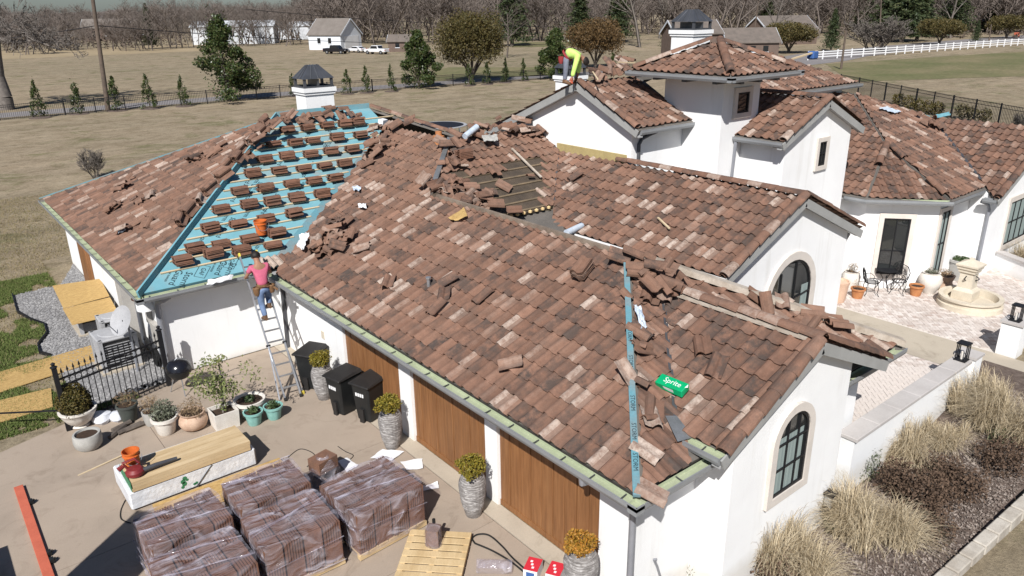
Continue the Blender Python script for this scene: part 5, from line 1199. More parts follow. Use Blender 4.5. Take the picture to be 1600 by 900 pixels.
    for s in (-1, 1): fm.tube([c1+sd*s*.088+up*.015, c1+sd*s*.100, c1+sd*s*.088-up*.025], [.010, .020, .009], 7)
    fm.build('nose_and_ears', M['skin'], t, smooth=True)
    em = MB()
    for s in (-1, 1): em.obox(c1+face*.092+sd*s*.032+up*.028, sd*.013, face*.004, up*.006)
    em.obox(c1+face*.086-up*.048, sd*.022, face*.004, up*.005); em.build('eyes_and_mouth', M['ink'], t)
    for s in 'LR':
        hmb = MB(); w = Vector(J['wr'+s]); h_ = Vector(J['ha'+s]); f = (h_-w).normalized(); side = f.cross(Vector((0.2, .1, 1))).normalized()*(1 if s == 'L' else -1)
        fingers(hmb, w+f*.01, f, side, (Vector((0, 0, -1))-f*Vector((0, 0, -1)).dot(f)+Vector((.01, 0, 0)))); hmb.build('hand', cloth.get('glove', M['skin']), t, smooth=True)
    t.location = loc; t.rotation_euler = (0, 0, rz); return t
# ladder (leans on the eave of the stripped wing)
lad = thing('ladder', 'grey aluminium ladder with yellow tips leaning on the eave', 'ladder', (6.0, 16.0, 0))
A0, A1 = Vector((5.86, 16.02, 0.03)), Vector((6.24, 15.98, 0.03)); B0, B1 = Vector((6.075, 18.75, 2.93)), Vector((6.70, 18.72, 2.93))
B0, B1 = Vector((6.17, 18.74, 2.93)), Vector((6.62, 18.72, 2.93))
for a, b in ((A0, B0), (A1, B1)):
    MB().bar(a, b, 0.035, 0.075).build('rail', M['alu'], lad); d = (b-a).normalized()
    MB().bar(b, b+d*.10, 0.045, 0.085).build('tip', M['yellow'], lad); MB().bar(a-d*.02, a+d*.05, 0.05, 0.09).build('foot', M['rubber'], lad)
for k in range(1, 13):
    f = k/13.0; MB().bar(A0.lerp(B0, f), A1.lerp(B1, f), 0.035, 0.035).build('rung', M['alu'], lad)
for (a, b, w) in ((A0, B0, -.10), (A1, B1, .10)):
    q = a.lerp(b, .36); MB().bar(q, Vector((a.x+w, a.y+.12, 0.02)), 0.03, 0.06).build('flared_leg', M['alu'], lad); MB().tube([q+Vector((-.05, 0, .02)), q+Vector((.05, 0, .02))], .03, 8).build('hinge_knob', M['black'], lad)
MB().bar(Vector((A1.x+.10, A1.y+.12, 0.0)), Vector((A1.x+.10, A1.y+.12, 0.08)), 0.06, 0.07).build('foot', M['yellow'], lad)
def lad_pt(f, s): return A0.lerp(B0, f).lerp(A1.lerp(B1, f), s)
f1, f2 = lad_pt(7/13., .30), lad_pt(8/13., .72); hipz = f1.z+.82
px_, py_ = f1.x*.5+f2.x*.5, f1.y*.5+f2.y*.5+.02
Jm = dict(pelvis=(px_, py_-.02, hipz), waist=(px_, py_+.04, hipz+.20), chest=(px_+.01, py_+.13, hipz+.44), neck=(px_+.01, py_+.20, hipz+.60), head=(px_+.01, py_+.25, hipz+.69), crown=(px_+.01, py_+.29, hipz+.79),
          shL=(px_-.185, py_+.15, hipz+.50), elL=(px_-.29, py_+.25, hipz+.27), wrL=(px_-.24, py_+.45, hipz+.16), haL=(px_-.22, py_+.52, hipz+.16),
          shR=(px_+.205, py_+.15, hipz+.50), elR=(px_+.31, py_+.22, hipz+.25), wrR=(px_+.28, py_+.44, hipz+.20), haR=(px_+.27, py_+.51, hipz+.21),
          hipL=(px_-.09, py_-.02, hipz-.06), knL=(px_-.09, py_+.02, hipz-.44), anL=(f1.x, f1.y-.04, f1.z+.09), toL=(f1.x, f1.y+.10, f1.z+.03),
          hipR=(px_+.09, py_-.02, hipz-.06), knR=(px_+.16, py_+.16, hipz-.36), anR=(f2.x, f2.y-.06, f2.z+.09), toR=(f2.x, f2.y+.08, f2.z+.03))
man = person('person', 'roofer in pink t-shirt, jeans and tool belt standing on the ladder', (0, 0, 0), Jm, dict(shirt=M['pink'], legs=M['jeans'], sleeve=.62, face=(0.05, .9, -.35)))
bl_ = MB(); bl_.lathe([(.165, -.03), (.168, .03)], (0, 0, 0), 16, capb=False); o = bl_.build('belt', M['tan'], man); o.location = (px_, py_-.01, hipz+.07); o.scale = (1.0, .78, 1)
for s, dx in ((-1, -.17), (1, .19)):
    pb = MB(); pb.lathe([(.055, -.20), (.085, -.12), (.095, 0), (.08, .02)], (px_+dx*1.05, py_-.02, hipz+.02), 10); pb.build('tool_pouch', M['tan'], man, smooth=True)
MB().tube([(px_+.22, py_-.1, hipz-.02), (px_+.30, py_-.16, hipz-.10)], .03, 8).build('nail_gun_bag', M['tan'], man)

# second roofer bending over at the upper gable ridge
q = Vector((15.55, 16.62, 6.80))
fwd = (Vector((q.x, q.y, 0))*0+Vector((_r.x, _r.y, 0))).normalized(); bk = Vector((-fwd.y, fwd.x, 0))
def L_(a, b, z): return tuple(q+(fwd*a+bk*b+Vector((0, 0, z)))*.90)
J2 = dict(pelvis=L_(.02, .10, .80), waist=L_(.15, .06, .90), chest=L_(.38, .0, .86), neck=L_(.52, -.04, .74), head=L_(.59, -.06, .66), crown=L_(.66, -.07, .59),
          shL=L_(.42, .18, .82), elL=L_(.45, .20, .50), wrL=L_(.40, .12, .22), haL=L_(.38, .10, .12), shR=L_(.36, -.20, .80), elR=L_(.26, -.26, .46), wrR=L_(.18, -.26, .15), haR=L_(.16, -.26, .06),
          hipL=L_(.06, .19, .74), knL=L_(.28, .26, .42), anL=L_(.36, .34, .06), toL=L_(.46, .30, .01), hipR=L_(.0, .0, .74), knR=L_(.0, -.06, .42), anR=L_(-.04, -.06, .04), toR=L_(.06, -.12, -.02))
man2 = person('person', 'roofer in hi-vis yellow shirt bending down at the upper gable peak', (0, 0, 0), J2, dict(shirt=M['hivis'], legs=M['greyjeans'], sleeve=1.5, face=tuple(Vector((0, 0, -1))+fwd*.1+bk*.6), glove=M['orangedk']))
rb = MB(); rb.lathe([(.185, -.03), (.19, .03)], (0, 0, 0), 14, capb=False); o = rb.build('belt', M['redcloth'], man2); o.matrix_basis = Matrix.Translation(Vector(J2['pelvis']).lerp(Vector(J2['waist']), .12)) @ (Vector(J2['waist'])-Vector(J2['pelvis'])).to_track_quat('Z', 'Y').to_matrix().to_4x4(); 
pb = MB(); pb.lathe([(.05, -.16), (.08, -.08), (.085, .04)], L_(-.16, .02, .74), 10); pb.build('tool_pouch', M['redcloth'], man2, smooth=True)
def rebase(t, p):
    p = Vector(p)
    for c in t.children: c.location = Vector(c.location)-p
    t.location = p; ORG[t.name] = p
rebase(man, (f1.x, f1.y, f1.z)); rebase(man2, q)
# ================================================================== foliage helpers
def leaf_quads(C, size, aspect=0.5, up=0.0, jitter=0.35, rng=RNG):
    """random leaf quads round centres C (n,3) -> V,Q"""
    n = len(C); a = rng.normal(size=(n, 3)); a[:, 2] += up; a /= np.linalg.norm(a, axis=1)[:, None]
    b = rng.normal(size=(n, 3)); b -= (a*b).sum(1)[:, None]*a; b /= np.linalg.norm(b, axis=1)[:, None]
    s = size*(1+jitter*rng.uniform(-1, 1, n))[:, None]
    l, w = a*s*.5, b*s*.5*aspect
    V = np.stack([C-l, C+w, C+l, C-w], 1).reshape(-1, 3); Q = np.arange(4*n).reshape(n, 4); return V, Q
def blob_pts(n, rx, ry, rz, c=(0, 0, 0), shell=0.5, lumps=0, lump=0.25, rng=RNG):
    d = rng.normal(size=(n, 3)); d /= np.linalg.norm(d, axis=1)[:, None]; r = rng.uniform(shell, 1, n)**0.6
    if lumps:
        L = rng.normal(size=(lumps, 3)); L /= np.linalg.norm(L, axis=1)[:, None]; k = (d @ L.T).max(1); r = r*(1-lump+lump*1.6*np.clip((k-.6)/.4, 0, 1))
    return d*r[:, None]*np.array([rx, ry, rz])+np.array(c)
def foliage(name, C, size, m, parent=None, aspect=.5, origin=(0, 0, 0), up=0.0):
    o0 = org(parent) if parent is not None else Vector(origin)
    V, Q = leaf_quads(np.asarray(C), size, aspect, up); me = np_mesh(name, V-np.array(o0), Q, m); return link(name, me, parent, None if parent is not None else o0)
def stems(mb, base, tips, r=0.01):
    for t in tips: b = Vector(base); mid = b.lerp(Vector(t), .5)+Vector((random.gauss(0, .02), random.gauss(0, .02), .02)); mb.tube([b, mid, t], [r, r*.7, r*.3], 4, False)
def blades(n, c, h, spread, w=0.008, droop=0.5, seg=4, rng=RNG, base=0.12):
    """arching grass blades in uneven tufts, leaning a little one way -> V,Q"""
    nt = 9; tc = rng.normal(0, base*1.5, (nt, 2)); ta = rng.uniform(0, 2*pi, nt); tid = rng.integers(0, nt, n); lean = rng.uniform(0, 2*pi); lk = rng.uniform(.1, .35)
    th = np.where(rng.uniform(size=n) < .55, ta[tid]+rng.normal(0, .7, n), rng.uniform(0, 2*pi, n)); out = spread*rng.uniform(.03, 1, n)**.75*rng.uniform(.7, 1.15, n); hh = h*rng.uniform(.45, 1.1, n)*(1-.35*np.minimum(1, out/spread)**2)*rng.uniform(.6, 1.2, nt)[tid]
    B = np.stack([tc[tid, 0]+rng.normal(0, base*.35, n), tc[tid, 1]+rng.normal(0, base*.35, n), np.zeros(n)], 1)
    dirv = np.stack([np.cos(th)+lk*cos(lean), np.sin(th)+lk*sin(lean), np.zeros(n)], 1); side = np.stack([-np.sin(th), np.cos(th), np.zeros(n)], 1)
    pw = rng.uniform(1.2, 2.2, n); dr = droop*rng.uniform(.3, 1.8, n); wob = rng.normal(0, .05, (n, 2)); rows = []
    for k in range(seg+1):
        t = k/seg; rad_ = out*(t**pw); z = hh*(np.sin(t*pi*.5*1.12))-dr*h*(out/spread)*t**3*.35
        P = B+dirv*rad_[:, None]+np.stack([wob[:, 0]*t*t, wob[:, 1]*t*t, z], 1); ww = w*(1-t*.85)
        rows.append(P-side*ww); rows.append(P+side*ww)
    A = np.stack(rows, 1)+np.array(c); V = A.reshape(-1, 3); m = 2*(seg+1)
    base_i = (np.arange(n)*m)[:, None]; Q = np.concatenate([base_i+np.array([2*k, 2*k+1, 2*k+3, 2*k+2]) for k in range(seg)]); return V, Q

# ================================================================== driveway
def bin_(p, rz, label, num=None):
    t = thing('wheeled_bin', label, 'trash bin', (0, 0, 0), 'wheeled bins by the garage')
    hw, hd, h = .27, .33, .92; b = MB(); n = 5
    vs = []
    for (z, k) in ((0.02, .76), (.35, .86), (h, 1.0)):
        for (x, y) in ((-hw, -hd*.9), (-hw*.8, -hd), (hw*.8, -hd), (hw, -hd*.9), (hw, hd), (-hw, hd)): vs.append((x*k, y*k+.0, z))
    fs = [tuple(range(5, -1, -1))]
    for r in range(2):
        for k in range(6): fs.append((r*6+k, r*6+(k+1) % 6, r*6+6+(k+1) % 6, r*6+6+k))
    b.raw(vs, fs); b.build('body', M['black'], t, bevel=.012)
    l = MB(); lv = [(-hw-.03, -hd-.04, h), (hw+.03, -hd-.04, h), (hw+.03, hd+.03, h+.03), (-hw-.03, hd+.03, h+.03), (-hw-.03, -hd-.04, h+.05), (hw+.03, -hd-.04, h+.05), (hw-.02, hd+.0, h+.12), (-hw+.02, hd, h+.12)]
    l.raw(lv, [(0, 3, 2, 1), (4, 5, 6, 7), (0, 1, 5, 4), (1, 2, 6, 5), (2, 3, 7, 6), (3, 0, 4, 7)]); l.build('lid', M['blacklid'], t, bevel=.015)
    MB().tube([(-hw, hd+.06, h), (hw, hd+.06, h)], .018, 8).build('handle', M['black'], t)
    for s in (-1, 1):
        MB().tube([(s*(hw-.0), hd*.78, .13), (s*(hw+.05), hd*.78, .13)], .13, 16).build('wheel', M['rubber'], t); MB().tube([(s*(hw+.05), hd*.78, .13), (s*(hw+.056), hd*.78, .13)], .05, 8).build('hub', M['pipe'], t)
    MB().box(-.06, .06, -hd*.98, -hd*.84, .0, .34).build('front_recess', M['blacklid'], t)
    if num:
        for k in range(4): MB().box(-.13+.065*k, -.085+.065*k, -hd*.985, -hd*.96, .66, .74).build('sticker', M['whiteink'], t)
    t.location = p; t.rotation_euler[2] = rz; ORG[t.name] = Vector(p); return t
bin_(at(541, 640), radians(-78), 'black wheeled bin with a white number, between the jar and the right bin', '4023')
bin_(at(581, 651), radians(-72), 'rightmost black wheeled bin, nearest the garage door', '2041')
bin_(at(491, 601), radians(-60), 'dark green wheeled bin in the corner behind the ladder')

def jar(p, label, leaf='goldshrub', h=.92, r=.25):
    t = thing('tall_jar', label, 'planter', p, 'tall ribbed jars along the garage'); prof = []
    N = 46
    for k in range(N+1):
        f = k/N; z = f*h; base_r = r*(.58+.42*sin(min(1, f/.72)*pi/2)) if f < .72 else r*(1-.42*((f-.72)/.28)**2)
        prof.append((base_r*(1+.035*(1 if k % 2 else -1)*(f > .2)), z))
    prof += [(r*.52, h), (r*.5, h-.06), (.001, h-.07)]
    MB().lathe(prof, p, 22, wob=lambda i, a: .012*sin(a*3+i*.4)).build('jar', M['jar'], t)
    C = np.concatenate([blob_pts(1500, .245, .245, .20, Vector(p)+Vector((0, 0, h+.13)), .35, 14, .22)]+[blob_pts(95, .09, .09, .08, Vector(p)+Vector((random.gauss(0, .12), random.gauss(0, .12), h+.10+random.uniform(0, .14))), .2) for _ in range(9)]); foliage('shrub', C, .05, M[leaf], t); sm = MB(); stems(sm, Vector(p)+Vector((0, 0, h-.06)), [tuple(C[k]) for k in range(0, len(C), 90)], .008); sm.build('twigs', M['bark'], t)
    return t
jar(at(507, 622), 'tall ribbed jar with golden shrub hidden behind the bins'); jar(at(613, 698), 'tall ribbed jar with golden shrub between first and second garage doors')
jar(at(740, 803), 'tall ribbed jar with golden shrub between second and third garage doors'); jar(Vector((6.80, 6.80, 0)), 'tall ribbed jar with rust orange shrub at the garage corner', 'rustshrub', .95, .27)

def pot(p, prof, m, label, name='planter_pot', soil=None, n=22, group=None, wob=None):
    t = thing(name, label, 'planter', p, group); r_, z_ = prof[-1]; rim = list(prof)+[(r_*.86, z_), (r_*.82, z_-.05), (.001, z_-.055)]
    MB().lathe(rim, p, n, wob=wob).build('pot', M[m], t, smooth=True)
    if soil != False: MB().lathe([(.001, z_-.045), (r_*.83, z_-.045)], p, 14, capb=False).build('soil', M['soil'], t)
    return t
PG = 'pots by the side gate'
t = pot(at(127, 665), [(.16, 0), (.20, .03), (.14, .06), (.26, .16), (.34, .30), (.38, .40), (.40, .41), (.40, .45)], 'potwhite', 'white fluted urn with a conical boxwood beside the gate', wob=lambda i, a: .025*abs(sin(a*7)) if 2 < i < 6 else 0, n=42, group=PG)
c = Vector(at(127, 665)); C = blob_pts(3600, .36, .36, .40, c+Vector((0, 0, .66)), .5, 14, .2); C[:, :2] = (C[:, :2]-np.array([c.x, c.y]))*(1.25-.55*np.clip((C[:, 2:3]-.4)/.8, 0, 1))+np.array([c.x, c.y]); foliage('boxwood', C, .06, M['boxwood'], t)
pot(at(140, 699), [(.20, 0), (.27, .08), (.29, .2), (.28, .34), (.27, .36)], 'potgrey', 'empty pale grey rounded pot in front of the white urn', group=PG)
t = pot(at(203, 656), [(.15, 0), (.17, .05), (.22, .36), (.24, .37), (.24, .42)], 'potdark', 'dark green pot with dry stems against the iron fence', group=PG); c = at(203, 656); foliage('dry_stems', blob_pts(260, .28, .26, .2, c+Vector((0, 0, .55)), .1), .09, M['deadplant'], t, .12)
t = pot(at(240, 662), [(.15, 0), (.17, .05), (.21, .30), (.21, .34)], 'potgrey', 'small grey pot partly hidden behind the white pot', group=PG); c = at(240, 662); foliage('plant', blob_pts(420, .26, .26, .24, c+Vector((0, 0, .5)), .1), .08, M['deadplant'], t, .15)
t = pot(at(261, 676), [(.16, 0), (.19, .05), (.25, .34), (.29, .35), (.29, .42)], 'potwhite', 'round white pot with a grey-green plant', group=PG); c = at(261, 676); foliage('plant', blob_pts(800, .30, .28, .26, c+Vector((0, 0, .55)), .15), .08, M['greyplant'], t, .3)
t = pot(at(304, 668), [(.18, 0), (.27, .06), (.32, .18), (.30, .30), (.24, .36), (.27, .39), (.28, .41)], 'terrapale', 'bulbous weathered terracotta urn with dry sprigs', group=PG); c = at(304, 668); foliage('dry_sprigs', blob_pts(420, .32, .32, .25, c+Vector((0, 0, .5)), .1), .12, M['deadplant'], t, .1)
tc_ = at(352, 664); t = thing('square_planter', 'square pale planter box with a leafy young tree', 'planter', tc_)
b = MB(); w0, w1, hh = .25, .27, .42
b.raw([Vector(tc_)+Vector(q) for q in ((-w0, -w0, 0), (w0, -w0, 0), (w0, w0, 0), (-w0, w0, 0), (-w1, -w1, hh), (w1, -w1, hh), (w1, w1, hh), (-w1, w1, hh), (-w1+.03, -w1+.03, hh), (w1-.03, -w1+.03, hh), (w1-.03, w1-.03, hh), (-w1+.03, w1-.03, hh), (-w1+.03, -w1+.03, hh-.1), (w1-.03, -w1+.03, hh-.1), (w1-.03, w1-.03, hh-.1), (-w1+.03, w1-.03, hh-.1))],
      [(0, 1, 5, 4), (1, 2, 6, 5), (2, 3, 7, 6), (3, 0, 4, 7), (4, 5, 9, 8), (5, 6, 10, 9), (6, 7, 11, 10), (7, 4, 8, 11), (8, 9, 13, 12), (9, 10, 14, 13), (10, 11, 15, 14), (11, 8, 12, 15)]); b.build('box', M['potwhite'], t)
MB().box(tc_.x-.24, tc_.x+.24, tc_.y-.24, tc_.y+.24, .3, .33).build('soil', M['soil'], t)
tr = MB(); tips = []; base_ = Vector(tc_)+Vector((0, 0, .32)); top_ = base_+Vector((.1, .05, 1.35)); tr.tube([base_, base_.lerp(top_, .5)+Vector((.03, 0, 0)), top_], [.025, .018, .008], 6)
for k in range(16):
    f = random.uniform(.3, 1); b0 = base_.lerp(top_, f); e = b0+Vector((random.gauss(0, .28), random.gauss(0, .24), random.uniform(.0, .3)))*(1.2-.5*f); tips.append(e); tr.tube([b0, b0.lerp(e, .6)+Vector((0, 0, .05)), e], [.01, .007, .003], 4, False)
tr.build('trunk', M['barkgrey'], t); C = np.concatenate([RNG.normal(np.array(e), (.09, .09, .09), (46, 3)) for e in tips]+[blob_pts(420, .40, .36, .34, base_+Vector((.03, 0, .62)), .15), RNG.normal(np.array(base_)+np.array([.02, 0, .18]), (.07, .07, .1), (70, 3))]); foliage('leaves', C, .085, M['ficus'], t, .42)
t = pot(at(393, 648), [(.20, 0), (.22, .05), (.31, .34), (.36, .35), (.36, .42)], 'potwhite', 'wide white pot with dark soil left of the ladder', group=PG); c = at(393, 648); foliage('plant', blob_pts(90, .13, .13, .08, c+Vector((0, 0, .42)), .2), .12, M['succulent'], t, .3)
for (X, Y, lab) in ((398, 662, 'teal glazed pot with a succulent, nearer the planter box'), (429, 653, 'teal glazed pot with a succulent, nearer the ladder')):
    c = at(X, Y); t = pot(c, [(.13, 0), (.15, .04), (.19, .27), (.22, .28), (.225, .33)], 'tealpot', lab, wob=lambda i, a: .03*sin(a*9+i*1.7) if i < 3 else 0, n=36, group=PG); foliage('plant', blob_pts(110, .12, .12, .09, c+Vector((0, 0, .35)), .2), .12, M['succulent'], t, .3)

# kettle grill and its cover
c = at(286, 612); t = thing('kettle_grill', 'round black kettle grill at the corner of the left wing', 'grill', c)
MB().lathe([(.02, .38), (.2, .42), (.29, .56), (.30, .64)], c, 20).build('bowl', M['black'], t, smooth=True)
gl = MB().lathe([(.305, .64), (.29, .72), (.22, .82), (.1, .87), (.001, .88)], c, 20, capb=False).build('lid', M['carblack'], t, smooth=True); MB().tube([Vector(c)+Vector((-.06, 0, .88)), Vector(c)+Vector((0, 0, .93)), Vector(c)+Vector((.06, 0, .88))], .012, 6).build('handle', M['alu'], gl)
for k in range(3): a = 2.1*k+.4; MB().tube([Vector(c)+Vector((.15*cos(a), .15*sin(a), .44)), Vector(c)+Vector((.30*cos(a), .30*sin(a), 0.0))], .012, 6).build('leg', M['alu'], t)

# iron gate panel with rings and spear tips
g0, g1 = at(108, 672), Vector((3.95, 18.75, 0)); gt = thing('iron_gate', 'black iron fence gate with rings and spear points by the left wing', 'gate', g0)
dv_ = (g1-g0); L = dv_.length; dn = dv_/L
for p, h_ in ((g0, 1.55), (g1, 1.5)): MB().bar(p, p+Vector((0, 0, h_)), .10, .10, (1, 0, 0)).build('post', M['iron'], gt); MB().lathe([(.06, h_), (.08, h_+.03), (.03, h_+.06), (.05, h_+.11), (.001, h_+.15)], p, 10, capb=False).build('finial', M['iron'], gt)
for z in (.12, 1.08, 1.26): MB().bar(g0+Vector((0, 0, z)), g1+Vector((0, 0, z)), .025, .035).build('rail', M['iron'], gt)
n = 19
for k in range(1, n):
    p = g0+dn*(L*k/n); hh = 1.38+.05*sin(pi*k/n)
    pk = MB().tube([p+Vector((0, 0, .03)), p+Vector((0, 0, hh))], .011, 6).build('picket', M['iron'], gt); MB().lathe([(.008, hh), (.026, hh+.02), (.020, hh+.05), (.001, hh+.13)], p, 6, capb=False).build('spear', M['iron'], pk)
rg_me = None
for k in range(n):
    p = g0+dn*(L*(k+.5)/n)+Vector((0, 0, 1.17)); m_ = MB(); m_.tube([p+dn*.07*cos(a)+Vector((0, 0, .07*sin(a))) for a in [2*pi*j/12 for j in range(13)]], .008, 5, False); m_.build('ring', M['iron'], gt)
st_ = thing('iron_fence', 'short black iron fence section on the lawn side of the gate', 'fence', g0+Vector((-.4, .3, 0))); MB().bar(g0+Vector((0, .02, .5)), g0+Vector((-1.4, 1.0, .5)), .03, .03).build('rail', M['iron'], st_)
# HVAC units, pad, dish, meter boxes
def ac(p, sx, sy, h, rz, label):
    t = thing('air_conditioner', label, 'air conditioner', (0, 0, 0), 'outdoor units'); MB().box(-sx-.1, sx+.1, -sy-.1, sy+.1, .0, .06).build('pad', M['concrete2'], t)
    MB().box(-sx+.03, sx-.03, -sy+.03, sy-.03, .06, h-.08).build('coil', M['acdark'], t)
    for x in (-1, 1):
        for y in (-1, 1): MB().box(x*sx-.05, x*sx+.05, y*sy-.05, y*sy+.05, .06, h).build('corner_post', M['acgrey'], t)
    for k in range(10):
        z = .12+k*(h-.25)/10; MB().box(-sx, sx, -sy-.012, -sy+.012, z, z+.012).build('louver', M['acgrey'], t); MB().box(-sx-.012, -sx+.012, -sy, sy, z, z+.012).build('louver', M['acgrey'], t)
    MB().box(-sx-.05, sx+.05, -sy-.05, sy+.05, h-.08, h).build('top', M['acgrey'], t, bevel=.03); MB().lathe([(min(sx, sy)*.85, h+.002), (min(sx, sy)*.8, h+.02), (.06, h+.04), (.001, h+.04)], (0, 0, 0), 20, capb=False).build('fan_grille', M['acgrey'], t)
    t.location = p; t.rotation_euler[2] = rz; ORG[t.name] = Vector(p); return t
ac(Vector((3.28, 20.9, 0.0)), .42, .42, .95, .03, 'grey louvered air conditioner behind the iron gate'); ac(Vector((3.35, 24.3, 0)), .40, .62, .5, 0, 'low pale unit under the leaning sheet of board'); ac(Vector((3.6, 22.6, 0)), .3, .3, .8, 0, 'small dark unit beside the dish')
c = at(188, 590); t = thing('satellite_dish', 'grey satellite dish on a post behind the gate', 'satellite dish', Vector((3.55, 20.1, 0))); o0 = Vector((3.55, 20.1, 0)); MB().tube([o0, o0+Vector((0, 0, 1.35))], .03, 8).build('post', M['pipe'], t)
ds = MB(); vs = []; 
dsn = Vector((-.75, -.35, .45)).normalized(); da = dsn.cross(Vector((0, 0, 1))).normalized(); db = da.cross(dsn); cc = o0+Vector((-.12, -.05, 1.5))
for i in range(5):
    for j in range(18): r = .02+i*.085; th = 2*pi*j/18; vs.append(cc+da*r*cos(th)+db*r*sin(th)*1.1+dsn*(r*r*.5))
ds.raw(vs, [(i*18+j, i*18+(j+1) % 18, (i+1)*18+(j+1) % 18, (i+1)*18+j) for i in range(4) for j in range(18)]); ds.build('dish', M['acgrey'], t, smooth=True); MB().tube([cc-db*.36, cc+dsn*.38-db*.15], .012, 6).build('arm', M['pipe'], t)
t = thing('utility_boxes', 'white electrical boxes under a round copper hood on the corner wall', 'utility box', (3.95, 20.2, .6))
MB().box(4.02, 4.155, 19.55, 19.95, .75, 1.35).build('box', M['boxbeige'], t); MB().box(4.05, 4.155, 20.15, 20.4, 1.2, 1.6).build('box', M['boxbeige'], t); MB().tube([(4.1, 19.75, .1), (4.1, 19.75, .75)], .03, 8).build('conduit', M['pipe'], t)
MB().lathe([(.30, 2.02), (.22, 2.16), (.12, 2.22), (.001, 2.24)], (4.0, 19.95, 0), 18, capb=False).build('copper_hood', M['copper'], t, smooth=True); MB().lathe([(.24, 1.7), (.24, 2.04)], (4.02, 19.95, 0), 16).build('vent_body', M['white'], t, smooth=True)
MB().box(3.72, 4.0, 21.2, 21.7, .0, 2.2).build('cabinet', M['boxbeige'], t)
tag(MB().box(4.0, 4.15, 27.6, 28.6, 0, 2.1).build('side_door', M['door'], house), 'brown side door of the left wing')
hs_ = thing('hose_reel', 'black coiled hose hung behind the gate', 'hose', (3.9, 19.5, 0)); 
for k in range(5): MB().tube([Vector((3.95, 19.35+.24*cos(a), .55+.24*sin(a)+.01*k))-Vector((.02*k, 0, 0)) for a in [2*pi*j/16 for j in range(17)]], .012, 5, False).build('coil', M['rubber'], hs_)
# OSB sheets
def board(pts, z, th, label, m='osb', name='osb_sheet'):
    return tag(MB().extr([(p[0], p[1], (p[2] if len(p) > 2 else z)) for p in pts], (0, 0, th)).build(name, M[m], origin=pts[0] if len(pts[0]) > 2 else (*pts[0], z)), label, 'board', 'osb sheets beside the left wing')
q = [at(82, 447, .55), at(157, 436, .65), at(171, 463, .65), at(99, 482, .5)]; board([(p.x, p.y, p.z) for p in q], 0, .015, 'orange-brown board propped over the gravel beside the left wall')
q = [at(98, 483, .55), at(172, 465, .6), at(186, 491, .55), at(113, 508, .5)]; board([(p.x, p.y, p.z) for p in q], 0, .015, 'second propped board, lying over the low pale unit')
q = [at(-60, 600), at(145, 540), at(149, 566), at(-60, 634)]; board([(p.x, p.y) for p in q], .012, .018, 'long board laid across the lawn towards the gate')
q = [at(-60, 642), at(80, 608), at(83, 637), at(-60, 680)]; board([(p.x, p.y) for p in q], .02, .018, 'board lying on the lawn nearest the driveway')
t = thing('plastic_bags', 'white plastic sacks and split logs beside the urn', 'sacks', at(175, 660)); 
for (X, Y, r, m) in ((160, 658, .24, 'bag'), (185, 655, .2, 'bag')): c = at(X, Y); MB().lathe([(r*.8, 0), (r, r*.35), (r*.75, r*.8), (.001, r*.95)], c, 14, wob=lambda i, a: .18*sin(a*3+i)).build('sack', M[m], t, smooth=True)
for k, (X, Y, X2, Y2) in enumerate(((172, 687, 196, 668), (185, 680, 222, 664), (196, 676, 232, 662), (176, 676, 205, 662))): MB().tube([at(X, Y)+Vector((0, 0, .05)), at(X2, Y2)+Vector((0, 0, .06))], .055, 7).build('log', M['bark'], t)
# lumber unit in white wrap
t = thing('lumber_unit', 'stack of pine boards on a white wrapped lumber bundle', 'lumber', (1.9, 13.8, 0)); b = MB()
b.box(1.86, 4.28, 13.78, 15.0, 0.03, .42); b.build('wrapped_bundle', M['wrapwhite'], t, bevel=.03)
for j in range(3):
    for k in range(5): MB().box(1.93+random.uniform(0, .03), 4.18+random.uniform(0, .03), 13.76+.165*k+.003, 13.76+.165*(k+1)-.003, .425+.07*j, .425+.07*(j+1)-.003).build('board', M['lumber'], t)
MB().box(1.925, 1.932, 13.77, 14.58, .43, .63).build('painted_end', M['green'], t)
for (x, z, r) in ((2.82, .26, .05), (2.86, .32, .045), (2.84, .2, .05), (2.80, .14, .035), (3.02, .12, .03), (3.06, .13, .03), (2.9, .27, .03)): MB().lathe([(.001, 0), (r, 0)], (0, 0, 0), 7, capb=False).build('printed_mark', M['green'], t).matrix_basis = Matrix.Translation(Vector((x, 13.776, z))-org(t)) @ Matrix.Rotation(pi/2, 4, 'X') @ Matrix.Translation(org(t))
MB().bar((3.05, 13.775, .05), (3.32, 13.775, .33), .004, .03, (0, 1, 0)).build('strap_line', M['ink'], t); MB().bar((3.32, 13.775, .33), (3.40, 13.775, .40), .004, .02, (0, 1, 0)).build('strap_line', M['ink'], t)
bucket(Vector((2.12, 14.30, .64)), 'orange bucket standing on the lumber stack', .15, .36)
c = Vector((2.08, 13.98, .64)); t = thing('leaf_blower', 'dark red leaf blower lying on the lumber stack', 'leaf blower', c)
MB().lathe([(.13, 0), (.17, .04), (.17, .10), (.12, .15), (.001, .16)], c, 16).build('housing', M['red'], t, smooth=True); MB().tube([c+Vector((-.1, .1, .12)), c+Vector((-.16, .12, .26)), c+Vector((.04, .08, .30)), c+Vector((.1, .05, .2))], .028, 8).build('handle', M['red'], t, smooth=True)
MB().tube([c+Vector((.12, -.06, .08)), c+Vector((.35, -.05, .09)), c+Vector((.75, -.02, .06))], [.045, .045, .035], 10).build('nozzle', M['pipe_dk'], t, smooth=True); MB().tube([c+Vector((-.16, .12, .2)), c+Vector((-.26, .10, .16))], [.04, .05], 8).build('intake', M['red'], t)
for k in range(2): board([(2.15+.03*k, 12.98), (4.72, 12.98+.04*k), (4.70, 13.66), (2.2, 13.70)], .02+.028*k, .024, ('lower' if k == 0 else 'upper')+' osb sheet on the flat pile beside the lumber')
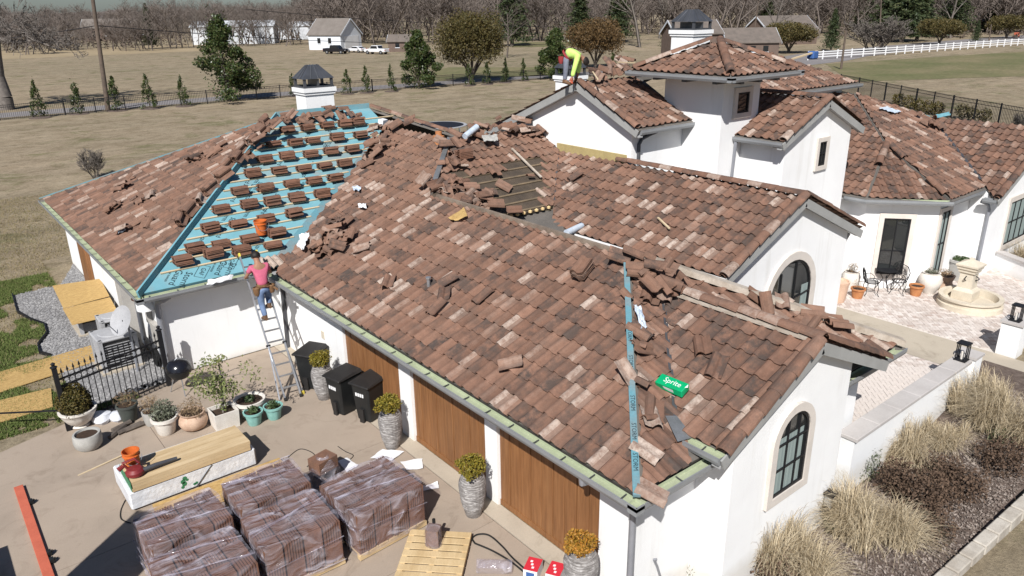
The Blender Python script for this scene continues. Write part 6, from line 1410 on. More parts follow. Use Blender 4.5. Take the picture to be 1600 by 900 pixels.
for k in range(5): MB().box(2.4+.5*k, 2.41+.5*k, 12.98, 13.68, .073, .0745).build('line', M['ink'], None) if False else None
stick(at(122, 743), at(190, 714)+Vector((0, 0, .03)), 'thin pale stick lying on the driveway left of the lumber', .03, 'batten')
t = thing('steel_beam', 'orange steel beam with black fittings lying on the driveway', 'beam', (.3, 14, 0)); MB().box(.24, .40, 10.0, 16.1, .01, .06).build('beam', M['orangedk'], t, bevel=.006)
for y in (15.35, 13.45, 13.2): MB().obox((.43, y, .05), (.035, 0, 0), (0, .05, 0), (0, 0, .04)).build('fitting', M['black'], t); MB().tube([(.46, y, .05), (.49, y, .08)], .02, 6).build('pin', M['black'], t)

# shrink-wrapped pallets of tiles
slab_mb = MB(); slab_mb.box(-.008, .008, -.135, .135, -.19, .19); SLAB = bpy.data.meshes.new('tile'); SLAB.from_pydata(slab_mb.v, [], slab_mb.f); SLAB.materials.append(M['tile_obj'])
def pallet_base(t, x0, x1, y0, y1, z=0.0):
    for k in range(3): yy = y0+.05+(y1-y0-.1)*k/2; MB().box(x0, x1, yy-.045, yy+.045, z+.02, z+.11).build('stringer', M['palletwood'], t)
    n = 7
    for k in range(n): xx = x0+(x1-x0)*k/n; MB().box(xx+.01, xx+(x1-x0)/n-.03, y0, y1, z+.11, z+.13).build('deck_board', M['palletwood'], t)
def wrapped(x0, x1, y0, y1, top, label, rz=0.0):
    c = Vector(((x0+x1)/2, (y0+y1)/2, 0)); t = thing('tile_pallet', label, 'pallet', (0, 0, 0), 'shrink-wrapped pallets of new tiles'); hx, hy = (x1-x0)/2, (y1-y0)/2
    pallet_base(t, -hx, hx, -hy, hy)
    ninx, niny = 4, 3; lay = max(1, int((top-.13)/.31)); lh = (top-.13)/lay
    for l in range(lay):
        for i in range(ninx):
            for j in range(niny):
                wx, wy = 2*hx/ninx, 2*hy/niny; cx, cy_ = -hx+wx*(i+.5), -hy+wy*(j+.5); mb = MB(); flip = (i+j+l) % 2 == 0
                m_ = 7
                for k in range(m_):
                    o_ = ((k+.5)/m_-.5)*.97; dz = random.gauss(0, .004)
                    if flip: mb.box(cx+o_*wx*.94-.015, cx+o_*wx*.94+.015, cy_-wy*.455, cy_+wy*.455, .13+l*lh, .13+(l+1)*lh-.012+dz)
                    else: mb.box(cx-wx*.455, cx+wx*.455, cy_+o_*wy*.94-.015, cy_+o_*wy*.94+.015, .13+l*lh, .13+(l+1)*lh-.012+dz)
                o = mb.build('tile_bundle', M['tile_obj'], t); j_ = random.uniform(.9, 1.15); o.color = (.185*j_, .092*j_, .058*j_, .5)
    # film: lumpy rounded shell
    w = MB(); nx_, nz = 40, 9; vs = []
    def rr(a):
        ca2, sa2 = cos(a), sin(a); k = 1/max(abs(ca2), abs(sa2)); e = 9; return (abs(ca2)**e+abs(sa2)**e)**(-1/e)
    for i in range(nz+1):
        f = i/nz; z = .10+(top+.035-.10)*f
        for j in range(nx_):
            a = 2*pi*j/nx_; k = rr(a)*(1+random.gauss(0, .006)+.012*sin(a*5+i*1.3)); tp_ = 1-.03*max(0, f-.75)/.25
            vs.append(Vector(((hx+.035)*k*cos(a)*tp_, (hy+.035)*k*sin(a)*tp_, z+random.gauss(0, .008))))
    for i in range(1, 7):
        f = 1-i/6.5
        for j in range(nx_):
            a = 2*pi*j/nx_; k = rr(a)*f; vs.append(Vector(((hx+.03)*k*cos(a), (hy+.03)*k*sin(a), top+.030+random.gauss(0, .010))))
    rows = nz+1+6; fs = [(i*nx_+j, i*nx_+(j+1) % nx_, (i+1)*nx_+(j+1) % nx_, (i+1)*nx_+j) for i in range(rows-1) for j in range(nx_)]; fs.append(tuple(range((rows-1)*nx_, rows*nx_)))
    w.raw(vs, fs); w.build('stretch_film', M['wrap'], t, smooth=True, flat_angle=75)
    for k in range(3):
        y_ = -hy+2*hy*(k+.5)/3+random.uniform(-.08, .08); sk = random.uniform(-.15, .15); vs2 = []
        for q in range(13): f = q/12; xx = -hx+2*hx*f; wv = .035+.02*sin(q*1.7+k); yy = max(-hy+.06, min(hy-.06, y_+sk*(f-.5))); zz = top+.045+.006*sin(q*2.1); vs2 += [(xx, yy-wv, zz-.012), (xx, yy, zz+.010), (xx, yy+wv, zz-.012)]
        bd = MB(); bd.raw(vs2, [(3*q+r, 3*q+r+1, 3*q+r+4, 3*q+r+3) for q in range(12) for r in (0, 1)]); bd.build('film_band', M['wrap'], t, smooth=True)
    # twisted film ropes where the wrap bunches
    for k in range(2):
        a = random.uniform(-.8, .8); y_ = random.uniform(-hy, hy)*.8; p = [Vector((-hx*1.03+2.06*hx*s, max(-hy, min(hy, y_+a*(s-.5)*hy)), top+.05+random.gauss(0, .006))) for s in [q/9 for q in range(10)]]
        w2 = MB(); w2.tube(p, [.010+.006*random.random() for _ in p], 5); w2.build('film_fold', M['wrap'], t, smooth=True)
    for k in range(3):
        z0 = random.uniform(.2, top-.1); z1 = z0+random.uniform(-.2, .25); s = random.choice((0, 1)); p = []
        for q in range(10):
            f = q/9; zz = max(.15, min(top, z0+(z1-z0)*f)); p.append(Vector((-hx+2*hx*f, -hy-.045, zz)) if s == 0 else Vector((-hx-.045, -hy+2*hy*f, zz)))
        w2 = MB(); w2.tube(p, .009, 5); w2.build('film_fold', M['wrap'], t, smooth=True)
    t.location = c; t.rotation_euler[2] = rz; ORG[t.name] = c; return t
wrapped(1.62, 2.94, 11.15, 12.22, .90, 'shrink-wrapped pallet of brown tiles, left of the rear pair', .03); wrapped(1.52, 2.84, 9.80, 10.95, .88, 'shrink-wrapped pallet of tiles, front left, with torn film', .02)
wrapped(3.10, 4.40, 11.25, 12.28, .88, 'shrink-wrapped pallet of tiles at the back beside the osb pile', -.02); wrapped(2.98, 4.30, 9.92, 11.04, .90, 'shrink-wrapped pallet of tiles in the middle of the front row', -.03); wrapped(4.46, 5.86, 9.82, 11.12, .90, 'rightmost shrink-wrapped pallet of tiles beside the empty pallet', .06)
c = at(508, 750); t = thing('tile_bundle', 'small unwrapped bundle of tiles bunched in clear film between pallets', 'tile bundle', c)
for k in range(6): o = MB().obox(c+Vector((0, 0, .30+.045*k)), (.22, .05, 0), (-.04, .17, 0), (0, 0, .018)).build('tile', M['tile_obj'], t); o.color = (.19, .10, .066, .5)
MB().lathe([(.28, .0), (.30, .2), (.26, .34), (.18, .5), (.1, .58)], c, 20, wob=lambda i, a: .10*sin(a*4+i*2)+random.gauss(0, .03)).build('film', M['wrap'], t, smooth=True)
# empty pallet with a wrapped bundle
t = thing('empty_pallet', 'empty pale wooden pallet lying askew on the driveway', 'pallet', (5.5, 9.02, 0)); pr = radians(-43)
ORG[t.name] = Vector((0, 0, 0))
for k in range(3): MB().box(-.62, .62, -.5+.5*k-.045, -.5+.5*k+.045, .02, .11).build('stringer', M['palletwood'], t)
for k in range(3): MB().box(-.6+.55*k, -.5+.55*k, -.53, .53, .0, .02).build('bottom_board', M['palletwood'], t)
for k in range(7): MB().box(-.62+.178*k+.008, -.62+.178*(k+1)-.025, -.55, .55, .11, .13).build('deck_board', M['palletwood'], t, bevel=.003)
t.rotation_euler[2] = radians(45); ORG[t.name] = Vector((5.5, 9.02, 0))
c = Vector((5.62, 9.22, .13)); t = thing('wrapped_bundle', 'small film-wrapped bundle standing on the empty pallet', 'bundle', c)
for k in range(6): o = MB().obox(c+Vector((-.05+.03*k, -.04+.025*k, .17)), (.010, .008, 0), (-.07, .09, 0), (0, 0, .16)).build('tile', M['tile_obj'], t); o.color = (.20, .13, .10, .5)
MB().lathe([(.15, 0), (.155, .2), (.13, .34), (.04, .37), (.001, .37)], c+Vector((.02, .02, 0)), 16, wob=lambda i, a: .06*sin(a*3+i)).build('film', M['wrap'], t, smooth=True); MB().tube([c+Vector((.10, .12, .0)), c+Vector((.11, .13, .40))], .03, 8).build('black_tube', M['black'], t)
t2 = thing('film_roll', 'clear film bundle lying at the bottom edge near the red boxes', 'bundle', at(765, 893)); MB().tube([at(745, 892)+Vector((0, 0, .1)), at(800, 893)+Vector((0, 0, .1))], .12, 12).build('film', M['wrap'], t2, smooth=True)
# papers, boxes, cables
def paper(corn, label, z=.012): scrap(label, [at(*c, z) for c in corn], M['paper'], 'paper', .0, .03, 'cardboard_sheet', 5)
paper([(578, 716), (598, 703), (632, 706), (612, 721)], 'white torn sheet on the concrete beside the jar'); paper([(625, 722), (660, 717), (661, 733), (636, 735)], 'white corrugated sheet right of the torn sheet'); paper([(528, 722), (543, 716), (560, 728), (542, 738)], 'white ribbed sheet between the pallets'); paper([(655, 762), (684, 753), (686, 764), (656, 768)], 'white sheet lying in the pallet shadow')
def redbox(px, py, rz, label, blue):
    c = at(px, py); t = thing('red_box', label, 'box', c, 'red and white boxes'); Mx = Matrix.Translation(c+Vector((0, 0, .10))) @ Matrix.Rotation(rz, 4, 'Z'); mbox(MB(), Mx, .16, .12, .10).build('carton', M['paper'], t); mbox(MB(), Mx @ Matrix.Translation((0, 0, .102)), .16, .12, .002).build('red_top', M['redbox'], t)
    letter('ROOF\nNAILS', .09, Mx @ Matrix.Translation((0, 0, .105)) @ Matrix.Rotation(pi, 4, 'Z'), t, M['whiteink']) if False else None
    for k in range(3): mbox(MB(), Mx @ Matrix.Translation((-.08+.07*k, -.02+.03*k, .1055)), .022, .02, .001).build('printed_mark', M['whiteink'], t)
    if blue: mbox(MB(), Mx @ Matrix.Translation((-.161, .0, 0)), .001, .07, .06).build('blue_mark', M['blueink'], t)
redbox(833, 897, .55, 'red and white box with a blue mark near the bottom edge', True); redbox(868, 904, .5, 'smaller red box beside the garage corner jar', False)
def cable(pts, r, label, m='rubber'): tag(MB().tube([at(x, y)+Vector((0, 0, r)) for x, y in pts], r, 6).build('cable', M[m], origin=at(*pts[0]), smooth=True), label, 'cable')
def bez(P, n=40):
    out = []
    for i in range(len(P)-1):
        p0, p1, p2, p3 = P[max(i-1, 0)], P[i], P[i+1], P[min(i+2, len(P)-1)]
        for k in range(8):
            t = k/8; out.append(tuple(.5*((2*p1[a])+(-p0[a]+p2[a])*t+(2*p0[a]-5*p1[a]+4*p2[a]-p3[a])*t*t+(-p0[a]+3*p1[a]-3*p2[a]+p3[a])*t**3) for a in (0, 1)))
    return out+[P[-1]]
cable(bez([(742, 850), (738, 842), (748, 836), (765, 838), (785, 855), (800, 872), (822, 892)]), .016, 'black hose looping beside the empty pallet'); cable(bez([(742, 850), (770, 862), (800, 880), (830, 905)]), .016, 'second strand of black hose near the red boxes')
cable(bez([(196, 782), (189, 798), (190, 812), (205, 818)]), .010, 'thin dark cord at the lumber corner'); cable(bez([(528, 698), (540, 706), (552, 712), (545, 720)]), .008, 'thin wire lying behind the pallets'); cable(bez([(450, 715), (470, 702), (492, 712), (480, 730)]), .008, 'curled strap behind the rear pallet')
# unseen wheeled box added outside the view to cast the driveway shadow
t = thing('shadow_caster', 'unseen tall grey box added left of the view to shade the driveway', 'lift', (0, 0, 0)); MB().box(-1.2, 0, -2.6, 0, .5, 4.45).build('cabinet', M['castergrey'], t); MB().box(-1.2, 0, -2.7, 0, .12, .5).build('caster_base', M['black'], t)
for x in (-1.1, -.1):
    for y in (-.4, -2.2): MB().tube([(x-.1, y, .3), (x+.1, y, .3)], .3, 18).build('wheel', M['rubber'], t)
MB().box(-1.2, -.02, -.03, 0, .0, .5).build('caster_skirt', M['black'], t)
_ft = Vector((1.95, 13.81, 0))-Vector((sin(SUN_AZ), cos(SUN_AZ), 0))*(4.45/math.tan(SUN_EL)); t.location = _ft+Vector((cos(SUN_AZ), -sin(SUN_AZ), 0))*1.2; t.rotation_euler[2] = -SUN_AZ
t = thing('shadow_crate', 'unseen wooden crate added left of the view to cast a shadow', 'crate', (-1.2, 13.4, 0)); MB().box(-2.2, -1.1, 12.4, 13.42, 0, 1.2).build('crate', M['palletwood'], t)  # unseen crate, added only for the small shadow at the driveway's left edge

# ================================================================== right-hand garden
gz = bed_z
W_ = thing('retaining_wall', 'low white wall with pale stone cap beside the courtyard', 'wall', (13.3, 5.9, 0)); MB().box(13.15, 18.55, 5.72, 6.0, -1.1, .80).build('wall', M['white'], W_); 
for k in range(6): MB().box(13.12+.9*k+.002, 13.12+.9*(k+1)-.002, 5.66, 6.06, .80, .88).build('cap_stone', M['capstone'], W_, bevel=.008)
P1_ = thing('pillar', 'white pillar with stone cap at the near side of the walk', 'pillar', (18.8, 5.85, 0), 'walk pillars'); MB().box(18.56, 19.0, 5.62, 6.08, -.2, .88).build('shaft', M['white'], P1_); MB().box(18.53, 19.03, 5.59, 6.11, .88, .94).build('cap', M['capstone'], P1_)
W2_ = thing('retaining_wall', 'far white wall with stone cap right of the walk', 'wall', (22.3, 5.9, 0)); MB().box(22.02, 30, 5.72, 6.0, -.3, .80).build('wall', M['white'], W2_)
for k in range(8): MB().box(22.0+k+.002, 23.0+k-.002, 5.66, 6.06, .80, .88).build('cap_stone', M['capstone'], W2_, bevel=.008)
P2_ = thing('pillar', 'white pillar with stone cap at the far side of the walk', 'pillar', (21.75, 5.9, 0), 'walk pillars'); MB().box(21.5, 22.0, 5.62, 6.1, -.2, .90).build('shaft', M['white'], P2_); MB().box(21.46, 22.04, 5.58, 6.14, .90, .96).build('cap', M['capstone'], P2_)
def lantern(p, label):
    t = thing('lantern', label, 'lantern', p, 'lanterns on the pillars'); p = Vector(p); MB().box(p.x-.13, p.x+.13, p.y-.13, p.y+.13, p.z, p.z+.03).build('base', M['iron'], t); MB().box(p.x-.13, p.x+.13, p.y-.13, p.y+.13, p.z+.42, p.z+.45).build('top', M['iron'], t)
    for x in (-1, 0, 1):
        for y in (-1, 1): MB().box(p.x+x*.105-.010, p.x+x*.105+.010, p.y+y*.105-.010, p.y+y*.105+.010, p.z+.03, p.z+.42).build('bar', M['iron'], t)
    MB().lathe([(.035, .03), (.035, .22), (.001, .23)], p, 10).build('candle', M['potwhite'], t)
lantern((18.35, 5.85, .88), 'black iron lantern on the near pillar cap'); lantern((21.4+.3, 5.86, .96), 'black iron lantern on the far pillar')
t = thing('step_light', 'small black wall lantern low on the gable wall', 'wall lamp', (12.25, 5.7, -.4)); ORG[t.name] = Vector((12.25, 5.7, -.4))-Vector((-.75, -.42, .70)); MB().box(12.54, 12.72, 5.78, 5.95, -.66, -.62).build('base', M['iron'], t); MB().box(12.56, 12.70, 5.80, 5.93, -.62, -.38).build('glass', M['potgrey'], t); MB().box(12.53, 12.73, 5.77, 5.95, -.38, -.33).build('top', M['iron'], t)
# low wall closing the courtyard on the right, with grass behind
q0, q1 = Vector((29.0, 8.8, 0)), Vector((27.6, 6.3, 0)); t = thing('courtyard_wall', 'white low wall with stone cap at the back right of the courtyard', 'wall', q0); MB().bar(q0+Vector((0, 0, .3)), q1+Vector((0, 0, .3)), .22, .6).build('wall', M['white'], t); MB().bar(q0+Vector((0, 0, .63)), q1+Vector((0, 0, .63)), .32, .06).build('cap', M['capstone'], t)
# curb stones
cs0, cs1 = at(1462, 918, -.40), at(1640, 752, -.25); t = thing('stone_curb', 'row of pale curb stones along the planting bed', 'curb', cs0); n = 9
for k in range(n): a, b = cs0.lerp(cs1, k/n), cs0.lerp(cs1, (k+1)/n-.008); MB().bar(a+Vector((0, 0, -.02)), b+Vector((0, 0, -.02)), .24, .26).build('curb_stone', M['curbstone'], t, bevel=.02)
mulch = MB(); P = [(9.3+.5*i, y) for i in range(24) for y in (3.5, 6.1)]; vs = [(x, y, gz(x, min(y, 6.0))+.03) for x, y in P]; mulch.raw(vs, [(2*i, 2*i+2, 2*i+3, 2*i+1) for i in range(23)]); tag(mulch.build('planting_bed', M['mulch']), kind='structure')
def clump(X, Y, h, sp, n, label, z=None, m='strawgrass', w=.0062):
    p = at(X, Y, -.35); z = gz(p.x, p.y); p = at(X, Y, z); V, Q = blades(n, (0, 0, 0), h, sp, w, seg=5, base=sp*.22); o = link('grass_clump', np_mesh('grass_clump', V, Q, M[m]), None, p); tag(o, label, 'grass clump', 'dry ornamental grasses'); return p
clump(1345, 848, 1.1, 1.0, 2800, 'large dry ornamental grass beside the gable wall corner'); clump(1235, 908, .95, .85, 2300, 'dry ornamental grass at the bottom edge near the wall')
clump(1412, 722, .95, .82, 2100, 'straw grass clump in front of the low wall, nearer the house'); clump(1540, 655, 1.05, .9, 2400, 'big rounded straw grass clump near the pillar'); clump(1474, 694, .75, .6, 1200, 'straw grass between the two larger clumps by the wall')
clump(1600, 690, 1.0, .9, 1500, 'straw grass at the right edge beyond the sedum')
for i, (x, y, lab) in enumerate(((23.3, 4.9, 'small straw grass right of the far pillar'), (24.6, 4.6, 'straw grass outside the far wall'))): V, Q = blades(1100, (0, 0, 0), .75, .7, .007, seg=4); tag(link('grass_clump', np_mesh('grass_clump', V, Q, M['strawgrass']), None, (x, y, 0)), lab, 'grass clump', 'dry ornamental grasses')
for i, (x, y, lab) in enumerate(((29.3, 8.2, 'straw grass behind the courtyard wall, left of two'), (29.4, 7.3, 'straw grass behind the courtyard wall, right of two'))): V, Q = blades(1000, (0, 0, 0), 1.0, .65, .007, seg=4); tag(link('grass_clump', np_mesh('grass_clump', V, Q, M['strawgrass']), None, (x, y, 0.1)), lab, 'grass clump', 'dry ornamental grasses')
def shrub(X, Y, rx, ry, rz, n, size, m, label, name='shrub', cat='shrub', asp=.5, z=None, dz=.6, up=0.0):
    p = at(X, Y, -.35); p = at(X, Y, gz(p.x, p.y)); t = thing(name, label, cat, p); C = blob_pts(n, rx, ry, rz, p+Vector((0, 0, rz*dz)), .15, 16, .3); C[:, 2] = np.maximum(C[:, 2], p.z+.02); foliage('foliage', C, size, M[m], t, asp, up=up)
    s = MB(); stems(s, p, [tuple(Vector(C[k])) for k in range(0, len(C), max(1, len(C)//14))], .012); s.build('stems', M['bark'], t); return t
for (X, Y, rx, ry, rz_, n, lab) in ((1440, 795, .6, .5, .42, 1500, 'dark brown dried sedum mass beside the straw grass'), (1400, 772, .4, .35, .45, 900, 'dark dried sedum just behind the largest grass'), (1500, 770, .55, .4, .28, 900, 'low brown dried sedum towards the curb'),
                             (1225, 902, .6, .35, .35, 1300, 'brown dried sedum at the bottom edge below the gable'), (1565, 728, .6, .45, .32, 1000, 'dark low shrub mass at the right edge'), (1470, 752, .45, .4, .35, 800, 'brown dried sedum between the upper and lower grasses'), (1455, 838, .4, .35, .25, 600, 'small dried sedum nearest the curb')):
    shrub(X, Y, rx*1.12, ry*1.12, rz_*1.1, int(n*1.9), .055, 'sedum', lab, 'dried_sedum', asp=.7)
for (X, Y, rx, ry, rz_, n, lab) in ((1345, 742, .5, .3, .45, 2200, 'green rosemary bush beside the wall corner'), (1372, 712, .45, .3, .42, 1700, 'green rosemary along the low wall'), (1408, 682, .4, .3, .35, 1200, 'green rosemary further along the low wall'), (1300, 830, .25, .22, .3, 700, 'small green bush behind the large grass'), (1090, 903, .25, .22, .32, 900, 'green upright bush at the bottom edge by the gable wall'), (1560, 690, .3, .25, .25, 500, 'small green bush among the right-hand grasses')):
    shrub(X, Y, rx, ry, rz_, n, .07, 'rosemary', lab, 'rosemary_bush', asp=.2, up=.9)
# dry leaf litter over the bed
lx = RNG.uniform(9.4, 19.5, 16000); ly = RNG.uniform(3.55, 5.5, 16000); lz = np.array([gz(x, y) for x, y in zip(lx, ly)])+.04+RNG.uniform(0, .03, 16000)
M['litter'] = mat_leaf('leaf_litter', (0.11, 0.085, 0.07), (0.22, 0.18, 0.155), (0.36, 0.31, 0.27), .9)
o = foliage('leaf_litter', np.stack([lx, ly, lz], 1), .06, M['litter'], None, .5); tag(o, 'dry grey-brown leaf litter over the planting bed', None, None, 'stuff')
t = thing('hose_tap', 'bent metal pipe standing by the gable wall', 'pipe', at_y(1030, 900, 6.1)); MB().tube([at_y(1033, 905, 6.1), at_y(1027, 885, 6.12), at_y(1022, 874, 6.12), at_y(1026, 874, 6.08)], .02, 8).build('pipe', M['pipe'], t)
# ================================================================== courtyard
FT = Vector((24.6, 7.95, 0)); t = thing('fountain', 'pale cast stone fountain with round basin and carved pedestal', 'fountain', FT)
MB().lathe([(.90, 0), (.90, .14), (.83, .16), (.83, .26), (.89, .28), (.89, .34), (.75, .34), (.71, .13), (.001, .12)], FT, 36).build('basin', M['stone'], t, smooth=True)
def sq(mb, prof, c):
    vs = []; n = len(prof)
    for r, z in prof: vs += [c+Vector((sx*r, sy*r, z)) for sx, sy in ((-1, -1), (1, -1), (1, 1), (-1, 1))]
    fs = [(i*4+k, i*4+(k+1) % 4, i*4+4+(k+1) % 4, i*4+4+k) for i in range(n-1) for k in range(4)]; fs.append(tuple(range(4*(n-1), 4*n))); return mb.raw(vs, fs)
fc = FT+Vector((.25, .25, 0)); sq(MB(), [(.30, .13), (.30, .40), (.27, .44), (.21, .50), (.19, .95), (.24, 1.0), (.24, 1.06), (.28, 1.10), (.28, 1.16), (.32, 1.2), (.32, 1.25), (.06, 1.38), (.05, 1.44), (.001, 1.45)], fc).build('pedestal', M['stone'], t)
for (sx, sy) in ((-1, 0), (0, -1), (1, 0)): MB().tube([fc+Vector((sx*(.2+.1*sin(a)), sy*(.2+.1*sin(a)), .75+.09*a*.5)) for a in [pi*k/8 for k in range(9)]], .016, 6).build('scroll_spout', M['iron'], t)
CG = 'courtyard planters'
t = pot(at(1306, 470), [(.24, 0), (.27, .08), (.31, .55), (.33, .60), (.34, .68)], 'terrapink', 'tall pink terracotta pot beside the downspout', soil=False, group=CG)
c = at(1328, 448); t = pot(c, [(.2, 0), (.27, .2), (.29, .4), (.24, .52), (.26, .56)], 'potwhite', 'white jar with dry sprigs behind the terracotta pots', group=CG); foliage('sprigs', blob_pts(160, .18, .18, .16, c+Vector((0, 0, .68)), .1), .08, M['deadplant'], t, .15)
c = at(1339, 465); t = pot(c, [(.15, 0), (.20, .27), (.23, .28), (.23, .33)], 'terra', 'orange terracotta pot left of the iron chairs', group=CG); foliage('sprigs', blob_pts(140, .2, .2, .18, c+Vector((0, 0, .45)), .1), .08, M['deadplant'], t, .1)
c = at(1430, 461); t = pot(c, [(.15, 0), (.20, .27), (.23, .28), (.23, .34)], 'terra', 'orange terracotta pot right of the iron chairs', group=CG)
c = at(1450, 457); t = pot(c, [(.18, 0), (.30, .22), (.36, .42), (.32, .58), (.24, .66), (.27, .70)], 'potwhite', 'large white rounded jar with dry plant', group=CG); foliage('plant', blob_pts(220, .22, .22, .1, c+Vector((0, 0, .74)), .1), .08, M['greyplant'], t, .2)
c = at(1472, 452); t = pot(c, [(.22, 0), (.30, .12), (.25, .30), (.30, .44), (.32, .5)], 'terrapale', 'weathered pink pot behind the white jar', group=CG); foliage('plant', blob_pts(220, .25, .25, .12, c+Vector((0, 0, .58)), .1), .08, M['deadplant'], t, .2)
c = at(1496, 436); t = pot(c, [(.28, 0), (.31, .1), (.36, .62), (.40, .64), (.40, .72)], 'potgrey', 'big grey pot with a small green plant by the bay', group=CG); foliage('plant', blob_pts(300, .30, .30, .05, c+Vector((0, 0, .73)), .1), .08, M['succulent'], t, .4)
def chair(p, rz, label):
    t = thing('iron_chair', label, 'chair', (0, 0, 0), 'courtyard iron chairs')
    m_ = MB(); m_.tube([Vector((.21*cos(a), .21*sin(a), .43)) for a in [2*pi*k/16 for k in range(17)]], .015, 6, False)
    for k in range(5): x = -.16+.08*k; w = sqrt(max(.01, .21**2-x*x)); m_.bar((x, -w, .43), (x, w, .43), .02, .012)
    m_.build('seat', M['iron'], t)
    b = MB(); b.tube([Vector((-.2, .16, .43)), Vector((-.24, .24, .65)), Vector((-.16, .28, .84)), Vector((0, .29, .90)), Vector((.16, .28, .84)), Vector((.24, .24, .65)), Vector((.2, .16, .43))], .014, 6)
    for k in range(4):
        for s in (-1, 1): b.tube([Vector((s*(.03+.05*k), .2, .45)), Vector((s*(.09+.03*k), .25, .62)), Vector((s*(.02+.04*k), .28, .84))], .009, 5)
    for z in (.58, .72): b.tube([Vector((.07*cos(a), .26, z+.06*sin(a))) for a in [2*pi*k/10 for k in range(11)]], .008, 5, False)
    b.build('backrest', M['iron'], t)
    for sx in (-1, 1):
        for sy in (-1, 1): MB().tube([Vector((sx*.16, sy*.15, .43)), Vector((sx*.19, sy*.18, .25)), Vector((sx*.17, sy*.16, .1)), Vector((sx*.22, sy*.22, 0))], .012, 6).build('leg', M['iron'], t)
        MB().tube([Vector((sx*.22, .22, .62)), Vector((sx*.26, .0, .64)), Vector((sx*.2, -.12, .56)), Vector((sx*.2, -.1, .43))], .011, 6).build('armrest', M['iron'], t)
    t.location = p; t.rotation_euler[2] = rz; return t
chair(at(1359, 460), radians(40), 'black scrolled iron chair on the left of the bistro table'); chair(at(1402, 458), radians(-75), 'black scrolled iron chair on the right of the bistro table')
c = at(1380, 452); t = thing('bistro_table', 'small round black iron table between the two chairs', 'table', c); MB().lathe([(.34, .68), (.34, .70), (.30, .70), (.30, .69), (.001, .69)], c, 24, capb=False).build('top', M['iron'], t)
for k in range(3): a = 2.09*k; MB().tube([Vector(c)+Vector((.25*cos(a), .25*sin(a), .68)), Vector(c)+Vector((.06*cos(a), .06*sin(a), .38)), Vector(c)+Vector((.26*cos(a), .26*sin(a), 0))], .013, 6).build('leg', M['iron'], t)
# ================================================================== garden behind the house and the distance
def seg_mesh(segs, n=3):
    S = np.array([[*a, *b, r0, r1] for a, b, r0, r1 in segs]); A, B, R0, R1 = S[:, :3], S[:, 3:6], S[:, 6], S[:, 7]
    d = B-A; d /= np.maximum(np.linalg.norm(d, axis=1), 1e-6)[:, None]; ref = np.where(np.abs(d[:, 2:3]) > .9, np.array([[1., 0, 0]]), np.array([[0, 0, 1.]]))
    a = np.cross(d, ref); a /= np.linalg.norm(a, axis=1)[:, None]; b = np.cross(d, a); rows = []
    for k in range(n):
        t = 2*pi*k/n; o = a*cos(t)+b*sin(t); rows.append(A+o*R0[:, None]); rows.append(B+o*R1[:, None])
    V = np.stack(rows, 1).reshape(-1, 3); base = (np.arange(len(S))*2*n)[:, None]
    Q = np.concatenate([base+np.array([2*k, 2*((k+1) % n), 2*((k+1) % n)+1, 2*k+1]) for k in range(n)]); return V, Q
def ribbons(segs):
    S = np.array([[*a, *b, r0, r1] for a, b, r0, r1 in segs]); A, B, R0, R1 = S[:, :3], S[:, 3:6], S[:, 6:7], S[:, 7:8]
    d = B-A; s = np.cross(d, RNG.normal(size=d.shape)); s /= np.maximum(np.linalg.norm(s, axis=1), 1e-6)[:, None]
    V = np.stack([A-s*R0, A+s*R0, B+s*R1, B-s*R1], 1).reshape(-1, 3); return V, np.arange(4*len(S)).reshape(-1, 4)
def bare(h, r, levels, kids, rnd, spread=.75, start=.28, up=.25, trunk=3):
    segs = []
    def grow(p, d, L, rad, lv):
        nseg = trunk if lv == 0 else 2; q = p; pts = [p]; dd = d.copy()
        for k in range(nseg):
            dd = (dd+Vector((rnd.gauss(0, .14), rnd.gauss(0, .14), rnd.gauss(0, .07)))).normalized(); q2 = q+dd*(L/nseg); r0 = rad*(1-.55*k/nseg); r1 = rad*(1-.55*(k+1)/nseg); segs.append((q, q2, r0, r1)); q = q2; pts.append(q)
        if lv >= levels: return
        nk = kids[min(lv, len(kids)-1)]
        for i in range(nk):
            f = start+(1-start)*(i+rnd.random())/nk if lv == 0 else .25+.75*(i+rnd.random())/nk; f = min(f, 1); k = min(int(f*nseg), nseg-1); b = pts[k].lerp(pts[k+1], f*nseg-k)
            az = rnd.uniform(0, 2*pi); side = Vector((cos(az), sin(az), 0)); nd = (dd*(1-spread*.55)+side*spread+Vector((0, 0, up))).normalized()
            grow(b, nd, L*rnd.uniform(.42, .66)*(1.05-.35*f if lv == 0 else 1), rad*(1-.5*f)*.55, lv+1)
    grow(Vector((0, 0, -.1)), Vector((0, 0, 1)), h, r, 0); return segs
rt = random.Random(11)
PROTO = []
for k in range(5):
    segs = bare(7.5+k*.4, .20, 4, [9, 5, 4, 3], rt, .7+.05*k, .25); V, Q = seg_mesh(segs); PROTO.append(np_mesh('bare_tree', V, Q, M['twig'] if k % 2 else M['twigred']))
LOW = []
for k in range(6):
    segs = bare(8+k*.4, .22, 3, [11, 6, 5], rt, .75, .2); segs = [(a, b, max(r0, .035), max(r1, .03)) for a, b, r0, r1 in segs]; thick = [q for q in segs if q[2] > .06]; thin = [q for q in segs if q[2] <= .06]; (Va, Qa), (Vb, Qb) = seg_mesh(thick), ribbons(thin); LOW.append((np.concatenate([Va, Vb]), np.concatenate([Qa, Qb+len(Va)])))
def flat(px, d):
    """ground point at forward distance d under picture column px"""
    v = ray(px, 20); v = Vector((v.x, v.y, 0)).normalized(); return Vector((v.x*d, v.y*d, 0))
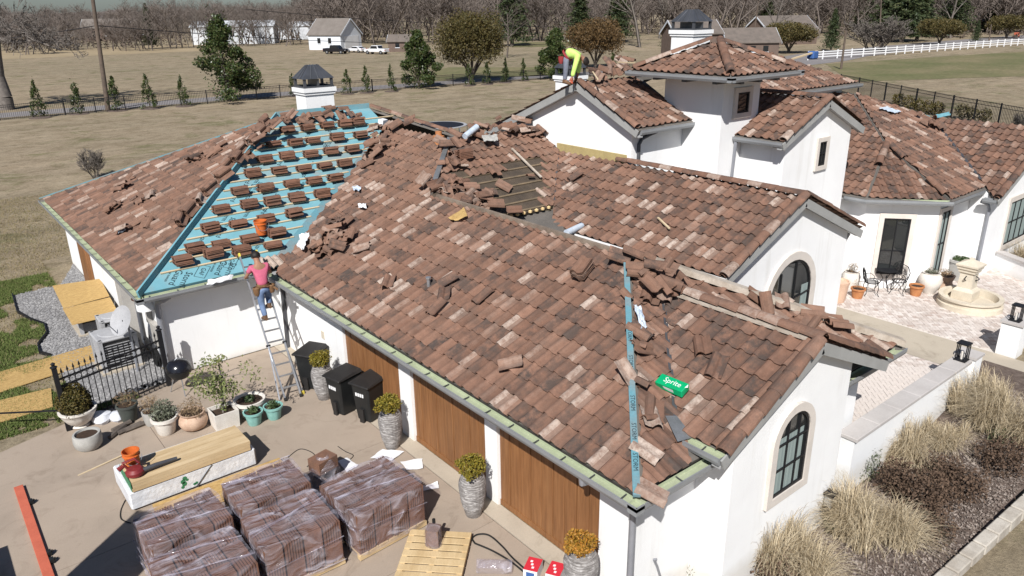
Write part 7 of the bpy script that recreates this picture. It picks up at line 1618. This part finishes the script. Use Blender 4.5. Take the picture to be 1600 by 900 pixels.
def tree_obj(name, me_list, p, h, label, cat='tree', group=None, rz=None, sx=1.0):
    t = thing(name, label, cat, p, group)
    for nm, me in me_list: o = link(nm, me, t); 
    t.scale = (h*sx, h*sx, h); t.rotation_euler[2] = rz if rz is not None else random.uniform(0, 6.28); return t

# woods in the distance: one uncountable mass
Vs = []; Qs = []; off = 0
for i in range(1150):
    px = random.uniform(-140, 1740); d = random.uniform(225, 300) if i % 3 == 0 else random.uniform(290, 520)
    if 430 <= i < 700: px = random.uniform(-140, 620); d = random.uniform(450, 900)
    if px > 960 and d < 260: d += 60
    p = flat(px, d); V, Q = LOW[i % 6]; s = random.uniform(.75, 1.2)*(1.1 if 430 <= i < 700 else .68 if px < 215 else .95 if px < 480 else 1.5); a = random.uniform(0, 6.28); R = np.array([[cos(a), -sin(a), 0], [sin(a), cos(a), 0], [0, 0, 1]])
    Vs.append((V*s) @ R.T+np.array(p)); Qs.append(Q+off); off += len(V)
o = link('woods', np_mesh('woods', np.concatenate(Vs), np.concatenate(Qs), M['twigred']), None, (0, 0, 0)); tag(o, 'brown leafless woods filling the distance', None, None, 'stuff')
Cb = []
for i in range(900):
    px = random.uniform(-140, 1740); d = random.uniform(240, 480); p = flat(px, d); Cb.append(blob_pts(26, random.uniform(2, 4.5), random.uniform(2, 4.5), random.uniform(1.2, 3.2), p+Vector((0, 0, 1.4)), .3))
M['brushmat'] = mat_leaf('brush', (0.075, 0.058, 0.046), (0.115, 0.09, 0.070), (0.155, 0.125, 0.095), .95)
o = foliage('brush', np.concatenate(Cb), 1.2, M['brushmat'], None, .35); tag(o, 'low brown brush under the distant woods', None, None, 'stuff')
# hills on the horizon
mb = MB(); N = 120; top = []; 
for i in range(N+1):
    px = -300+2200*i/N; d = 2600; p = flat(px, d); hz = 12+6*vnoise(i*.35, 3)+5*vnoise(i*1.7, 9)
    if 170 < px < 205: hz += 14*(1-abs(px-187)/18)
    top.append((p, max(10, hz)))
for i in range(N):
    (a, ha), (b, hb) = top[i], top[i+1]; a2, b2 = a*1.25, b*1.25
    mb.poly([(a.x, a.y, -1), (b.x, b.y, -1), (b.x*1.04, b.y*1.04, hb), (a.x*1.04, a.y*1.04, ha)]); mb.poly([(a.x*1.04, a.y*1.04, ha), (b.x*1.04, b.y*1.04, hb), (b2.x, b2.y, -1), (a2.x, a2.y, -1)])
tag(mb.build('hills', mat('far_hill_woods', (0.15, 0.125, 0.112), (0.105, 0.09, 0.082), .02, .95, fine=.2)), kind='structure')
mb = MB()
for (px0, d0, px1, d1) in ((-150, 262, 330, 262),): 
    a, b, c, e = flat(px0, d0), flat(px1, d0), flat(px1, 216), flat(px0, 205); mb.poly([(q.x, q.y, .0) for q in (a, b, c, e)])
tag(mb.build('hay_field', mat('hay', (0.36, 0.28, 0.175), (0.29, 0.225, 0.135), .15, .95)), kind='structure')
q = [at(1290, 100), at(1700, 74), at(1700, 116), at(1500, 122), at(1330, 128)]; mg = mat('green_winter_grass', (0.125, 0.128, 0.05), (0.205, 0.172, 0.09), .12, .95, .5, 3, fine=.25); tag(MB().poly([(p.x, p.y, .0) for p in q]).build('meadow', mg), kind='structure')
q = [at(700, 105), at(860, 105), at(860, 118), at(640, 126)]; tag(MB().poly([(p.x, p.y, .0) for p in q]).build('meadow', mg), kind='structure')
q = [at(800, 66), at(905, 66), at(905, 72), at(800, 74)]; tag(MB().poly([(p.x, p.y, .0) for p in q]).build('meadow', mg), kind='structure')

# countable bare trees
front = [(-5, 64), (62, 60), (128, 62), (172, 58), (205, 60), (224, 77), (233, 77), (254, 76), (267, 75), (276, 75), (285, 75), (296, 75), (303, 74), (311, 75), (326, 72), (338, 72), (347, 72), (365, 74), (379, 73), (398, 72), (415, 71), (425, 70), (437, 70), (448, 70), (459, 69), (470, 69), (487, 68)]
for i, (px, py) in enumerate(front):
    p = at(px, py); tree_obj('bare_tree', [('branches', PROTO[i % 5])], p, random.uniform(.95, 1.35)*(.7 if px < 215 else 1), f'thin bare tree at the far field edge, number {i+1} counted from the left' if False else f'thin bare tree at the far field edge, {("%s" % (ORD[i] if i < 20 else ORD[i-20]))} {"from the left" if i < 20 else "after the twentieth from the left"}', group='bare trees at the far field edge', sx=.7)
mids = [(585, 70, 2.0, 'pale forked bare tree right of the white barn'), (1000, 74, 2.3, 'large bare tree left of the tower chimney'), (792, 90, 1.0, 'small bare tree beyond the lane between the oaks'), (935, 50, 1.6, 'white-barked bare tree behind the roofer'), (1145, 70, 2.2, 'tall bare tree right of the tower chimney'),
        (1512, 45, 2.1, 'spreading bare tree beyond the white fence'), (1545, 46, 1.9, 'bare tree nearer the right edge beyond the white fence'), (1278, 60, 1.7, 'bare tree behind the green oaks right of the tower'), (700, 60, 2.3, 'bare tree behind the big oak'), (1240, 45, 2.0, 'bare tree behind the brick house'), (1118, 82, 1.7, 'bare tree between the two grey-roofed houses'), (1205, 78, 1.5, 'bare tree in front of the long grey-roofed house'), (1340, 58, 1.9, 'bare tree behind the road bush'), (1455, 50, 2.2, 'bare tree between the conifers'), (1590, 48, 2.0, 'bare tree at the right edge beyond the road'), (1380, 50, 2.0, 'bare tree behind the tall conifer'), (1030, 60, 2.0, 'bare tree left of the grey-roofed house'), (860, 55, 2.0, 'slim bare tree in the gap of the trees'), (1485, 60, 1.7, 'bare tree behind the round olive oak')]
for i, (px, py, h, lab) in enumerate(mids): tree_obj('bare_tree', [('branches', PROTO[i % 5])], at(px, py), h, lab)
# bushy bare shrub-tree by the road
segs = []
for k in range(9): 
    s = bare(3.2, .09, 3, [8, 6, 5], rt, .8, .15); a = rt.uniform(0, 6.28); dx, dy = cos(a)*.7, sin(a)*.7; lean = .35
    segs += [(Vector((p.x+dx+p.z*lean*cos(a), p.y+dy+p.z*lean*sin(a), p.z)), Vector((q2.x+dx+q2.z*lean*cos(a), q2.y+dy+q2.z*lean*sin(a), q2.z)), max(r0, .03), max(r1, .024)) for p, q2, r0, r1 in s]
V, Q = seg_mesh(segs); bush_me = np_mesh('bare_bush', V, Q, M['twig']); tree_obj('bare_bush', [('branches', bush_me)], at(1365, 80), 1.45, 'rounded purple-grey bare bush beside the road', sx=1.25)
tree_obj('bare_bush', [('branches', bush_me)], at(150, 278), .38, 'small bare twiggy shrub on the lawn behind the left roof', sx=.6); tree_obj('bare_bush', [('branches', bush_me)], at(1590, 205), .3, 'bare shrub at the right end of the iron fence', sx=.7)
# huge old tree at the left edge
rb_ = random.Random(5); bigsegs = []
def limb(pts, r0, r1, twigs):
    P = [Vector(p) for p in pts]; n = len(P)-1
    for i in range(n): bigsegs.append((P[i], P[i+1], r0+(r1-r0)*i/n, r0+(r1-r0)*(i+1)/n))
    for k in range(twigs):
        f = .25+.75*rb_.random(); i = min(int(f*n), n-1); b = P[i].lerp(P[i+1], f*n-i); d = (P[i+1]-P[i]).normalized()
        s_ = bare(rb_.uniform(1.6, 3.4), r0*.22, 3, [5, 4, 3], rb_, .8, .2, .2, 2); q_ = (d*.5+Vector((rb_.gauss(0, .7), rb_.gauss(0, .7), rb_.uniform(-.2, .9)))).normalized().to_track_quat('Z', 'Y')
        bigsegs.extend([(b+q_ @ a0, b+q_ @ b0, max(.022, x0), max(.018, x1)) for a0, b0, x0, x1 in s_])
Rv = Vector((_r.x, _r.y, 0)).normalized(); Fv = Vector((_f.x, _f.y, 0)).normalized()
def LT(a, z, d=0): return Rv*a+Fv*d+Vector((0, 0, z))
limb([LT(0, -.2), LT(.1, 1.2), LT(-.1, 3.2), LT(.2, 5.2), LT(.6, 7.2)], .85, .50, 0)
limb([LT(.1, 4.2), LT(-.8, 6.5), LT(-1.2, 9), LT(-.8, 13)], .5, .2, 12); limb([LT(.6, 7.2), LT(.4, 9.5), LT(1.4, 12.5), LT(1.0, 15)], .42, .12, 14)
limb([LT(.5, 6.9), LT(2.4, 6.4), LT(4.4, 6.6), LT(6.8, 5.6)], .26, .06, 12); limb([LT(-.3, 9.5), LT(1.6, 8.0), LT(3.0, 7.2), LT(4.2, 7.4)], .28, .06, 9); limb([LT(.5, 8.5), LT(-2.0, 9.5), LT(-4, 9)], .3, .06, 8); limb([LT(-.8, 12), LT(1.5, 13.2), LT(4.5, 13.6), LT(6, 14.4)], .22, .05, 10)
V, Q = seg_mesh(bigsegs, 5); t = thing('old_bare_tree', 'huge grey leafless tree at the left edge beyond the lane', 'tree', at(10, 171)); link('branches', np_mesh('old_bare_tree', V, Q, M['barkgrey']), t)

# leafy trees
def canopy(n, lobes, size, m, seed, asp=.55):
    rg = np.random.default_rng(seed); C = np.concatenate([blob_pts(int(n*w), rx, ry, rz, (x, y, z), .35, 18, .35, rg) for (x, y, z, rx, ry, rz, w) in lobes]); V, Q = leaf_quads(C, size, asp, rng=rg); return np_mesh('crown', V, Q, M[m])
def limbs(n, h, spread, r, seed, z0=.9):
    rg = random.Random(seed); mb = MB()
    for k in range(n): a = 2*pi*k/n+rg.uniform(-.3, .3); e = Vector((cos(a)*spread*rg.uniform(.5, 1), sin(a)*spread*rg.uniform(.5, 1), h*rg.uniform(.8, 1))); m1 = Vector((e.x*.35, e.y*.35, h*.45)); mb.tube([Vector((0, 0, -.1)), Vector((e.x*.08, e.y*.08, h*.2)), m1, e], [r, r*.8, r*.55, r*.2], 6)
    return mb
def leafy(p, label, me, lm, name='oak_tree', rz=0, s=1.0):
    t = thing(name, label, 'tree', (0, 0, 0)); lm.build('trunk', M['bark'], t); link('crown', me, t); t.location = p; t.rotation_euler[2] = rz; t.scale = (s, s, s); return t
def lobes_dome(R, H, z0, n, seed):
    rg = random.Random(seed); L = [(0, 0, z0+H*.5, R*.7, R*.7, H*.45, .3)]
    for k in range(n): a = 2*pi*k/n+rg.uniform(-.3, .3); rr = R*rg.uniform(.42, .68); L.append((rr*cos(a), rr*sin(a), z0+H*rg.uniform(.3, .72), R*rg.uniform(.3, .46), R*rg.uniform(.3, .46), H*rg.uniform(.22, .36), .7/n))
    return L
oakme = canopy(24000, lobes_dome(4.9, 7.0, 1.9, 15, 3), .24, 'oakleaf', 3); leafy(at(737, 129), 'large round live oak with olive-brown crown behind the fence', oakme, limbs(8, 4.6, 3.0, .22, 3))
oak2 = canopy(17000, lobes_dome(4.6, 5.4, 2.2, 13, 5), .26, 'oakbrown', 5); leafy(at(930, 107), 'brown-leaved multi-stem oak behind the bending roofer', oak2, limbs(9, 4.6, 3.0, .16, 5))
oak3 = canopy(9000, lobes_dome(5.5, 4.6, 1.6, 12, 8), .34, 'oakleaf', 8); leafy(at(1232, 83), 'wide dark oak right of the tower', oak3, limbs(6, 3.6, 3.2, .22, 8)); leafy(at(1467, 70), 'round olive oak behind the white fence', oak3, limbs(5, 3.6, 2.6, .22, 9), s=.98); leafy(at(1572, 60), 'green oak at the far right behind the white fence', oak3, limbs(5, 3.6, 2.6, .22, 10), rz=1, s=1.0)
def magnolia(n, h, R, seed, size):
    rg = np.random.default_rng(seed); C = []
    k = 0
    while k < 26:
        f = rg.uniform(0, 1)**.9; z = h*(.06+.9*f); r = R*(1-f)**.75*rg.uniform(.55, 1.0); a = rg.uniform(0, 2*pi); C.append(blob_pts(int(n/26), R*.30*(1.1-f*.6), R*.30*(1.1-f*.6), h*.10, (r*cos(a), r*sin(a), z), .3, 6, .3, rg)); k += 1
    C.append(rg.normal((0, 0, h*.45), (R*.2, R*.2, h*.22), (n//6, 3))); V, Q = leaf_quads(np.concatenate(C), size, .55, rng=rg); return np_mesh('crown', V, Q, M['magnolia'])
mg1 = magnolia(13000, 8.6, 3.9, 21, .26); leafy(at(358, 158), 'big dark green magnolia with uneven pointed crown on the left lawn', mg1, limbs(3, 5, .6, .2, 1), 'magnolia_tree')
mg2 = magnolia(15000, 6.8, 3.2, 22, .24); leafy(at(655, 138), 'dark magnolia just left of the large oak', mg2, limbs(3, 4, .5, .18, 2), 'magnolia_tree', s=.98); leafy(at(868, 124), 'dark magnolia beside the bending roofer', mg2, limbs(3, 4, .5, .18, 2), 'magnolia_tree', rz=2, s=.95)
ym = [magnolia(900, 3.3, .85, 30+k, .17) for k in range(4)]; lm0 = limbs(2, 2.2, .15, .05, 4)
yl = [(63, 184, 1.0), (124, 178, .95), (183, 173, 1.02), (235, 170, 1.0), (288, 166, .9), (459, 150, .8), (543, 147, .85), (573, 145, .9), (612, 143, .9), (733, 134, .85), (761, 132, .85), (790, 129, .92), (818, 126, .85), (957, 113, .9), (980, 106, .55)]
for i, (px, py, s) in enumerate(yl):
    t = thing('young_magnolia', f'slim young magnolia in the row along the iron fence, {ORD[i]} from the left', 'tree', (0, 0, 0), 'young magnolias along the fence'); lm0.build('trunk', M['bark'], t); link('crown', ym[i % 4], t); p = at(px, py); t.location = p; t.scale = (s, s, s); t.rotation_euler[2] = i*1.3
    MB().lathe([(.95, 0.0), (.8, .06), (.001, .08)], (0, 0, 0), 14, capb=False).build('mulch_ring', M['mulch'], t)
def conifer(n, h, R, seed, size):
    rg = np.random.default_rng(seed); f = rg.uniform(.05, 1, n)**.8; a = rg.uniform(0, 2*pi, n); lay = np.floor(f*13)/13; r = R*(1-f*.92)*rg.uniform(.25, 1, n)*(0.75+.35*np.sin(a*3+lay*40)); C = np.stack([r*np.cos(a), r*np.sin(a), h*f-.12*r], 1); V, Q = leaf_quads(C, size, .35, rng=rg); return np_mesh('crown', V, Q, M['pine'])
cf = [conifer(7000, 15, 4.2, 41, .55), conifer(6000, 13, 4.6, 42, .55)]; ct = MB().tube([(0, 0, -.1), (0, 0, 13)], [.28, .05], 7)
for i, (px, py, s, lab) in enumerate([(1408, 66, 1.15, 'tall dark conifer behind the road'), (1432, 64, 1.0, 'conifer right of the tallest one behind the road'), (1487, 58, 1.05, 'yellow-green conifer beyond the white fence'), (1524, 66, .38, 'small conifer standing at the road edge'), (965, 66, 1.05, 'broad conifer beyond the brown oak'), (800, 72, 1.3, 'tall dark pine behind the large oak'), (905, 66, 1.0, 'pine right of the gap in the trees'), (1195, 52, .95, 'conifer behind the far brick house'), (238, 76, .78, 'dense dark evergreen standing alone at the far field'), (183, 58, .45, 'small dark evergreen before the far brick house'), (1585, 40, 1.2, 'conifer at the far right edge'), (1298, 80, .62, 'dark conifer clump left of the bare bush'), (1462, 52, 1.15, 'conifer right of the yellow-green one'), (1385, 58, 1.1, 'broad dark conifer left of the tallest'), (1555, 50, 1.0, 'conifer behind the bare trees at the right'), (1040, 76, .45, 'dark evergreen left of the tower chimney'), (1350, 50, 1.0, 'conifer behind the bare bush')]):
    t = thing('conifer', lab, 'tree', (0, 0, 0)); ct.build('trunk', M['bark'], t); link('crown', cf[i % 2], t); wd = 1.7 if px > 1290 and s > .9 else 1.45 if px > 790 and s > .9 else 1.0; t.location = at(px, py); t.scale = (s*wd, s*wd, s); t.rotation_euler[2] = i
# iron fences
def iron_fence(pts, label, h=1.25, sp=2.45, pick=.16):
    t = thing('iron_fence', label, 'fence', (*pts[0], 0)); P = [Vector((x, y, 0)) for x, y in pts]; pk = MB()
    for a, b in zip(P[:-1], P[1:]):
        d = b-a; L = d.length; d /= L; n = max(1, int(L/sp))
        for k in range(n): q = a+d*(L*k/n); MB().bar(q, q+Vector((0, 0, h+.1)), .09, .09, d).build('post', M['iron'], t)
        for z in (.12, h*.86, h): MB().bar(a+Vector((0, 0, z)), b+Vector((0, 0, z)), .03, .04).build('rail', M['iron'], t)
        m_ = int(L/pick)
        for k in range(m_): q = a+d*(L*k/m_); pk.bar(q+Vector((0, 0, .03)), q+Vector((0, 0, h+.06)), .022, .022, d)
    o = pk.build('pickets', M['iron'], t); o['kind'] = 'stuff'
iron_fence([(-25, 84.5), (7.8, 83.2), (34, 82.2), (52.8, 80.0), (70.7, 77.4), (92, 73.5)], 'long black iron fence along the back lawn', 1.3)
iron_fence([(80, 42.5), (77.4, 39.1), (66.9, 25.8), (62.1, 18.9), (58, 13)], 'black iron fence at the right behind the roofs', 1.75, 2.6)
for i, (px, py) in enumerate([(1402, 163), (1418, 168), (1434, 173), (1449, 176), (1465, 178), (1502, 182), (1518, 186), (1536, 190)]):
    p = at(px, py); p = p*0.985+Vector((0, 0, 0)); p.z = 0; t = thing('hedge_shrub', f'small green shrub in front of the right iron fence, {ORD[i]} from the left', 'shrub', p, 'shrubs at the right fence'); foliage('foliage', blob_pts(260, .55, .55, .6, p+Vector((0, 0, .6)), .3), .2, M['oakleaf'], t)
# white rail fence
wf = thing('rail_fence', 'white three-rail fence along the road', 'fence', at(1285, 93)); P = [at(x, y) for x, y in ((1262, 94), (1285, 92.5), (1330, 89.5), (1400, 85), (1500, 77.5), (1600, 70.5), (1680, 64.5))]
for a, b in zip(P[:-1], P[1:]):
    d = b-a; L = d.length; d /= L; n = max(1, int(L/2.75))
    for k in range(n): q = a+d*(L*k/n); MB().bar(q, q+Vector((0, 0, 1.5)), .16, .16, d).build('post', M['vinyl'], wf)
    for z in (.45, .85, 1.25): MB().bar(a+Vector((0, 0, z)), b+Vector((0, 0, z)), .05, .16).build('rail', M['vinyl'], wf)
# utility poles and wires
def pole(p, top, label, r=.16, arm=False):
    t = thing('utility_pole', label, 'pole', p); MB().tube([p, top], [r, r*.7], 10).build('shaft', M['pole'], t, smooth=True)
    if arm: d = Vector((1, -.4, 0)).normalized(); MB().bar(top+d*1.2-Vector((0, 0, .5)), top-d*1.2-Vector((0, 0, .5)), .1, .12).build('crossarm', M['pole'], t)
    return t
b = at(169, 172); vdir = (b-CAM); tp_ = at_pl(143, -14, (vdir.x, vdir.y, 0), (b.x, b.y, 0)); pole(b, tp_, 'leaning wooden utility pole on the left beside the lane', .24)
def plm(px0, py0, px1, py1): b = at(px0, py0); return b, at_pl(px1, py1, (b.x, b.y, 0), (b.x, b.y, 0))
for (px0, py0, px1, py1, lab) in ((1314, 108, 1322, 48, 'dark lamp post beside the white fence'), (1176, 72, 1185, 2, 'wooden pole behind the tower'), (887, 60, 888, 14, 'thin pole with transformer behind the roofer'), (1374, 72, 1377, 0, 'utility pole behind the bare bush'), (1545, 66, 1549, 38, 'short pole near the road')):
    a, c = plm(px0, py0, px1, py1); t = pole(a, c, lab, .17)
    if 'lamp' in lab: MB().bar(c, c+Vector((-_r.x*1.4, -_r.y*1.4, .15)), .12, .12).build('arm', M['pole'], t)
    if 'transformer' in lab: MB().lathe([(.45, -.5), (.45, .5)], c, 10, capt=True).build('transformer', M['vinyl'], t)
def wire(pa, pb, sag, label):
    pa, pb = Vector(pa), Vector(pb); pts = [pa.lerp(pb, k/24)-Vector((0, 0, sag*4*(k/24)*(1-k/24))) for k in range(25)]; tag(MB().tube(pts, .035, 4, False).build('overhead_wire', M['iron'], origin=pa), label, 'wire', 'overhead wires')
pA = b.lerp(tp_, .76) if False else Vector(tp_).lerp(b, .27)
def wpt(px, py, d): v = ray(px, py); return CAM+v*(d/v.dot(_f))
wire(Vector(tp_).lerp(at(169, 172), .28), wpt(560, 66, 112), .2, 'dark wire running right from the leaning pole'); wire(Vector(tp_).lerp(at(169, 172), .28), wpt(-60, 62, 92), .3, 'dark wire running left from the leaning pole'); wire(wpt(380, 14, 105), wpt(900, 42, 135), .6, 'thin pale wire above the white barn'); wire(wpt(560, 66, 112), wpt(1000, 66, 150), .4, 'dark wire crossing behind the oaks')
# far buildings
def gable_house(p, L, Wd, hw, hr, rz, wallm, roofm, label, name='house', wins=2, garage=False):
    t = thing(name, label, 'building', (0, 0, 0)); MB().box(-L/2, L/2, -Wd/2, Wd/2, 0, hw).build('wall', M[wallm], t); e = .35
    for s in (-1, 1): MB().extr([(-L/2-e, s*(Wd/2+e), hw-.18), (L/2+e, s*(Wd/2+e), hw-.18), (L/2+e, 0, hw+hr), (-L/2-e, 0, hw+hr)], (0, 0, .16)).build('roof', M[roofm], t)
    for s in (-1, 1): MB().extr([(s*L/2, -Wd/2, hw), (s*L/2, Wd/2, hw), (s*L/2, 0, hw+hr-.02)], (-s*.2, 0, 0)).build('gable', M[wallm], t); MB().bar((s*(L/2+e), -Wd/2-e, hw-.2), (s*(L/2+e), 0, hw+hr), .06, .3).build('barge_board', M['sidingwhite'], t); MB().bar((s*(L/2+e), Wd/2+e, hw-.2), (s*(L/2+e), 0, hw+hr), .06, .3).build('barge_board', M['sidingwhite'], t)
    for k in range(wins): x = -L/2+L*(k+1)/(wins+1)-.5; w_ = MB().box(x, x+.9, -Wd/2-.06, -Wd/2+.02, hw*.42, hw*.78).build('window', M['carglass'], t); MB().box(x-.1, x+1.0, -Wd/2-.09, -Wd/2, hw*.36, hw*.42).build('sill', M['sidingwhite'], w_)
    if garage: MB().box(L/2-.02, L/2+.06, -Wd*.32, Wd*.36, 0, hw*.9).build('garage_door', M['vinyl'], t)
    t.location = p; t.rotation_euler[2] = rz; return t
gable_house(at(531, 78)+Vector((1.5, 5, 0)), 9.5, 9.0, 3.6, 3.6, radians(-62), 'sidingwhite', 'roofbrown', 'white barn with tan roof beside the parked vehicles', 'barn', 2, True)
gable_house(flat(365, 262), 24, 12, 5.2, 1.4, radians(-30), 'metalroof', 'metalroof', 'long white metal building behind the bare trees', 'metal_building', 3); gable_house(flat(455, 290), 14, 9, 4.5, 1.2, radians(-30), 'metalroof', 'metalroof', 'smaller white shed right of the metal building', 'shed', 1)
gable_house(flat(165, 330), 16, 10, 4.5, 3, radians(-25), 'brick', 'roofbrown', 'reddish brick house far left beyond the field', 'far_house', 3); gable_house(flat(205, 345), 14, 9, 4.2, 2.6, radians(-25), 'brick', 'roofbrown', 'second brick house right of the first, far left', 'far_house', 3)
gable_house(flat(628, 186), 6.5, 5, 2.3, 1.3, radians(-40), 'brick', 'roofgrey', 'small low house right of the white truck', 'far_house', 2)
gable_house(flat(1082, 140), 8, 7, 4.6, 2.0, radians(-30), 'brick', 'roofgrey', 'grey-roofed house behind the tower chimney', 'far_house', 2); gable_house(flat(1172, 150), 9, 8, 2.8, 2.2, radians(-40), 'brick', 'roofgrey', 'brick house right of the tower chimney', 'far_house', 3); gable_house(flat(1222, 205), 14, 10, 3.2, 3.2, radians(-20), 'brick', 'roofgrey', 'long grey-roofed house behind the wide oak', 'far_house', 3)
gable_house(flat(1500, 300), 16, 10, 3.2, 3.0, radians(-20), 'brick', 'roofgrey', 'brick house hidden behind the trees at the right', 'far_house', 3)
# vehicles
def vehicle(p, rz, kind, paint, label):
    t = thing('pickup_truck' if kind == 'pickup' else 'parked_car', label, 'pickup' if kind == 'pickup' else 'car', (0, 0, 0), 'vehicles by the white barn'); Wd = .95
    if kind == 'pickup': prof = [(-2.8, .45), (2.75, .45), (2.85, .7), (2.8, 1.02), (1.35, 1.15), (.75, 1.82), (-.85, 1.85), (-1.05, 1.2), (-2.8, 1.2)]
    else: prof = [(-2.3, .35), (2.3, .35), (2.35, .6), (2.2, .82), (1.0, .95), (.3, 1.38), (-1.0, 1.40), (-1.7, 1.0), (-2.3, .95)]
    MB().extr([(x, -Wd, z) for x, z in prof], (0, 2*Wd, 0)).build('body', M[paint], t, bevel=.08)
    top = prof[5][1]; zl = prof[4][1]+.04; a, c = prof[5][0], prof[6][0]
    for s in (-1, 1): MB().extr([(prof[4][0]-.25, s*(Wd+.005), zl), (a-.02, s*(Wd+.005), top-.08), (c+.1, s*(Wd+.005), top-.08), (prof[7][0]+.15, s*(Wd+.005), zl)], (0, s*.01, 0)).build('side_window', M['carglass'], t)
    MB().extr([(prof[4][0]-.03, -Wd*.85, zl+.03), (prof[4][0]-.03, Wd*.85, zl+.03), (a+.06, Wd*.8, top-.03), (a+.06, -Wd*.8, top-.03)], (.02, 0, .02)).build('windscreen', M['carglass'], t); MB().extr([(c-.03, -Wd*.8, top-.06), (c-.03, Wd*.8, top-.06), (prof[7][0]-.03, Wd*.8, zl+.05), (prof[7][0]-.03, -Wd*.8, zl+.05)], (-.02, 0, .02)).build('rear_window', M['carglass'], t)
    if kind == 'pickup': MB().box(-2.7, -1.1, -Wd*.85, Wd*.85, 1.195, 1.21).build('bed', M['black'], t)
    for x in (-1.75 if kind == 'pickup' else -1.4, 1.85 if kind == 'pickup' else 1.45):
        for s in (-1, 1): w_ = MB().tube([(x, s*(Wd-.2), .4), (x, s*(Wd+.02), .4)], .40 if kind == 'pickup' else .34, 16).build('wheel', M['rubber'], t); MB().tube([(x, s*(Wd+.02), .4), (x, s*(Wd+.03), .4)], .2, 10).build('rim', M['alu'], w_)
    for s in (-1, 1): MB().box(prof[2][0]-.06, prof[2][0]+.02, s*.7-.16, s*.7+.16, .72, .88).build('headlight', M['vinyl'], t); MB().box(prof[0][0]-.02, prof[0][0]+.05, s*.8-.1, s*.8+.1, .75, .95).build('tail_light', M['redbox'], t)
    t.location = p; t.rotation_euler[2] = rz
fr = atan2(_f.y, _f.x)
vehicle(at(525, 84), fr-radians(55)+pi*0-radians(55), 'pickup', 'carblack', 'black pickup parked left beside the white barn'); vehicle(at(557, 82), fr+radians(60), 'car', 'carwhite', 'white coupe parked between the two pickups'); vehicle(at(589, 84.5), fr+radians(62), 'pickup', 'carwhite', 'white pickup parked right of the barn')
# trampoline
c = Vector((31.4, 47.0, 0)); t = thing('trampoline', 'round black trampoline on the lawn behind the house', 'trampoline', c); R = 1.95; MB().lathe([(.001, .88), (R*.88, .88)], c, 40, capb=False).build('mat', M['tramp'], t)
pd = MB(); pd.lathe([(R*.88, .895), (R*1.0, .895), (R*1.0, .86), (R*.88, .875)], c, 40, capb=False); pd.build('frame_pad', M['acgrey'], t)
for k in range(8): a = 2*pi*k/8+.2; MB().tube([c+Vector((R*cos(a), R*sin(a), .88)), c+Vector((R*1.02*cos(a), R*1.02*sin(a), 0))], .03, 6).build('leg', M['alu'], t)
t = thing('road_barrier', 'small orange barrier at the roadside on the far right', 'barrier', at(1588, 58)); c = at(1588, 58); MB().box(c.x-1.2, c.x+1.2, c.y-.3, c.y+.3, .2, 1.2).build('panel', M['orangedk'], t); MB().box(c.x-1.1, c.x-.9, c.y-.4, c.y+.4, 0, .3).build('foot', M['black'], t); MB().box(c.x+.9, c.x+1.1, c.y-.4, c.y+.4, 0, .3).build('foot', M['black'], t)
gp = RNG.uniform((-3.5, 17.6), (3.2, 31), (210000, 2)); kk = np.array([vnoise(x*1.1+5, y*.8, 1.0)*.6+vnoise(x*3+1, y*2.4, 1.0)*.4 for x, y in gp]); gp = gp[(kk > .44)]; gp = gp[np.array([not inpoly(x, y, G2) and not (x > -1 and y < 18.5) for x, y in gp])]; n = len(gp)
th = RNG.uniform(0, 2*pi, n); B = np.stack([gp[:, 0], gp[:, 1], np.full(n, -.02)], 1); s_ = np.stack([np.cos(th), np.sin(th), np.zeros(n)], 1)*.014; tip = B+np.stack([RNG.normal(0, .04, n), RNG.normal(0, .04, n), RNG.uniform(.03, .09, n)], 1)
M['greenblade'] = mat_leaf('green_grass_blade', (0.065, 0.095, 0.022), (0.115, 0.155, 0.042), (0.18, 0.185, 0.07), .9)
o = link('green_grass', np_mesh('green_grass', np.stack([B-s_, B+s_, tip], 1).reshape(-1, 3), np.arange(3*n).reshape(n, 3), M['greenblade']), None, (0, 0, 0)); tag(o, 'patches of green grass on the lawn by the gravel bed', None, None, 'stuff')
# short lawn blades near the house
pts = RNG.uniform((-6, 17.5), (8, 46), (90000, 2)); keep = ~((pts[:, 0] > 3.3) & (pts[:, 1] < 32.8)); pts = pts[keep]; pts = pts[np.array([not inpoly(x, y, G2) and not (x > -1 and y < 18.45+.0*x) for x, y in pts])]
n = len(pts); th = RNG.uniform(0, 2*pi, n); hgt = RNG.uniform(.03, .08, n); w_ = .012
B = np.stack([pts[:, 0], pts[:, 1], np.full(n, -.02)], 1); s_ = np.stack([np.cos(th), np.sin(th), np.zeros(n)], 1)*w_; tip = B+np.stack([RNG.normal(0, .03, n), RNG.normal(0, .03, n), hgt], 1)
V = np.stack([B-s_, B+s_, tip], 1).reshape(-1, 3); o = link('lawn_grass', np_mesh('lawn_grass', V, np.arange(3*n).reshape(n, 3), M['lawnblade']), None, (0, 0, 0)); tag(o, 'short patchy winter grass on the near lawn', None, None, 'stuff')
